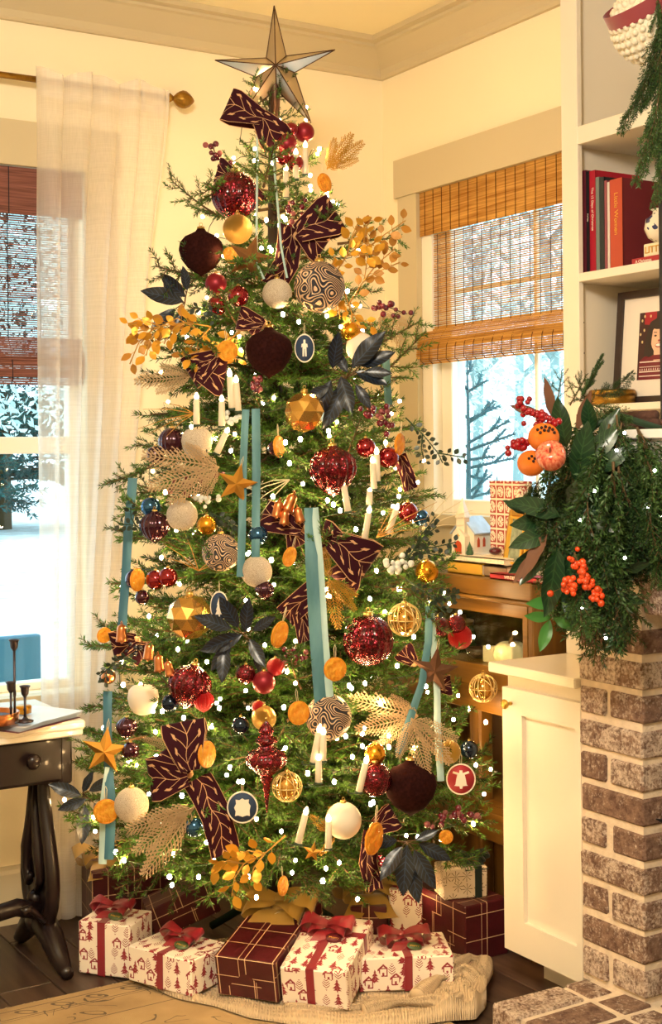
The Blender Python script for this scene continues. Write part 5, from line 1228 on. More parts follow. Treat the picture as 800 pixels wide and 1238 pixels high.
def vine_mat():
    m = mat('maroon_vine_ribbon', hexc('32101A'), .8, spec=.1, sheen=.06); T = NT(m); b = T.n['Principled BSDF']; uv = uvnode(T); sp_ = T.new('ShaderNodeSeparateXYZ'); T.link(uv, sp_.inputs[0]); u, v = sp_.outputs[0], sp_.outputs[1]
    un = T.math('MULTIPLY', u, 1/.10)
    cen = T.math('ADD', .5, T.math('MULTIPLY', T.math('SINE', T.math('MULTIPLY', un, 2*PI)), .06)); dv = T.math('ABSOLUTE', T.math('SUBTRACT', v, cen))
    stem = T.math('LESS_THAN', dv, .009)
    fr = T.math('FRACT', T.math('SUBTRACT', T.math('MULTIPLY', un, 3.), T.math('MULTIPLY', dv, 3.2)))
    leaf = T.math('MULTIPLY', T.math('LESS_THAN', T.math('ABSOLUTE', T.math('SUBTRACT', fr, .5)), .032), T.math('LESS_THAN', dv, .30))
    lo = T.math('MULTIPLY', T.math('LESS_THAN', T.math('ABSOLUTE', T.math('SUBTRACT', dv, .30)), .03), T.math('LESS_THAN', T.math('ABSOLUTE', T.math('SUBTRACT', fr, .5)), .22))
    edge = T.math('GREATER_THAN', T.math('ABSOLUTE', T.math('SUBTRACT', v, .5)), .483)
    msk = T.math('MAXIMUM', T.math('MAXIMUM', stem, leaf), T.math('MAXIMUM', lo, edge))
    T.link(T.mix(msk, hexc('32101A'), hexc('C99A70')), b.inputs['Base Color']); return m
M['vine'] = vine_mat()
def vine_bow(label, loops, tails=(), k=1.07, name='vine_ribbon_bow'):
    """loops: (x0,y0,x1,y1,width) from knot to loop end, px"""
    L = loops or [(tails[0][0][0][0], tails[0][0][0][1], 0, 0, 0)]
    x, y = L[0][0], L[0][1]; p = surf(x, y, k); kk = depth_of(p)/FPX
    o = thing(name, label, 'ribbon bow', p, 0, None, None, (0, 0, -YAW))
    for (x0, y0, x1, y1, w_) in loops:
        w_ *= 1.22
        A = Vector(((x0-x)*kk, 0, -(y0-y)*kk)); d = Vector(((x1-x0)*kk, 0, -(y1-y0)*kk)); Ln = d.length; dn = d.normalized(); pr_ = Vector((-dn.z, 0, dn.x)); P = []; W = []
        for i in range(17):
            t = i/16; a = t*PI; s_ = math.sin(a)**.8; dpt = -math.cos(a)*.28*Ln
            P.append(A+dn*(Ln*s_)+Vector((0, dpt, 0))); W.append(pr_*(w_*kk*(.45+.55*min(1, s_*1.3))))
        obj('loop', MB().strip(P, W, nw=4, curl=lambda s, u: Vector((0, -.02*u*u, 0))).mesh('loop', 'vine'), o)
    for (pts, w_) in tails:
        P = []
        for j in range(len(pts)-1):
            for s_ in range(5): u = s_/5; P.append(Vector(((pts[j][0]+(pts[j+1][0]-pts[j][0])*u-x)*kk, -.01+.008*math.sin((j*5+s_)*.8), -(pts[j][1]+(pts[j+1][1]-pts[j][1])*u-y)*kk)))
        P.append(Vector(((pts[-1][0]-x)*kk, -.01, -(pts[-1][1]-y)*kk))); d = (P[-1]-P[0]).normalized(); pr_ = Vector((-d.z, 0, d.x))
        obj('tail', MB().strip(P, pr_*(w_*kk), nw=4, curl=lambda s, u: Vector((0, .015*math.sin(u*5), 0))).mesh('tail', 'vine'), o)
    if loops: obj('knot', MB().sphere((0, 0, 0), 6*kk, 10, 7, 0, (1, .8, 1)).mesh('knot', 'vine'), o)
    return o
vine_bow('dark vine-patterned ribbon loops just below the mirror star topper', [(318, 146, 274, 126, 34), (312, 140, 336, 172, 34)], k=1.15)
vine_bow('vine ribbon loop and tail beside the swirl ball and gold leaves', [(360, 285, 408, 258, 42), (362, 280, 392, 300, 36)], [([(352, 275), (346, 320), (330, 345)], 30)], 1.03)
vine_bow('vine ribbon peeking out behind the topmost burgundy ribbed ball', [(282, 212, 262, 206, 26), (290, 215, 312, 250, 22)], k=.98)
vine_bow('square vine ribbon loop above the upright candles', [(262, 432, 228, 452, 34), (240, 450, 272, 456, 40)], k=1.05)
vine_bow('vine ribbon loop behind the plum velvet ornament and cameo', [(318, 392, 288, 384, 24), (318, 385, 300, 400, 20)], k=.98)
vine_bow('big vine ribbon bow beside the long teal ribbon', [(418, 662, 386, 650, 40), (400, 652, 448, 684, 46), (430, 678, 412, 705, 34)], k=1.07)
vine_bow('vine ribbon loop behind the upper copper bells', [(365, 640, 318, 620, 30), (352, 640, 362, 660, 24)], k=1.0)
vine_bow('vine ribbon tail crossing under the long teal ribbon', [], [([(382, 712), (358, 732), (344, 745)], 30), ([(362, 740), (369, 775)], 18)], 1.03)
vine_bow('vine ribbon loop at the tree edge behind the highest copper bell', [(165, 775, 135, 782, 30), (160, 780, 176, 792, 26)], k=1.0)
vine_bow('large low vine ribbon bow with long hanging tail', [(228, 935, 180, 942, 42), (232, 928, 222, 872, 44), (226, 935, 200, 905, 30)], [([(238, 940), (262, 985), (272, 1030)], 36)], 1.1)
vine_bow('vine ribbon tail beneath the dangling orange slice and white ball', [(452, 1000, 478, 985, 26)], [([(450, 1000), (444, 1040), (452, 1075)], 22)], 1.0)
vine_bow('vine ribbon scrap beside the paired candles and red balls', [], [([(482, 550), (492, 575), (496, 592)], 18)], 1.02)
vine_bow('vine ribbon loop beside the bronze star under the red ornaments', [(500, 800, 486, 785, 22), (528, 830, 545, 828, 20)], k=1.0)

# ================================================================ LEAF PICKS
def leaf_me(m, w_=.36, fold=.25, bend=.25, n=8):
    v = []; f = []; uv = []
    for i in range(n+1):
        t = i/n; hw = w_/2*math.sin(PI*min(1, t*1.02))**.75*(1-.15*t) if 0 < i < n else .004; z = bend*math.sin(t*PI*.6)*.5
        for j, u in enumerate((-1, -.5, 0, .5, 1)): v.append((u*hw, t, z*.6-fold*abs(u)*hw*-.9+ .02*math.sin(t*16)*abs(u)))
    for i in range(n):
        for j in range(4): a = i*5+j; f.append((a, a+1, a+6, a+5)); uv.append([((j)/4, i/n), ((j+1)/4, i/n), ((j+1)/4, (i+1)/n), (j/4, (i+1)/n)])
    me = MB().add(v, f, 0, uv).mesh('leaf', m); return me
def vein_mat(name, c, cv, rough=.35, spec=.5):
    m = mat(name, hexc(c), rough); T = NT(m); b = T.n['Principled BSDF']; uv = uvnode(T); sp_ = T.new('ShaderNodeSeparateXYZ'); T.link(uv, sp_.inputs[0])
    dv = T.math('ABSOLUTE', T.math('SUBTRACT', sp_.outputs[0], .5)); vein = T.math('LESS_THAN', T.math('ABSOLUTE', T.math('SUBTRACT', T.math('FRACT', T.math('SUBTRACT', T.math('MULTIPLY', sp_.outputs[1], 8.), T.math('MULTIPLY', dv, 3.))), .5)), .10)
    T.link(T.mix(T.math('MAXIMUM', T.math('LESS_THAN', dv, .03), vein), hexc(c), hexc(cv)), b.inputs['Base Color']); return m
M['navyleaf'] = vein_mat('navy_velvet_leaf', '0A1018', '243349', .3); M['goldleaf'] = mat('gold_leaf', hexc('D39A30'), .4, .55, ran=.2); M['magleaf'] = vein_mat('magnolia_green', '1A3620', '2F4E2C', .28); M['magback'] = mat('magnolia_brown_back', hexc('6A4630'), .8, ran=.15)
LEAF = {'navy': leaf_me('navyleaf', .42), 'gold': leaf_me('goldleaf', .74, .12, .15), 'mag': leaf_me('magleaf', .42), 'magb': leaf_me('magback', .27), 'tan': leaf_me(mat('tan_leaf', hexc('B07A2E'), .5, .3, ran=.2), .76, .12, .15)}
def view_dir(ang, y=0.): return Vector((math.cos(ang), y, math.sin(ang))).normalized()
def place_leaf(parent, me, base, ang, Ln, tip=0., roll=0., nm='leaf'):
    """leaf from base, pointing along ang in the view plane; its face looks at the viewer (-Y)"""
    d = view_dir(ang, tip); f_ = Vector((0, -1, 0)); x = d.cross(f_)
    x = x.normalized(); z = x.cross(d); R3 = Matrix((x, d, z)).transposed() @ Euler((0, roll, 0)).to_matrix()
    o = obj(nm, me, parent, base); o.rotation_euler = R3.to_euler(); o.scale = (Ln,)*3; return o
def leaf_pick(label, px, py, leaves, me='navy', k=1.08, name='leaf_pick', stem='twig'):
    p = surf(px, py, k); kk = depth_of(p)/FPX; o = thing(name, label, 'leaf pick', p, 0, None, None, (0, 0, -YAW)); rg = random.Random(int(px*py)); b = MB()
    for (dx, dy, ang, Ln) in leaves:
        base = Vector((dx*kk, rg.uniform(-.015, .01), -dy*kk)); place_leaf(o, LEAF[me], base, math.radians(ang), Ln*kk, rg.uniform(-.3, .15), rg.uniform(-.5, .5)); b.tube([(0, .03, 0), (base.x*.5, .01, base.z*.5), base], .0016, 4)
    obj('stem', b.mesh('stem', stem), o); return o
leaf_pick('big cluster of navy velvet magnolia leaves beside the gold faceted ball', 420, 455, [(-18, -10, 80, 46), (-20, 5, 250, 50), (-8, 0, 285, 52), (10, -5, 335, 42), (15, -12, 20, 46), (5, -10, 45, 60), (-5, 10, 245, 58), (10, 10, 300, 34), (0, -5, 120, 34), (20, -5, 355, 34), (-22, 12, 210, 36)], 'navy', 1.1)
leaf_pick('navy velvet leaves reaching out over the curtain', 222, 365, [(0, 0, 168, 54), (2, -6, 135, 42), (-12, -2, 110, 28), (-10, 8, 225, 42), (0, 8, 250, 30), (4, -14, 100, 30)], 'navy', 1.05)
leaf_pick('navy velvet leaf cluster at the heart of the tree', 292, 768, [(0, 0, 200, 54), (-14, 8, 235, 42), (4, -4, 80, 44), (-4, -10, 120, 46), (10, 4, 300, 40), (-20, 14, 265, 44), (14, -6, 30, 34), (-12, -8, 160, 48), (18, 18, 280, 30)], 'navy', 1.06)
leaf_pick('navy velvet leaves drooping above the toile gift boxes', 492, 1022, [(0, 0, 265, 60), (8, 4, 300, 52), (-6, 0, 235, 48), (14, -2, 330, 44), (-12, -6, 180, 44), (10, -8, 20, 30), (2, 10, 282, 60)], 'navy', 1.06)
leaf_pick('navy velvet leaves beside the carved table leg', 98, 962, [(0, 0, 160, 42), (2, -4, 60, 30), (6, 4, 200, 36), (4, 12, 265, 46), (16, 8, 300, 30), (10, -6, 30, 34)], 'navy', 1.0)
def spray(label, path, me, Ln, n, k=1.06, name='leaf_spray', cat='leaf spray', spread=1., seed=0, branches=0, stem='goldwood'):
    x, y = path[0]; p = surf(x, y, k); kk = depth_of(p)/FPX; o = thing(name, label, cat, p, 0, None, None, (0, 0, -YAW)); rg = random.Random(seed+int(x)); P = [Vector(((a-x)*kk, -.012*i, -(c-y)*kk)) for i, (a, c) in enumerate(path)]
    b = MB(); paths = [P]
    for q in range(branches):
        i0 = rg.randrange(0, max(1, len(P)-1)); A = P[i0]; d = (P[-1]-P[0]); L_ = d.length; a = math.atan2(d.z, d.x)+rg.choice((-1, 1))*rg.uniform(.4, .9)
        paths.append([A, A+view_dir(a, rg.uniform(-.3, .1))*L_*.25, A+view_dir(a*.9, rg.uniform(-.3, .1))*L_*rg.uniform(.4, .6)])
    for Q in paths:
        b.tube(Q, [.0022]+[.0014]*(len(Q)-1), 4); tot = sum((Q[i+1]-Q[i]).length for i in range(len(Q)-1)); m = max(3, int(n*tot/sum((P[i+1]-P[i]).length for i in range(len(P)-1))))
        for i in range(m):
            t = .12+.88*(i+.5)/m; s_ = t*tot; j = 0
            while j < len(Q)-2 and s_ > (Q[j+1]-Q[j]).length: s_ -= (Q[j+1]-Q[j]).length; j += 1
            dv = (Q[j+1]-Q[j]); base = Q[j]+dv.normalized()*min(s_, dv.length); a = math.atan2(dv.z, dv.x)+(1 if i % 2 else -1)*rg.uniform(.5, 1.1)*spread
            off = view_dir(a, rg.uniform(-.3, .3))*Ln*kk*.35; b.tube([base, base+off], .0008, 3)
            place_leaf(o, LEAF[me], base+off, a, Ln*kk*rg.uniform(.8, 1.2), rg.uniform(-.4, .3), rg.uniform(-.8, .8))
        
    obj('stem', b.mesh('stem', stem), o); return o
M['goldwood'] = mat('gold_stem', hexc('B98A3A'), .5, .4)
spray('gold eucalyptus leaf spray standing out beside the corner window', [(395, 345), (420, 310), (440, 295), (452, 300)], 'gold', 13, 10, 1.05, seed=1, branches=6)
spray('tan and gold leaf spray fanning beside the woven shade', [(420, 370), (440, 340), (447, 300), (440, 275)], 'tan', 13, 12, 1.02, seed=5, branches=3)
spray('gold leaf spray hanging below the swirl ball', [(415, 350), (425, 380), (432, 410)], 'gold', 12, 8, 1.07, seed=9, branches=4)
spray('gold eucalyptus leaf spray reaching over the curtain', [(255, 395), (225, 390), (195, 395), (165, 402)], 'gold', 14, 12, 1.04, seed=2, branches=4)
spray('tan leaf spray below the navy leaves at the curtain', [(250, 405), (215, 385), (185, 400), (172, 416)], 'tan', 14, 9, 1.0, seed=3, branches=2)
spray('gold eucalyptus leaf spray above the gold organza bow', [(345, 1010), (320, 1030), (295, 1040), (270, 1035)], 'gold', 15, 10, 1.1, seed=4, branches=4)
spray('small gold leaf spray beside the square vine ribbon loop', [(290, 400), (262, 425), (240, 438)], 'gold', 13, 8, 1.05, seed=6, branches=2)
# lacy cream fronds
M['lace'] = mat('champagne_glitter_frond', hexc('DDBD90'), .6, .1, bump=1., bscale=400)
def frond_me(seed):
    rg = random.Random(seed); b = MB(); b.tube([(0, 0, 0), (0, .5, .03), (0, 1, 0)], [.012, .009, .004], 4)
    for i in range(16):
        t = .08+.9*i/16; l = rg.uniform(.15, .26)*(math.sin(PI*min(1, t*.9+.12)))**.8
        for s_ in (-1, 1):
            a = .85; bx_, by_ = s_*math.sin(a)*l, math.cos(a)*l; b.add([(0, t-.008, .01), (bx_*.55-.0, t+by_*.5-.016, .02), (bx_, t+by_, -.01), (bx_*.5, t+by_*.5+.008, .02), (0, t+.008, .01)], [(0, 1, 2, 3, 4)])
            for q in (.3, .55, .8): b.add([(bx_*q, t+by_*q, .012), (bx_*q+s_*.01, t+by_*q+.05, .03), (bx_*q+s_*.035, t+by_*q+.035, .0)], [(0, 1, 2)])
    return b.mesh('frond', 'lace', False)
FR = [frond_me(1), frond_me(2)]
M['lacegold'] = mat('gold_glitter_frond', hexc('C9983A'), .45, .6, bump=1., bscale=400)
def lace(label, px, py, fr, k=1.06, name='lace_frond_spray', gold=False):
    p = surf(px, py, k); kk = depth_of(p)/FPX; o = thing(name, label, 'frond spray', p, 0, None, None, (0, 0, -YAW)); rg = random.Random(int(px+py))
    for i, (ang, Ln) in enumerate(fr): place_leaf(o, FR[i % 2], Vector((0, -.004*i, 0)), math.radians(ang), Ln*kk, rg.uniform(-.25, .1), rg.uniform(-.35, .35), 'frond')
    if gold:
        for c in o.children: relink(c, 'lacegold')
    return o
lace('champagne lacy spray sprouting near the topmost orange slice', 395, 205, [(55, 55), (35, 55), (75, 40), (15, 40)], 1.0, gold=True)
lace('champagne lacy frond drooping toward the corner window', 462, 375, [(300, 62), (330, 40), (270, 40)], 1.0)
lace('champagne lacy spray beside the square vine ribbon loop over the curtain', 232, 455, [(185, 70), (160, 40), (205, 48)], 1.03)
lace('large champagne fern spray above the shiny blue ball', 265, 565, [(170, 95), (195, 90), (215, 75), (145, 50), (240, 50)], 1.05)
lace('champagne fern spray beside the curving teal ribbon', 505, 865, [(165, 90), (190, 80), (215, 60), (140, 45)], 1.07)
lace('pale fern frond drooping over the biggest velvet ornament', 497, 868, [(310, 75), (285, 72), (335, 62), (250, 50)], 1.12)
lace('champagne fern spray drooping over the dark plaid gifts', 235, 975, [(215, 90), (232, 100), (200, 60), (195, 85)], 1.08)
lace('gold lacy spray beside the big vine ribbon bow', 398, 700, [(280, 62), (310, 50), (250, 40), (100, 40), (330, 40)], 1.07, gold=True)
lace('champagne lacy tuft over the low vine ribbon bow', 215, 905, [(20, 38), (160, 45), (60, 30), (340, 34)], 1.13)
lace('champagne lacy tuft behind the lower velvet ornament and low candles', 405, 1010, [(100, 36), (140, 40), (60, 40), (230, 30)], 1.0, gold=True)
# twig sprays
def twigs(label, px, py, segs, m='goldwood', k=1.06):
    p = surf(px, py, k); kk = depth_of(p)/FPX; o = thing('twig_spray', label, 'twigs', p, 0, None, None, (0, 0, -YAW)); rg = random.Random(int(px))
    for (ang, Ln) in segs:
        a = math.radians(ang); d = view_dir(a, rg.uniform(-.3, .1))*Ln*kk; obj('twig', MB().tube([(0, 0, 0), d*.5+Vector((0, 0, .006)), d], [.0014, .0010, .0005], 4).mesh('twig', m), o)
twigs('gold wire twig spray reaching past the plum ball to the curtain', 235, 500, [(175, 62), (195, 70), (205, 62), (160, 40), (220, 45)])
twigs('gold twig spray under the leaning candles', 455, 650, [(20, 70), (30, 85), (45, 60), (10, 60), (60, 40)])
twigs('pale twig spray in front of the window sill', 510, 640, [(35, 60), (50, 62), (20, 66), (65, 40), (5, 50)], 'string')
twigs('gold twig spray above the gold faceted ball', 240, 690, [(110, 50), (140, 55), (160, 50), (35, 50), (15, 60)])
twigs('pale green twig spray crossing by the copper gold star', 350, 580, [(200, 60), (215, 70), (230, 60), (190, 40)], 'string')

# ---------------------------------------------------------------- berries
M['berry'] = mat('burgundy_berry', hexc('5E0F22'), .2, coat=.5, ran=.3); M['berryfrost'] = mat('frosted_pink_berry', hexc('8A4644'), .5, ran=.3); M['berrywhite'] = mat('white_berry', hexc('D3D6CE'), .5, ran=.15); M['berryblack'] = mat('black_berry', hexc('1C1A22'), .25, coat=.4); M['berryred'] = mat('red_berry', hexc('8C0A18'), .3, coat=.15, ran=.2); M['berryor'] = mat('orange_red_berry', hexc('D8481C'), .2, coat=.4, ran=.2)
BME = {m: MB().sphere((0, 0, 0), 1, 9, 6).mesh('berry', m) for m in ('berry', 'berryfrost', 'berrywhite', 'berryblack', 'berryred', 'berryor')}
def berries(label, path, n, r, sp_, m='berry', m2=None, k=1.07, loc=None, name='berry_sprig'):
    x, y = path[0]; p = loc(x, y) if loc else surf(x, y, k); kk = depth_of(p)/FPX; o = thing(name, label, 'berries', p, 0, None, None, (0, 0, -YAW)); rg = random.Random(int(x*3+y)); b = MB()
    P = [Vector(((a-x)*kk, 0, -(c-y)*kk)) for a, c in path]; b.tube(P, .0014, 4) if len(P) > 1 else None
    for i in range(n):
        t = (i+.5)/n*(len(P)-1); j = min(len(P)-2, int(t)) if len(P) > 1 else 0; c = P[j].lerp(P[j+1], t-j) if len(P) > 1 else P[0]
        q = c+Vector((rg.gauss(0, .5)*sp_*kk, rg.uniform(-.6, .2)*sp_*kk, rg.gauss(0, .5)*sp_*kk)); b.tube([c, q], .0007, 3); obj('berry', BME[m2 if (m2 and rg.random() < .35) else m], o, q, None, r*kk*rg.uniform(.8, 1.2))
    obj('stem', b.mesh('stem', 'twig'), o); return o
berries('burgundy berry sprig poking out by the topmost burgundy ribbed ball', [(275, 205), (262, 190), (258, 178)], 16, 3.4, 10, 'berry', 'berryfrost', 1.05)
berries('burgundy berry cluster above the vine ribbon loop', [(352, 250), (362, 268), (372, 280)], 26, 3.6, 16, 'berry', 'berryfrost', 1.08)
berries('long burgundy berry sprig pointing at the woven shade', [(448, 372), (470, 372), (492, 380)], 16, 3.4, 8, 'berry', None, 1.05)
berries('frosted berry cluster under the plum velvet ornament and cameo', [(311, 460), (312, 472)], 18, 3.2, 9, 'berry', 'berryfrost', 1.06)
berries('burgundy berry spray below the large champagne fern', [(210, 592), (235, 582), (262, 572)], 22, 3.2, 12, 'berry', 'berryfrost', 1.07)
berries('burgundy berry cluster below the navy magnolia leaves', [(440, 492), (458, 503), (472, 512)], 24, 3.4, 12, 'berry', 'berryfrost', 1.07)
berries('burgundy berry cluster beside the long teal ribbon and orange slice', [(350, 785), (365, 795)], 22, 3.2, 11, 'berry', 'berryfrost', 1.05)
berries('frosted burgundy berry sprig reaching past the red bell disc', [(520, 998), (540, 982), (555, 985), (582, 984)], 22, 3.6, 11, 'berry', 'berryfrost', 1.06)
berries('frosted white berries beside the tall candle', [(270, 512), (290, 505)], 16, 3., 9, 'berrywhite', None, 1.05)
berries('frosted white berry cluster beside the satin gold ball', [(468, 685), (490, 682)], 22, 3.6, 11, 'berrywhite', None, 1.07)
berries('frosted white berries under the burgundy berry spray', [(238, 606), (258, 604)], 16, 3., 9, 'berrywhite', None, 1.06)
berries('black berry sprig behind the copper bells', [(150, 785), (165, 782), (178, 792)], 12, 3.6, 9, 'berryblack', None, 1.05)
berries('burgundy berries behind the biggest velvet ornament', [(455, 1030), (462, 1050)], 10, 3.2, 9, 'berry', None, .98)
# dark ivy sprigs
M['ivy'] = mat('dark_ivy', hexc('1F2E24'), .4, ran=.25); LEAF['ivy'] = leaf_me('ivy', .8, .1, .1)
for lab, path, n, br in (('dark ivy sprig reaching toward the window frame', [(490, 505), (510, 525), (528, 548), (533, 560)], 16, 2), ('dark ivy sprig behind the satin gold ball', [(480, 690), (500, 665), (530, 660), (550, 655)], 18, 4), ('dark ivy sprig below the satin gold ball', [(490, 700), (520, 720), (545, 730)], 14, 3), ('dark ivy sprig at the outermost teal ribbon', [(185, 650), (165, 635), (145, 632)], 10, 2), ('dark ivy sprig curling below the tree-edge bells', [(165, 800), (140, 800), (122, 815)], 12, 2), ('dark ivy sprig behind the swirl ball at the twin ribbons', [(255, 620), (275, 630), (285, 645)], 12, 2), ('ivy sprig beneath the plum velvet ornament and red balls', [(270, 385), (250, 375), (235, 372)], 8, 1)):
    spray(lab, path, 'ivy', 7, n, 1.05, 'ivy_sprig', 'ivy', 1.1, 11, br, 'wire')
# ================================================================ RUG, BLANKET, GIFTS
def rug_mat():
    m = mat('cream_floral_rug', hexc('CDB48C'), .95); T = NT(m); b = T.n['Principled BSDF']; T.bsdf = b; g = T.new('ShaderNodeTexCoord'); s_ = T.new('ShaderNodeSeparateXYZ'); T.link(g.outputs['Object'], s_.inputs[0])
    e = T.math('SUBTRACT', 3.262, s_.outputs[1])          # distance from the back edge
    ex = T.math('SUBTRACT', 1.93, s_.outputs[0]); e = T.math('MINIMUM', e, ex)
    def line(d, w_): return T.math('LESS_THAN', T.math('ABSOLUTE', T.math('SUBTRACT', e, d)), w_)
    lines = T.math('MAXIMUM', T.math('MAXIMUM', line(.028, .0016), line(.075, .0016)), T.math('MAXIMUM', line(.085, .001), line(.175, .0016)))
    n = T.new('ShaderNodeTexNoise'); n.inputs['Scale'].default_value = 9; n.inputs['Detail'].default_value = 1; n.inputs['Distortion'].default_value = 1.5; T.link(g.outputs['Object'], n.inputs[0])
    cont = T.math('LESS_THAN', T.math('ABSOLUTE', T.math('SUBTRACT', T.math('FRACT', T.math('MULTIPLY', n.outputs[0], 5.)), .5)), .07)
    n2 = T.new('ShaderNodeTexNoise'); n2.inputs['Scale'].default_value = 5; T.link(g.outputs['Object'], n2.inputs[0]); cont = T.math('MULTIPLY', cont, T.math('GREATER_THAN', n2.outputs[0], .5))
    # border motifs: rows of small rings and crosses
    u = T.math('SUBTRACT', T.math('FRACT', T.math('MULTIPLY', T.math('ADD', s_.outputs[0], s_.outputs[1]), 11.)), .5); v = T.math('MULTIPLY', T.math('SUBTRACT', e, .052), 11.)
    rr = T.math('SQRT', T.math('ADD', T.math('MULTIPLY', u, u), T.math('MULTIPLY', v, v))); ring = T.math('LESS_THAN', T.math('ABSOLUTE', T.math('SUBTRACT', rr, .16)), .035)
    msk = T.math('MAXIMUM', T.math('MAXIMUM', lines, ring), cont); v3 = T.new('ShaderNodeTexNoise'); v3.inputs['Scale'].default_value = 6; v3.inputs['Detail'].default_value = 6; T.link(g.outputs['Object'], v3.inputs[0])
    base = T.mix(T.math('MULTIPLY_ADD', v3.outputs[0], 2.5, -.7), hexc('8E7450'), hexc('B0946A')); T.link(T.mix(T.math('MULTIPLY', msk, .8), base, hexc('4A4038')), b.inputs['Base Color'])
    n4 = T.new('ShaderNodeTexNoise'); n4.inputs['Scale'].default_value = 420; T.link(g.outputs['Object'], n4.inputs[0]); T.bump(n4.outputs[0], .5, .003); return m
M['rug'] = rug_mat()
rug = thing('area_rug', 'cream oriental area rug with thin dark border lines on the plank floor', 'rug', (1.0, 2.6, 0))
part('pile', bx((-.6, 1.5, 0), (1.93, 3.262, .007), 'rug', bev=.002), rug)
b = MB(); rg = random.Random(1); x = -.5
while x < 1.92: b.box((x, 3.260, .001), (x+.005, 3.260+rg.uniform(.004, .009), .004)); x += .009
o = part('fringe', b.mesh('fr', mat('rug_fringe', hexc('D8C7A4'), .95), False), rug); o['kind'] = 'stuff'
def knit_mat():
    m = mat('taupe_knit', hexc('C2AC8E'), .95); T = NT(m); b = T.n['Principled BSDF']; T.bsdf = b; uv = uvnode(T); s_ = T.new('ShaderNodeSeparateXYZ'); T.link(uv, s_.inputs[0])
    fu = T.math('ABSOLUTE', T.math('SUBTRACT', T.math('FRACT', T.math('MULTIPLY', s_.outputs[0], 64.)), .5)); fv = T.math('FRACT', T.math('ADD', T.math('MULTIPLY', s_.outputs[1], 72.), T.math('MULTIPLY', fu, 1.2)))
    h = T.math('MULTIPLY', T.math('SUBTRACT', .5, T.math('ABSOLUTE', T.math('SUBTRACT', fu, .25))), T.math('SUBTRACT', 1., T.math('ABSOLUTE', T.math('SUBTRACT', fv, .5))))
    T.bump(h, 1., .012); return m
M['knit'] = knit_mat()
# blanket: outline on the floor (px), filled grid with rolled front edge and a bunched heap on the right
def fl_(px, py, z=0.): return onax(px, py, 2, z)
bk_ = thing('knit_blanket', 'taupe chunky knit blanket spread as a tree skirt under the gifts', 'blanket', (1.7, 3.0, .007))
front = [(140, 1180), (175, 1196), (215, 1213), (260, 1222), (300, 1236), (345, 1243), (400, 1250), (450, 1252), (500, 1246), (540, 1240), (575, 1238), (588, 1222)]
backp = [(150, 1150), (185, 1148), (225, 1146), (270, 1144), (310, 1142), (350, 1140), (400, 1138), (445, 1138), (490, 1138), (525, 1142), (560, 1150), (592, 1166)]
v = []; f = []; uv = []; NN = 22; MM = 90
def interp(L, t):
    a = t*(len(L)-1); i = min(len(L)-2, int(a)); u = a-i; return (L[i][0]+(L[i+1][0]-L[i][0])*u, L[i][1]+(L[i+1][1]-L[i][1])*u)
def hblank(u, w_):
    h = .010+.004*math.sin(u*40+w_*3)+.003*math.sin(w_*17+u*9)
    if w_ < .12: h += .006*math.sin(w_/.12*PI)
    heap = smooth((u-.68)/.22)*smooth((.85-w_)/.4); h += heap*(.018+.020*math.sin(w_*15+u*34)**2+.012*math.sin(u*70+w_*9))
    if w_ == 0: h = .004
    return max(.004, h)
for i in range(MM+1):
    u = i/MM; A = fl_(*interp(front, u)); Bp = fl_(*interp(backp, u))
    for j in range(NN+1):
        w_ = j/NN; q = A.lerp(Bp, w_); v.append((q.x, q.y, .007+hblank(u, w_)))
for i in range(MM):
    for j in range(NN):
        a = i*(NN+1)+j; f.append((a, a+NN+1, a+NN+2, a+1)); uv.append([(i*1.1/MM, j*.35/NN), ((i+1)*1.1/MM, j*.35/NN), ((i+1)*1.1/MM, (j+1)*.35/NN), (i*1.1/MM, (j+1)*.35/NN)])
part('body', MB().add(v, f, 0, uv).mesh('blanket', 'knit'), bk_)
def fold(pts, r):
    P = [fl_(a, c)+Vector((0, 0, h)) for a, c, h in pts]; Q = []
    for i in range(len(P)-1):
        for s_ in range(5): Q.append(P[i].lerp(P[i+1], s_/5))
    Q.append(P[-1]); mb = MB(); n = 12; mb.tube(Q, [r*(.75+.35*math.sin(i*.6+1)) for i in range(len(Q))], n)
    mb.uv = []
    for i in range(len(Q)-1):
        for k in range(n): mb.uv.append([(i*.03, k/n*.1), (i*.03, (k+1)/n*.1), ((i+1)*.03, (k+1)/n*.1), ((i+1)*.03, k/n*.1)])
    mb.uv += [None, None]; part('fold', mb.mesh('fold', 'knit'), bk_)
fold([(505, 1222, .03), (530, 1205, .045), (560, 1200, .05), (583, 1208, .03)], .024)
fold([(545, 1188, .03), (568, 1178, .045), (586, 1183, .04), (582, 1206, .03)], .022)
fold([(440, 1234, .02), (480, 1226, .03), (520, 1226, .03), (560, 1232, .025)], .020)
fold([(548, 1225, .02), (565, 1216, .03), (580, 1226, .02)], .02)
fold([(345, 1228, .015), (395, 1231, .02), (440, 1228, .02), (470, 1218, .02)], .015)

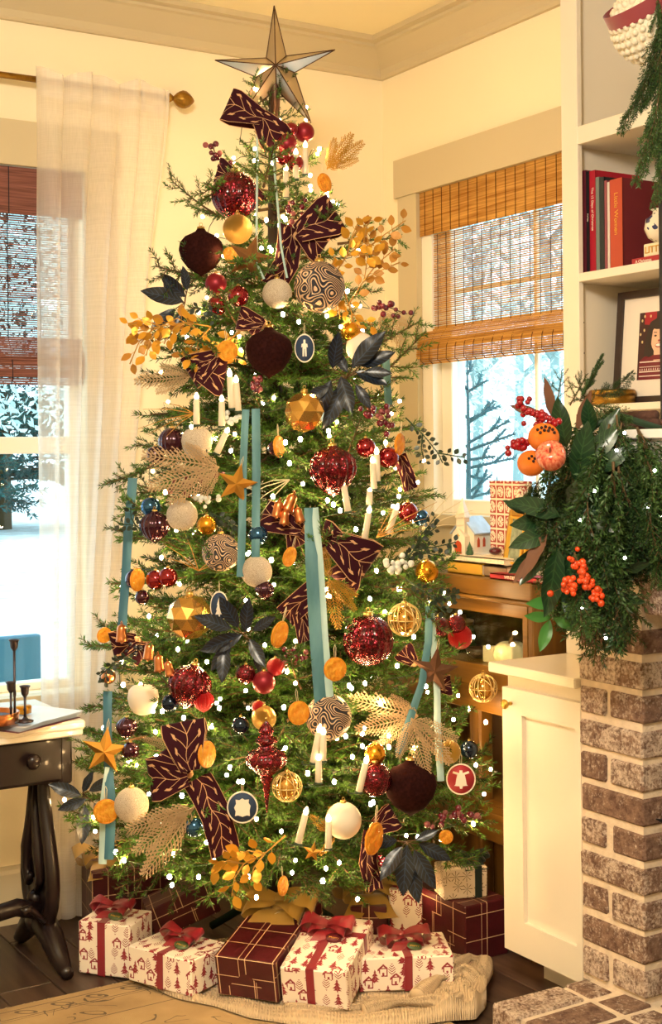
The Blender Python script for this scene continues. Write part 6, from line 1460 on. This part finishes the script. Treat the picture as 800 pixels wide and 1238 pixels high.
# wrapping papers
def toile_mat():
    m = mat('red_toile_paper', hexc('EADFD0'), .55); T = NT(m); b = T.n['Principled BSDF']; uv = uvnode(T)
    vo = T.new('ShaderNodeTexVoronoi'); vo.voronoi_dimensions = '2D'; vo.inputs['Scale'].default_value = 31; vo.inputs['Randomness'].default_value = .7; T.link(uv, vo.inputs['Vector'])
    sb = T.new('ShaderNodeVectorMath'); sb.operation = 'SUBTRACT'; T.link(uv, sb.inputs[0]); T.link(vo.outputs['Position'], sb.inputs[1]); s_ = T.new('ShaderNodeSeparateXYZ'); T.link(sb.outputs[0], s_.inputs[0])
    x = T.math('MULTIPLY', s_.outputs[0], 23.5); y = T.math('MULTIPLY', s_.outputs[1], 23.5); ax = T.math('ABSOLUTE', x)
    sp_ = T.new('ShaderNodeSeparateColor'); T.link(vo.outputs['Color'], sp_.inputs[0]); r1 = sp_.outputs[0]
    # pine: stacked triangles
    saw = T.math('FRACT', T.math('MULTIPLY_ADD', y, 4.5, 3.)); wd = T.math('MULTIPLY', T.math('SUBTRACT', .40, y), T.math('MULTIPLY_ADD', saw, -.28, .46))
    pine = T.math('MULTIPLY', T.math('LESS_THAN', ax, wd), T.math('GREATER_THAN', y, -.34)); trunk = T.math('MULTIPLY', T.math('LESS_THAN', ax, .035), T.math('GREATER_THAN', y, -.45)); trunk = T.math('MULTIPLY', trunk, T.math('LESS_THAN', y, .3)); pine = T.math('MAXIMUM', pine, trunk)
    # cottage: walls outline and roof
    roof = T.math('MULTIPLY', T.math('LESS_THAN', T.math('ABSOLUTE', T.math('SUBTRACT', T.math('ADD', y, T.math('MULTIPLY', ax, .9)), .28)), .07), T.math('LESS_THAN', ax, .34))
    wall_ = T.math('MULTIPLY', T.math('LESS_THAN', T.math('ABSOLUTE', T.math('SUBTRACT', T.math('MAXIMUM', ax, T.math('ABSOLUTE', T.math('ADD', y, .13))), .22)), .035), T.math('LESS_THAN', y, .12)); door_ = T.math('MULTIPLY', T.math('LESS_THAN', ax, .06), T.math('LESS_THAN', T.math('ABSOLUTE', T.math('ADD', y, .25)), .10))
    house = T.math('MAXIMUM', T.math('MAXIMUM', roof, wall_), door_)
    # sprig: feathery branches
    sprg = T.math('MULTIPLY', T.math('LESS_THAN', T.math('FRACT', T.math('MULTIPLY', T.math('SUBTRACT', y, T.math('MULTIPLY', ax, .8)), 7.)), .4), T.math('LESS_THAN', T.math('ADD', ax, T.math('MULTIPLY', T.math('ABSOLUTE', y), .6)), .26))
    k = T.math('GREATER_THAN', r1, .46); k2 = T.math('GREATER_THAN', r1, .80)
    mm = T.math('ADD', T.math('MULTIPLY', T.math('SUBTRACT', 1., k), pine), T.math('ADD', T.math('MULTIPLY', T.math('SUBTRACT', k, k2), sprg), T.math('MULTIPLY', k2, house)))
    n = T.new('ShaderNodeTexNoise'); n.inputs['Scale'].default_value = 480; T.link(uv, n.inputs[0]); mm = T.math('MULTIPLY', mm, T.math('GREATER_THAN', n.outputs[0], .34))
    T.link(T.mix(mm, hexc('EFE3D4'), hexc('8E2230')), b.inputs['Base Color']); return m
def plaid_mat():
    m = mat('burgundy_plaid_paper', hexc('431019'), .38); T = NT(m); b = T.n['Principled BSDF']; T.bsdf = b; uv = uvnode(T); s_ = T.new('ShaderNodeSeparateXYZ'); T.link(uv, s_.inputs[0])
    def ln(o, off, p, w_): return T.math('LESS_THAN', T.math('FRACT', T.math('DIVIDE', T.math('ADD', o, off), p)), w_)
    l = T.math('MAXIMUM', T.math('MAXIMUM', ln(s_.outputs[0], 0, .074, .03), ln(s_.outputs[1], 0, .066, .03)), T.math('MULTIPLY', ln(s_.outputs[0], .02, .124, .015), .8))
    n = T.new('ShaderNodeTexNoise'); n.inputs['Scale'].default_value = 14; n.inputs['Detail'].default_value = 5; T.link(uv, n.inputs[0])
    T.link(T.mix(l, T.mix(n.outputs[0], hexc('2E0B12'), hexc('5A1B22')), hexc('D8B48C')), b.inputs['Base Color']); T.bump(n.outputs[0], .25, .01); return m
def snow_mat():
    m = mat('gold_snowflake_paper', hexc('CDB89A'), .5); T = NT(m); b = T.n['Principled BSDF']; uv = uvnode(T); vo = T.new('ShaderNodeTexVoronoi'); vo.voronoi_dimensions = '2D'; vo.inputs['Scale'].default_value = 30; vo.inputs['Randomness'].default_value = .5; T.link(uv, vo.inputs['Vector'])
    sb = T.new('ShaderNodeVectorMath'); sb.operation = 'SUBTRACT'; T.link(uv, sb.inputs[0]); T.link(vo.outputs['Position'], sb.inputs[1]); s_ = T.new('ShaderNodeSeparateXYZ'); T.link(sb.outputs[0], s_.inputs[0])
    a = T.math('ARCTAN2', s_.outputs[1], s_.outputs[0]); r = T.math('MULTIPLY', vo.outputs['Distance'], 1.)
    arm = T.math('MULTIPLY', T.math('GREATER_THAN', T.math('COSINE', T.math('MULTIPLY', a, 8.)), T.math('SUBTRACT', 1.0, T.math('DIVIDE', .07, T.math('ADD', r, .04)))), T.math('LESS_THAN', r, .46))
    T.link(T.mix(arm, hexc('DDCBB0'), hexc('6E5530')), b.inputs['Base Color']); return m
M['toile'] = toile_mat(); M['plaid'] = plaid_mat(); M['snowpaper'] = snow_mat()
def sheer_ribbon(name, c, tr):
    m = mat(name, hexc(c), .35, sheen=.3); T = NT(m); b = T.n['Principled BSDF']; t = T.new('ShaderNodeBsdfTransparent'); mx = T.new('ShaderNodeMixShader'); mx.inputs[0].default_value = tr
    T.link(b.outputs[0], mx.inputs[1]); T.link(t.outputs[0], mx.inputs[2]); T.link(mx.outputs[0], T.n['Material Output'].inputs[0]); return m
M['redorg'] = sheer_ribbon('red_organza', '8E1E2C', .16); M['goldorg'] = sheer_ribbon('gold_organza', 'A8853E', .2); M['green_vel'] = mat('dark_green_velvet', hexc('14241E'), .8, sheen=.3); M['taggreen'] = mat('green_tag', hexc('4A5A34'), .5); M['tagred'] = mat('maroon_tag', hexc('5E1620'), .5); M['tagcream'] = mat('cream_tag', hexc('E6D6A8'), .5)
def bow(parent, c, s_, m, loops=((35, 1.), (145, 1.), (10, .7), (170, .7)), tails=((250, 1.), (295, 1.)), w_=.5, rz=0., tilt=.32):
    """bow around point c (local), s_ = loop length"""
    R3 = Euler((0, 0, rz)).to_matrix()
    for ang, l in loops:
        a = math.radians(ang); d = Vector((math.cos(a), -.35*math.cos(a*2), abs(math.sin(a))*tilt+.12)).normalized(); pr_ = Vector((0, 1, .35)).normalized() if abs(d.x) > .3 else Vector((1, 0, 0)); P = []; W = []
        upv = d.cross(pr_).normalized()
        for i in range(15):
            t = i/14; aa = t*PI; q = math.sin(aa)**.7; P.append(c+R3 @ (d*(s_*l*q)+upv*(-math.cos(aa)*.30*s_*l))); W.append(R3 @ (pr_*(s_*w_*(.35+.85*q))))
        obj('bow_loop', MB().strip(P, W, nw=3, curl=lambda s, u: Vector((0, 0, .03*s_*math.sin(s*19+u*6)))).mesh('loop', m), parent)
    for ang, l in tails:
        a = math.radians(ang); d = Vector((math.cos(a), -.7, 0)).normalized(); P = [c+R3 @ (d*(s_*l*t)+Vector((0, 0, s_*(.10*math.sin(t*5)-.25*t)))) for t in [i/8 for i in range(9)]]
        obj('bow_tail', MB().strip(P, R3 @ Vector((s_*w_, .1*s_, 0)), nw=2).mesh('tail', m), parent)
    obj('bow_knot', MB().sphere(c, s_*.15, 10, 7, 0, (1, 1, .8)).mesh('knot', m), parent)
def gift(label, A, Bq, h, d, paper, z0=.014, ribbon=None, bw=None, tagm=None, band=('y',), tilt=None, off=None, rw=.022, name='gift_box', bs=.05, bpos=(0, 0)):
    a = fl_(*A, z0); c = fl_(*Bq, z0); w_ = (c-a).length; ang = math.atan2(c.y-a.y, c.x-a.x); mid = (a+c)/2; nrm = Vector((-math.sin(ang), math.cos(ang), 0)); cen = mid+nrm*(d/2)
    o = thing(name, label, 'gift', (cen.x, cen.y, z0), 0, None, None, tilt or (0, 0, ang))
    if tilt: o.rotation_euler = (tilt[0], tilt[1], ang)
    if off: o.location = Vector(o.location)+Vector(off)
    hx, hy = w_/2, d/2
    obj('wrapped_box', bx((-hx, -hy, 0), (hx, hy, h), paper, 'box', .003, True), o)
    # folded paper flap on the front
    obj('paper_flap', MB().add([(-hx*.92, -hy-.0012, .004), (hx*.92, -hy-.0012, .004), (hx*.1, -hy-.0016, h*.62), (-hx*.1, -hy-.0016, h*.62)], [(0, 1, 2, 3)], 0, [[(-hx+.2, .1), (hx+.2, .1), (hx*.1+.2, h*.6+.1), (-hx*.1+.2, h*.6+.1)]]).mesh('flap', paper, False), o) if paper == 'plaid' else None
    if ribbon:
        e = .0015; r_ = rw/2
        if 'y' in band:
            x = bpos[0]*w_; obj('ribbon_band', MB().box((x-r_, -hy-e, 0), (x+r_, -hy+.0005, h+e)).box((x-r_, -hy, h-.0005), (x+r_, hy+e, h+e)).mesh('band', ribbon, False), o)
        if 'x' in band:
            y = bpos[1]*d; obj('ribbon_band', MB().box((-hx-e, y-r_, h-.0005), (hx+e, y+r_, h+e)).box((-hx-e, y-r_, 0), (-hx+.0005, y+r_, h)).box((hx-.0005, y-r_, 0), (hx+e, y+r_, h)).mesh('band', ribbon, False), o)
        c_ = Vector((bpos[0]*w_, bpos[1]*d, h+.012)); bow(o, c_, bs*1.15, ribbon)
        if tagm:
            tg = obj('gift_tag', MB().lathe([(.001, 0), (.017, 0), (.017, .0016), (.001, .0016)], 20, caps=False).mesh('tag', tagm), o, c_+Vector((.022, -.035, -.004)), (.5, .15, .2), (1.15, .75, 1)); obj('tag_text', text_mesh('Merry', .009, 'goldtext'), tg, (0, 0, .002))
    return o
gift('tall white toile gift with red organza bow beside the carved table foot', (95, 1176), (157, 1184), .135, .13, 'toile', .004, 'redorg', 1, 'taggreen', bpos=(-.05, .05), bs=.055)
gift('low white toile gift with red bow between the tall toile box and plaid box', (155, 1185), (231, 1206), .088, .15, 'toile', .02, 'redorg', 1, 'taggreen', bpos=(.02, .1), rw=.018, bs=.055)
gift('large burgundy plaid gift with gold organza bow in front of the trunk', (263, 1203), (336, 1214), .106, .31, 'plaid', .02, 'goldorg', 1, 'tagcream', bpos=(-.02, .22), rw=.03, bs=.105, band=(), tilt=(math.radians(12), 0, 0), off=(0, 0, .033))
gift('white toile gift with red bow beside the large plaid gift', (341, 1214), (421, 1223), .096, .25, 'toile', .02, 'redorg', 1, 'tagred', bpos=(-.05, .18), band=('y', 'x'), rw=.02, bs=.062, tilt=(math.radians(11), 0, 0), off=(0, 0, .025))
gift('wide white toile gift with red bow next to the bunched knit blanket', (434, 1200), (549, 1195), .082, .17, 'toile', .02, 'redorg', 1, 'taggreen', bpos=(.02, 0), rw=.02, bs=.062)
gift('burgundy plaid gift with gold organza bow behind the wide toile gift', (424, 1166), (468, 1166), .15, .14, 'plaid', .014, 'goldorg', 1, None, bpos=(0, 0), bs=.09, rw=.026, band=())
gift('upright white toile gift with red bow behind the wide toile gift', (472, 1162), (511, 1160), .185, .11, 'toile', .014, 'redorg', 1, None, band=('x',), bpos=(.05, -.1), bs=.04)
g3 = gift('dark burgundy plaid gift with gold organza bow against the curtain', (112, 1138), (212, 1124), .19, .15, 'plaid', .0, 'goldorg', 1, None, bpos=(-.3, 0), rw=.03, bs=.08, band=())
gift('burgundy plaid gift tipped up on its edge behind the low toile box', (188, 1160), (272, 1152), .085, .12, 'plaid', .012, None, tilt=(0, math.radians(-20), 0), off=(0.015, .035, .068))
# plaid gift beside the white cabinet, with the snowflake box on it
o = thing('gift_box', 'burgundy plaid gift between the white cabinet and the display cabinet', 'gift', (2.262, 3.02, .0)); obj('wrapped_box', bx((-.072, -.125, 0), (.072, .125, .15), 'plaid', 'box', .003, True), o); obj('paper_flap', MB().add([(-.0734, -.11, .004), (-.0734, .11, .004), (-.0736, .02, .10), (-.0736, -.02, .10)], [(0, 1, 2, 3)], 0, [[(.1, .1), (.32, .1), (.23, .2), (.19, .2)]]).mesh('flap', 'plaid', False), o)
o = thing('gift_box', 'small gold snowflake gift with dark green velvet bow on the plaid gift', 'gift', (2.245, 2.985, .151), -YAW*.55); obj('wrapped_box', bx((-.062, -.04, 0), (.062, .04, .082), 'snowpaper', 'box', .003, True), o)
obj('ribbon_band', MB().box((.026, -.0415, 0), (.046, .0415, .0835)).mesh('band', 'green_vel', False), o); bow(o, Vector((.03, 0, .092)), .05, 'green_vel'); tg = obj('gift_tag', MB().lathe([(.001, 0), (.017, 0), (.017, .0016), (.001, .0016)], 20, caps=False).mesh('tag', 'tagcream'), o, (-.035, -.015, .088), (.3, 0, 0), (1.5, .6, 1)); obj('tag_text', text_mesh('Merry', .008, 'goldtext'), tg, (0, 0, .002))
# ================================================================ MANTEL GARLAND
def cedar_mesh(seed, L=.3):
    """drooping cedar sprig along -Z"""
    rg = random.Random(seed); b = MB(); b2 = MB(); P = [Vector((.02*math.sin(i*.5+seed), -.01*i*i*.02, -L*i/10)) for i in range(11)]; b2.tube(P, [.0022*(1-i/11)+.0005 for i in range(11)], 4)
    y = .05
    while y < .98:
        i = min(9, int(y*10)); base = P[i].lerp(P[i+1], y*10-i)
        for s_ in (-1, 1):
            l = L*.34*(1-y)**.6*rg.uniform(.6, 1.1)+.012; a = rg.uniform(.35, .75); d = Vector((s_*math.sin(a), rg.uniform(-.35, .35), -math.cos(a))).normalized(); tip = base+d*l; b2.tube([base, tip], [.0012, .0004], 3)
            needles(b, base, tip, 560, .012, .0038, rg)
            for q in (.3, .5, .7):
                c = base.lerp(tip, q)
                for s2 in (-1, 1):
                    e = c+(d+Vector((s2*d.z, 0, -s2*d.x))*.6).normalized()*l*.4*(1-q*.5); needles(b, c, e, 560, .010, .0034, rg)
        y += .055
    b.add(b2.v, b2.f, 1); return b.mesh('cedar_sprig', ['cedar', 'twig'])
CED = [cedar_mesh(31, .3), cedar_mesh(32, .3), cedar_mesh(33, .22)]
TG = 2.96
def gl(px, py, t=TG): return dep(px, py, t)
gr = thing('garland', 'lush cedar and magnolia garland draped over the end of the mantel', 'garland', gl(700, 600), -YAW)
kg = TG/FPX
def gloc(px, py, y=0.): return Vector(((px-700)*kg*(1+y/TG), y, -(py-600)*kg*(1+y/TG)))
rg = random.Random(77)
def sprig(px, py, Lpx, ang, y=0., k=None):
    me = CED[rg.randrange(3)]; L0 = .22 if me is CED[2] else .3
    o = obj('cedar_sprig', me, gr, gloc(px, py, y)); s_ = Lpx*kg/L0; o.scale = (s_*1.05,)*3; o.rotation_euler = (rg.uniform(-.25, .25), -math.radians(ang), 0); o.rotation_euler.rotate_axis('Z', rg.uniform(0, 6.28))
for (px, py, L, a) in ((700, 500, 150, -8), (720, 495, 160, 0), (740, 505, 170, 6), (760, 520, 150, 12), (775, 535, 150, 14), (790, 560, 130, 8), (798, 580, 110, 4), (745, 540, 130, 4), (770, 560, 120, 10), (690, 520, 150, -10), (680, 555, 110, -6), (668, 585, 80, -8), (652, 585, 45, -25), (678, 620, 105, -2), (680, 600, 150, -2), (700, 590, 170, 0), (715, 620, 150, 2), (730, 600, 140, 6), (690, 650, 90, -4), (695, 670, 80, -4), (690, 660, 100, -4), (755, 585, 110, 0), (785, 600, 100, 4), (800, 610, 110, 0), (700, 640, 110, 6), (655, 580, 45, -40), (720, 500, 90, 40), (740, 515, 100, 45), (710, 490, 80, 60), (700, 485, 60, 150), (720, 480, 50, 120), (675, 570, 80, -20), (735, 570, 120, 12), (760, 600, 90, 18), (705, 560, 140, -6)):
    sprig(px, py, L, a, rg.uniform(-.06, .04))
for (px, py, L, a) in ((765, 515, 120, 10), (780, 525, 130, 8), (795, 540, 130, 2), (802, 560, 130, -4), (750, 510, 140, 4), (735, 500, 150, -2), (720, 510, 150, -6), (788, 590, 110, 0), (770, 590, 110, 4), (752, 560, 130, 0), (738, 560, 150, -2)):
    sprig(px, py, L, a, rg.uniform(-.10, -.05))
for (px, py, L, a) in ((715, 700, 100, -4), (730, 705, 92, 2), (740, 690, 90, 8), (722, 680, 110, 0), (748, 680, 80, 14), (708, 690, 90, -8), (735, 660, 120, 3)):
    o = obj('fir_sprig', BOUGH[.20][rg.randrange(2)], gr, gloc(px, py, rg.uniform(-.05, .02))); s_ = L*kg/.2; o.scale = (s_,)*3; o.rotation_euler = (-PI/2+rg.uniform(-.2, .2), -math.radians(a), rg.uniform(-.5, .5)); relink(o, 'cedar')
for (px, py, L, a) in ((690, 490, 45, 120), (675, 485, 40, 100), (715, 500, 50, 70)):
    o = obj('fir_sprig', BOUGH[.20][0], gr, gloc(px, py, 0)); o.scale = (L*kg/.2,)*3; o.rotation_euler = (PI/2-.3, math.radians(a-90), 0); relink(o, 'cedar')
obj('core_stem', MB().tube([gloc(800, 520), gloc(740, 500), gloc(700, 530), gloc(690, 600), gloc(715, 700), gloc(730, 770)], [.008, .008, .008, .008, .008, .004], 8).mesh('core', 'wire'), gr)
M['deepleaf'] = M['magleaf']
for (px, py, ang, L, kind, y) in ((628, 620, 150, 30, 'mag', -.06), (668, 622, 165, 62, 'mag', -.08), (660, 640, 200, 56, 'mag', -.08), (655, 628, 185, 50, 'mag', -.06), (650, 660, 215, 50, 'mag', -.07), (670, 640, 70, 60, 'mag', -.06), (690, 580, 80, 70, 'mag', -.05), (700, 560, 45, 60, 'mag', -.05), (680, 540, 100, 60, 'mag', -.05), (652, 640, 243, 62, 'magb', -.09), (640, 665, 232, 46, 'magb', -.07), (665, 660, 255, 80, 'mag', -.08), (680, 665, 270, 90, 'mag', -.06), (650, 670, 230, 45, 'mag', -.08), (690, 650, 285, 80, 'mag', -.04), (665, 505, 105, 50, 'magb', -.04), (650, 500, 165, 42, 'magb', -.05), (720, 540, 60, 50, 'mag', -.04), (710, 570, 30, 55, 'mag', -.05), (690, 610, 330, 60, 'mag', -.06), (675, 700, 285, 30, 'magb', -.06), (710, 680, 320, 40, 'mag', -.05), (740, 690, 20, 40, 'mag', -.05), (735, 720, 350, 36, 'mag', -.05), (700, 520, 70, 50, 'magb', .02), (715, 525, 100, 46, 'mag', 0.)):
    place_leaf(gr, LEAF[kind], gloc(px, py, y), math.radians(ang), L*kg*1.05, rg.uniform(-.4, .1), rg.uniform(-.7, .7), 'magnolia_leaf')
M['freshleaf'] = mat('fresh_green_leaf', hexc('3F7A34'), .35); LEAF['fresh'] = leaf_me('freshleaf', .42)
for (px, py, ang, L) in ((660, 745, 175, 34), (658, 748, 250, 40), (662, 745, 330, 28), (668, 728, 180, 40), (672, 730, 330, 30)): place_leaf(gr, LEAF['fresh'], gloc(px, py, -.05), math.radians(ang), L*kg, -.1, rg.uniform(-.5, .5), 'nandina_leaf')
# warm-white pin lights in the garland
pl = thing('pin_lights', 'tiny white pin lights threaded through the mantel garland', 'string lights', gl(700, 600), -YAW)
M['pin'] = mat('pin_light', (1, .95, .9), .3, emit=(1, .9, .8), estr=25.); pm_ = MB().sphere((0, 0, 0), 1, 6, 4).mesh('bulb', 'pin')
for (px, py) in ((735, 543), (745, 522), (781, 568), (773, 612), (788, 622), (708, 592), (690, 627), (744, 673), (692, 733), (720, 770), (797, 592), (636, 509)): obj('bulb', pm_, pl, gloc(px, py, -.10), None, .0034)
obj('wire', MB().tube([gloc(a, c, -.085) for a, c in ((636, 509), (690, 560), (735, 543), (773, 612), (744, 673), (692, 733), (720, 770))], .0008, 3).mesh('wire', 'wire'), pl)
# fruit
def gorn(px, py, y): return gr.matrix_basis @ gloc(px, py, y) if False else gl(px, py, TG+y)
M['org_peel'] = mat('orange_peel', hexc('E8760F'), .45, bump=.5, bscale=260); M['clove'] = mat('clove', hexc('2A160E'), .8)
def apple_mat():
    m = mat('red_apple_skin', hexc('C2402C'), .25, coat=.3); T = NT(m); b = T.n['Principled BSDF']; tc = T.new('ShaderNodeTexCoord'); n = T.new('ShaderNodeTexNoise'); n.inputs['Scale'].default_value = 2.; n.inputs['Detail'].default_value = 5; mp = T.new('ShaderNodeMapping'); mp.inputs['Scale'].default_value = (2.5, 2.5, .6); T.link(tc.outputs['Object'], mp.inputs[0]); T.link(mp.outputs[0], n.inputs[0]); T.link(T.mix(T.math('MULTIPLY_ADD', n.outputs[0], 3., -1.), hexc('B52E24'), hexc('E0906A')), b.inputs['Base Color']); return m
M['apple'] = apple_mat(); APM = MB().lathe([(.05, -.78), (.3, -.92), (.64, -.78), (.92, -.3), (1.0, .15), (.93, .55), (.66, .84), (.38, .86), (.14, .62), (.03, .5)], 28).mesh('flesh', 'apple')
def orange(px, py, r, lab, y, cl):
    p = gorn(px, py, y); k_ = depth_of(p)/FPX; o = thing('clove_orange', lab, 'orange', p, 0, None, r*k_, (0, 0, -YAW)); obj('fruit', MB().sphere((0, 0, 0), 1, 24, 16, 0, (1, 1, .94)).mesh('fruit', 'org_peel'), o)
    for (dx, dz) in cl: obj('clove', MB().lathe([(.04, 0), (.08, .04), (.11, .09), (.04, .13)], 7).mesh('clove', 'clove'), o, Vector((dx, -math.sqrt(max(0, .97-dx*dx-dz*dz)), dz)), (PI/2, 0, 0))
orange(657, 529, 19, 'clove-studded orange above the apple in the garland', -.15, [(-.5, .5), (-.25, .62), (0, .68), (.25, .6), (.45, .5), (-.1, .45), (.15, .42), (-.35, .3), (.55, .3)])
orange(642, 560, 17, 'clove-studded orange below and behind the apple in the garland', -.13, [(-.1, .5), (.1, .35), (-.3, .35), (.25, .55), (0, .15)])
p = gorn(666, 552, -.20); o = thing('apple', 'blush red apple tucked between two clove-studded oranges', 'apple', p, 0, None, 18.5*depth_of(p)/FPX, (.9, -.45, -YAW)); obj('fruit', APM, o); obj('stem', MB().tube([(0, 0, .5), (.06, 0, .85), (.1, 0, .95)], .05, 6).mesh('st', 'twig'), o)
def gb(x, y): return gl(x, y, TG-.13)
berries('red berry cluster curving above the clove-studded orange', [(630, 485), (640, 500), (655, 510), (668, 512)], 44, 3.9, 11, 'berryred', None, loc=gb)
berries('small red berry cluster beside the window and orange', [(620, 540), (628, 536)], 16, 3.9, 9, 'berryred', None, loc=gb)
berries('orange-red berry cluster cascading down the garland', [(694, 668), (702, 690), (708, 702), (716, 715), (722, 724)], 46, 3.9, 10, 'berryor', None, loc=gb)
berries('rounded orange-red berry cluster low in the garland', [(684, 706), (688, 712)], 22, 3.9, 10, 'berryor', None, loc=gb)
# bark bundle on the mantel
p = onax(764, 513, 0, 2.16); cbn = thing('bark_bundle', 'bundle of rough brown bark sticks lying on the mantel in the garland', 'bark', (2.16, p.y, 1.389), 0)
M['bark'] = mat('rough_bark', hexc('4A2E24'), .9, var=.4, vscale=50, bump=1., bscale=90)
for i, (dx, dz) in enumerate(((0, .012), (.022, .011), (.011, .03))): obj('stick', MB().tube([(dx, .06-.004*i, dz), (dx, 0, dz), (dx+.004, -.07+.006*i, dz)], .0115, 8).mesh('stick', 'bark'), cbn)
# cedar sprigs hanging from above beside the basket
hg = thing('cedar_swag', 'thin cedar sprigs hanging beside the cream hobnail ball and books', 'swag', dep(800, -30, 3.0), -YAW); kh = 3.0/FPX
for (px, py, L, a) in ((797, -10, 110, -8), (797, 60, 110, -28), (798, 70, 150, -14), (800, 10, 90, -22), (798, 120, 130, -10), (796, 30, 110, -12), (800, 150, 100, -6)):
    o = obj('cedar_sprig', CED[rg.randrange(2)], hg, Vector(((px-800)*kh, rg.uniform(-.03, .03), -(py+30)*kh))); s_ = L*kh/.3; o.scale = (s_*.7, s_*.7, s_); o.rotation_euler = (0, -math.radians(a), rg.uniform(0, 6))
obj('stem', MB().tube([(0, 0, .1), (.01, 0, -.1), (.012, 0, -.28)], [.004, .003, .001], 5).mesh('stem', 'twig'), hg)

_h = hg.matrix_basis.inverted() @ Vector((2.345, 2.21, 2.50)) if False else (Matrix.Translation(hg.location) @ Euler((0, 0, -YAW)).to_matrix().to_4x4()).inverted() @ Vector((2.346, 2.22, 2.46))
obj('hook', MB().tube([_h, _h*.5+Vector((0, 0, .03)), (0, 0, .1)], .003, 6).mesh('hook', 'oldbrass'), hg)
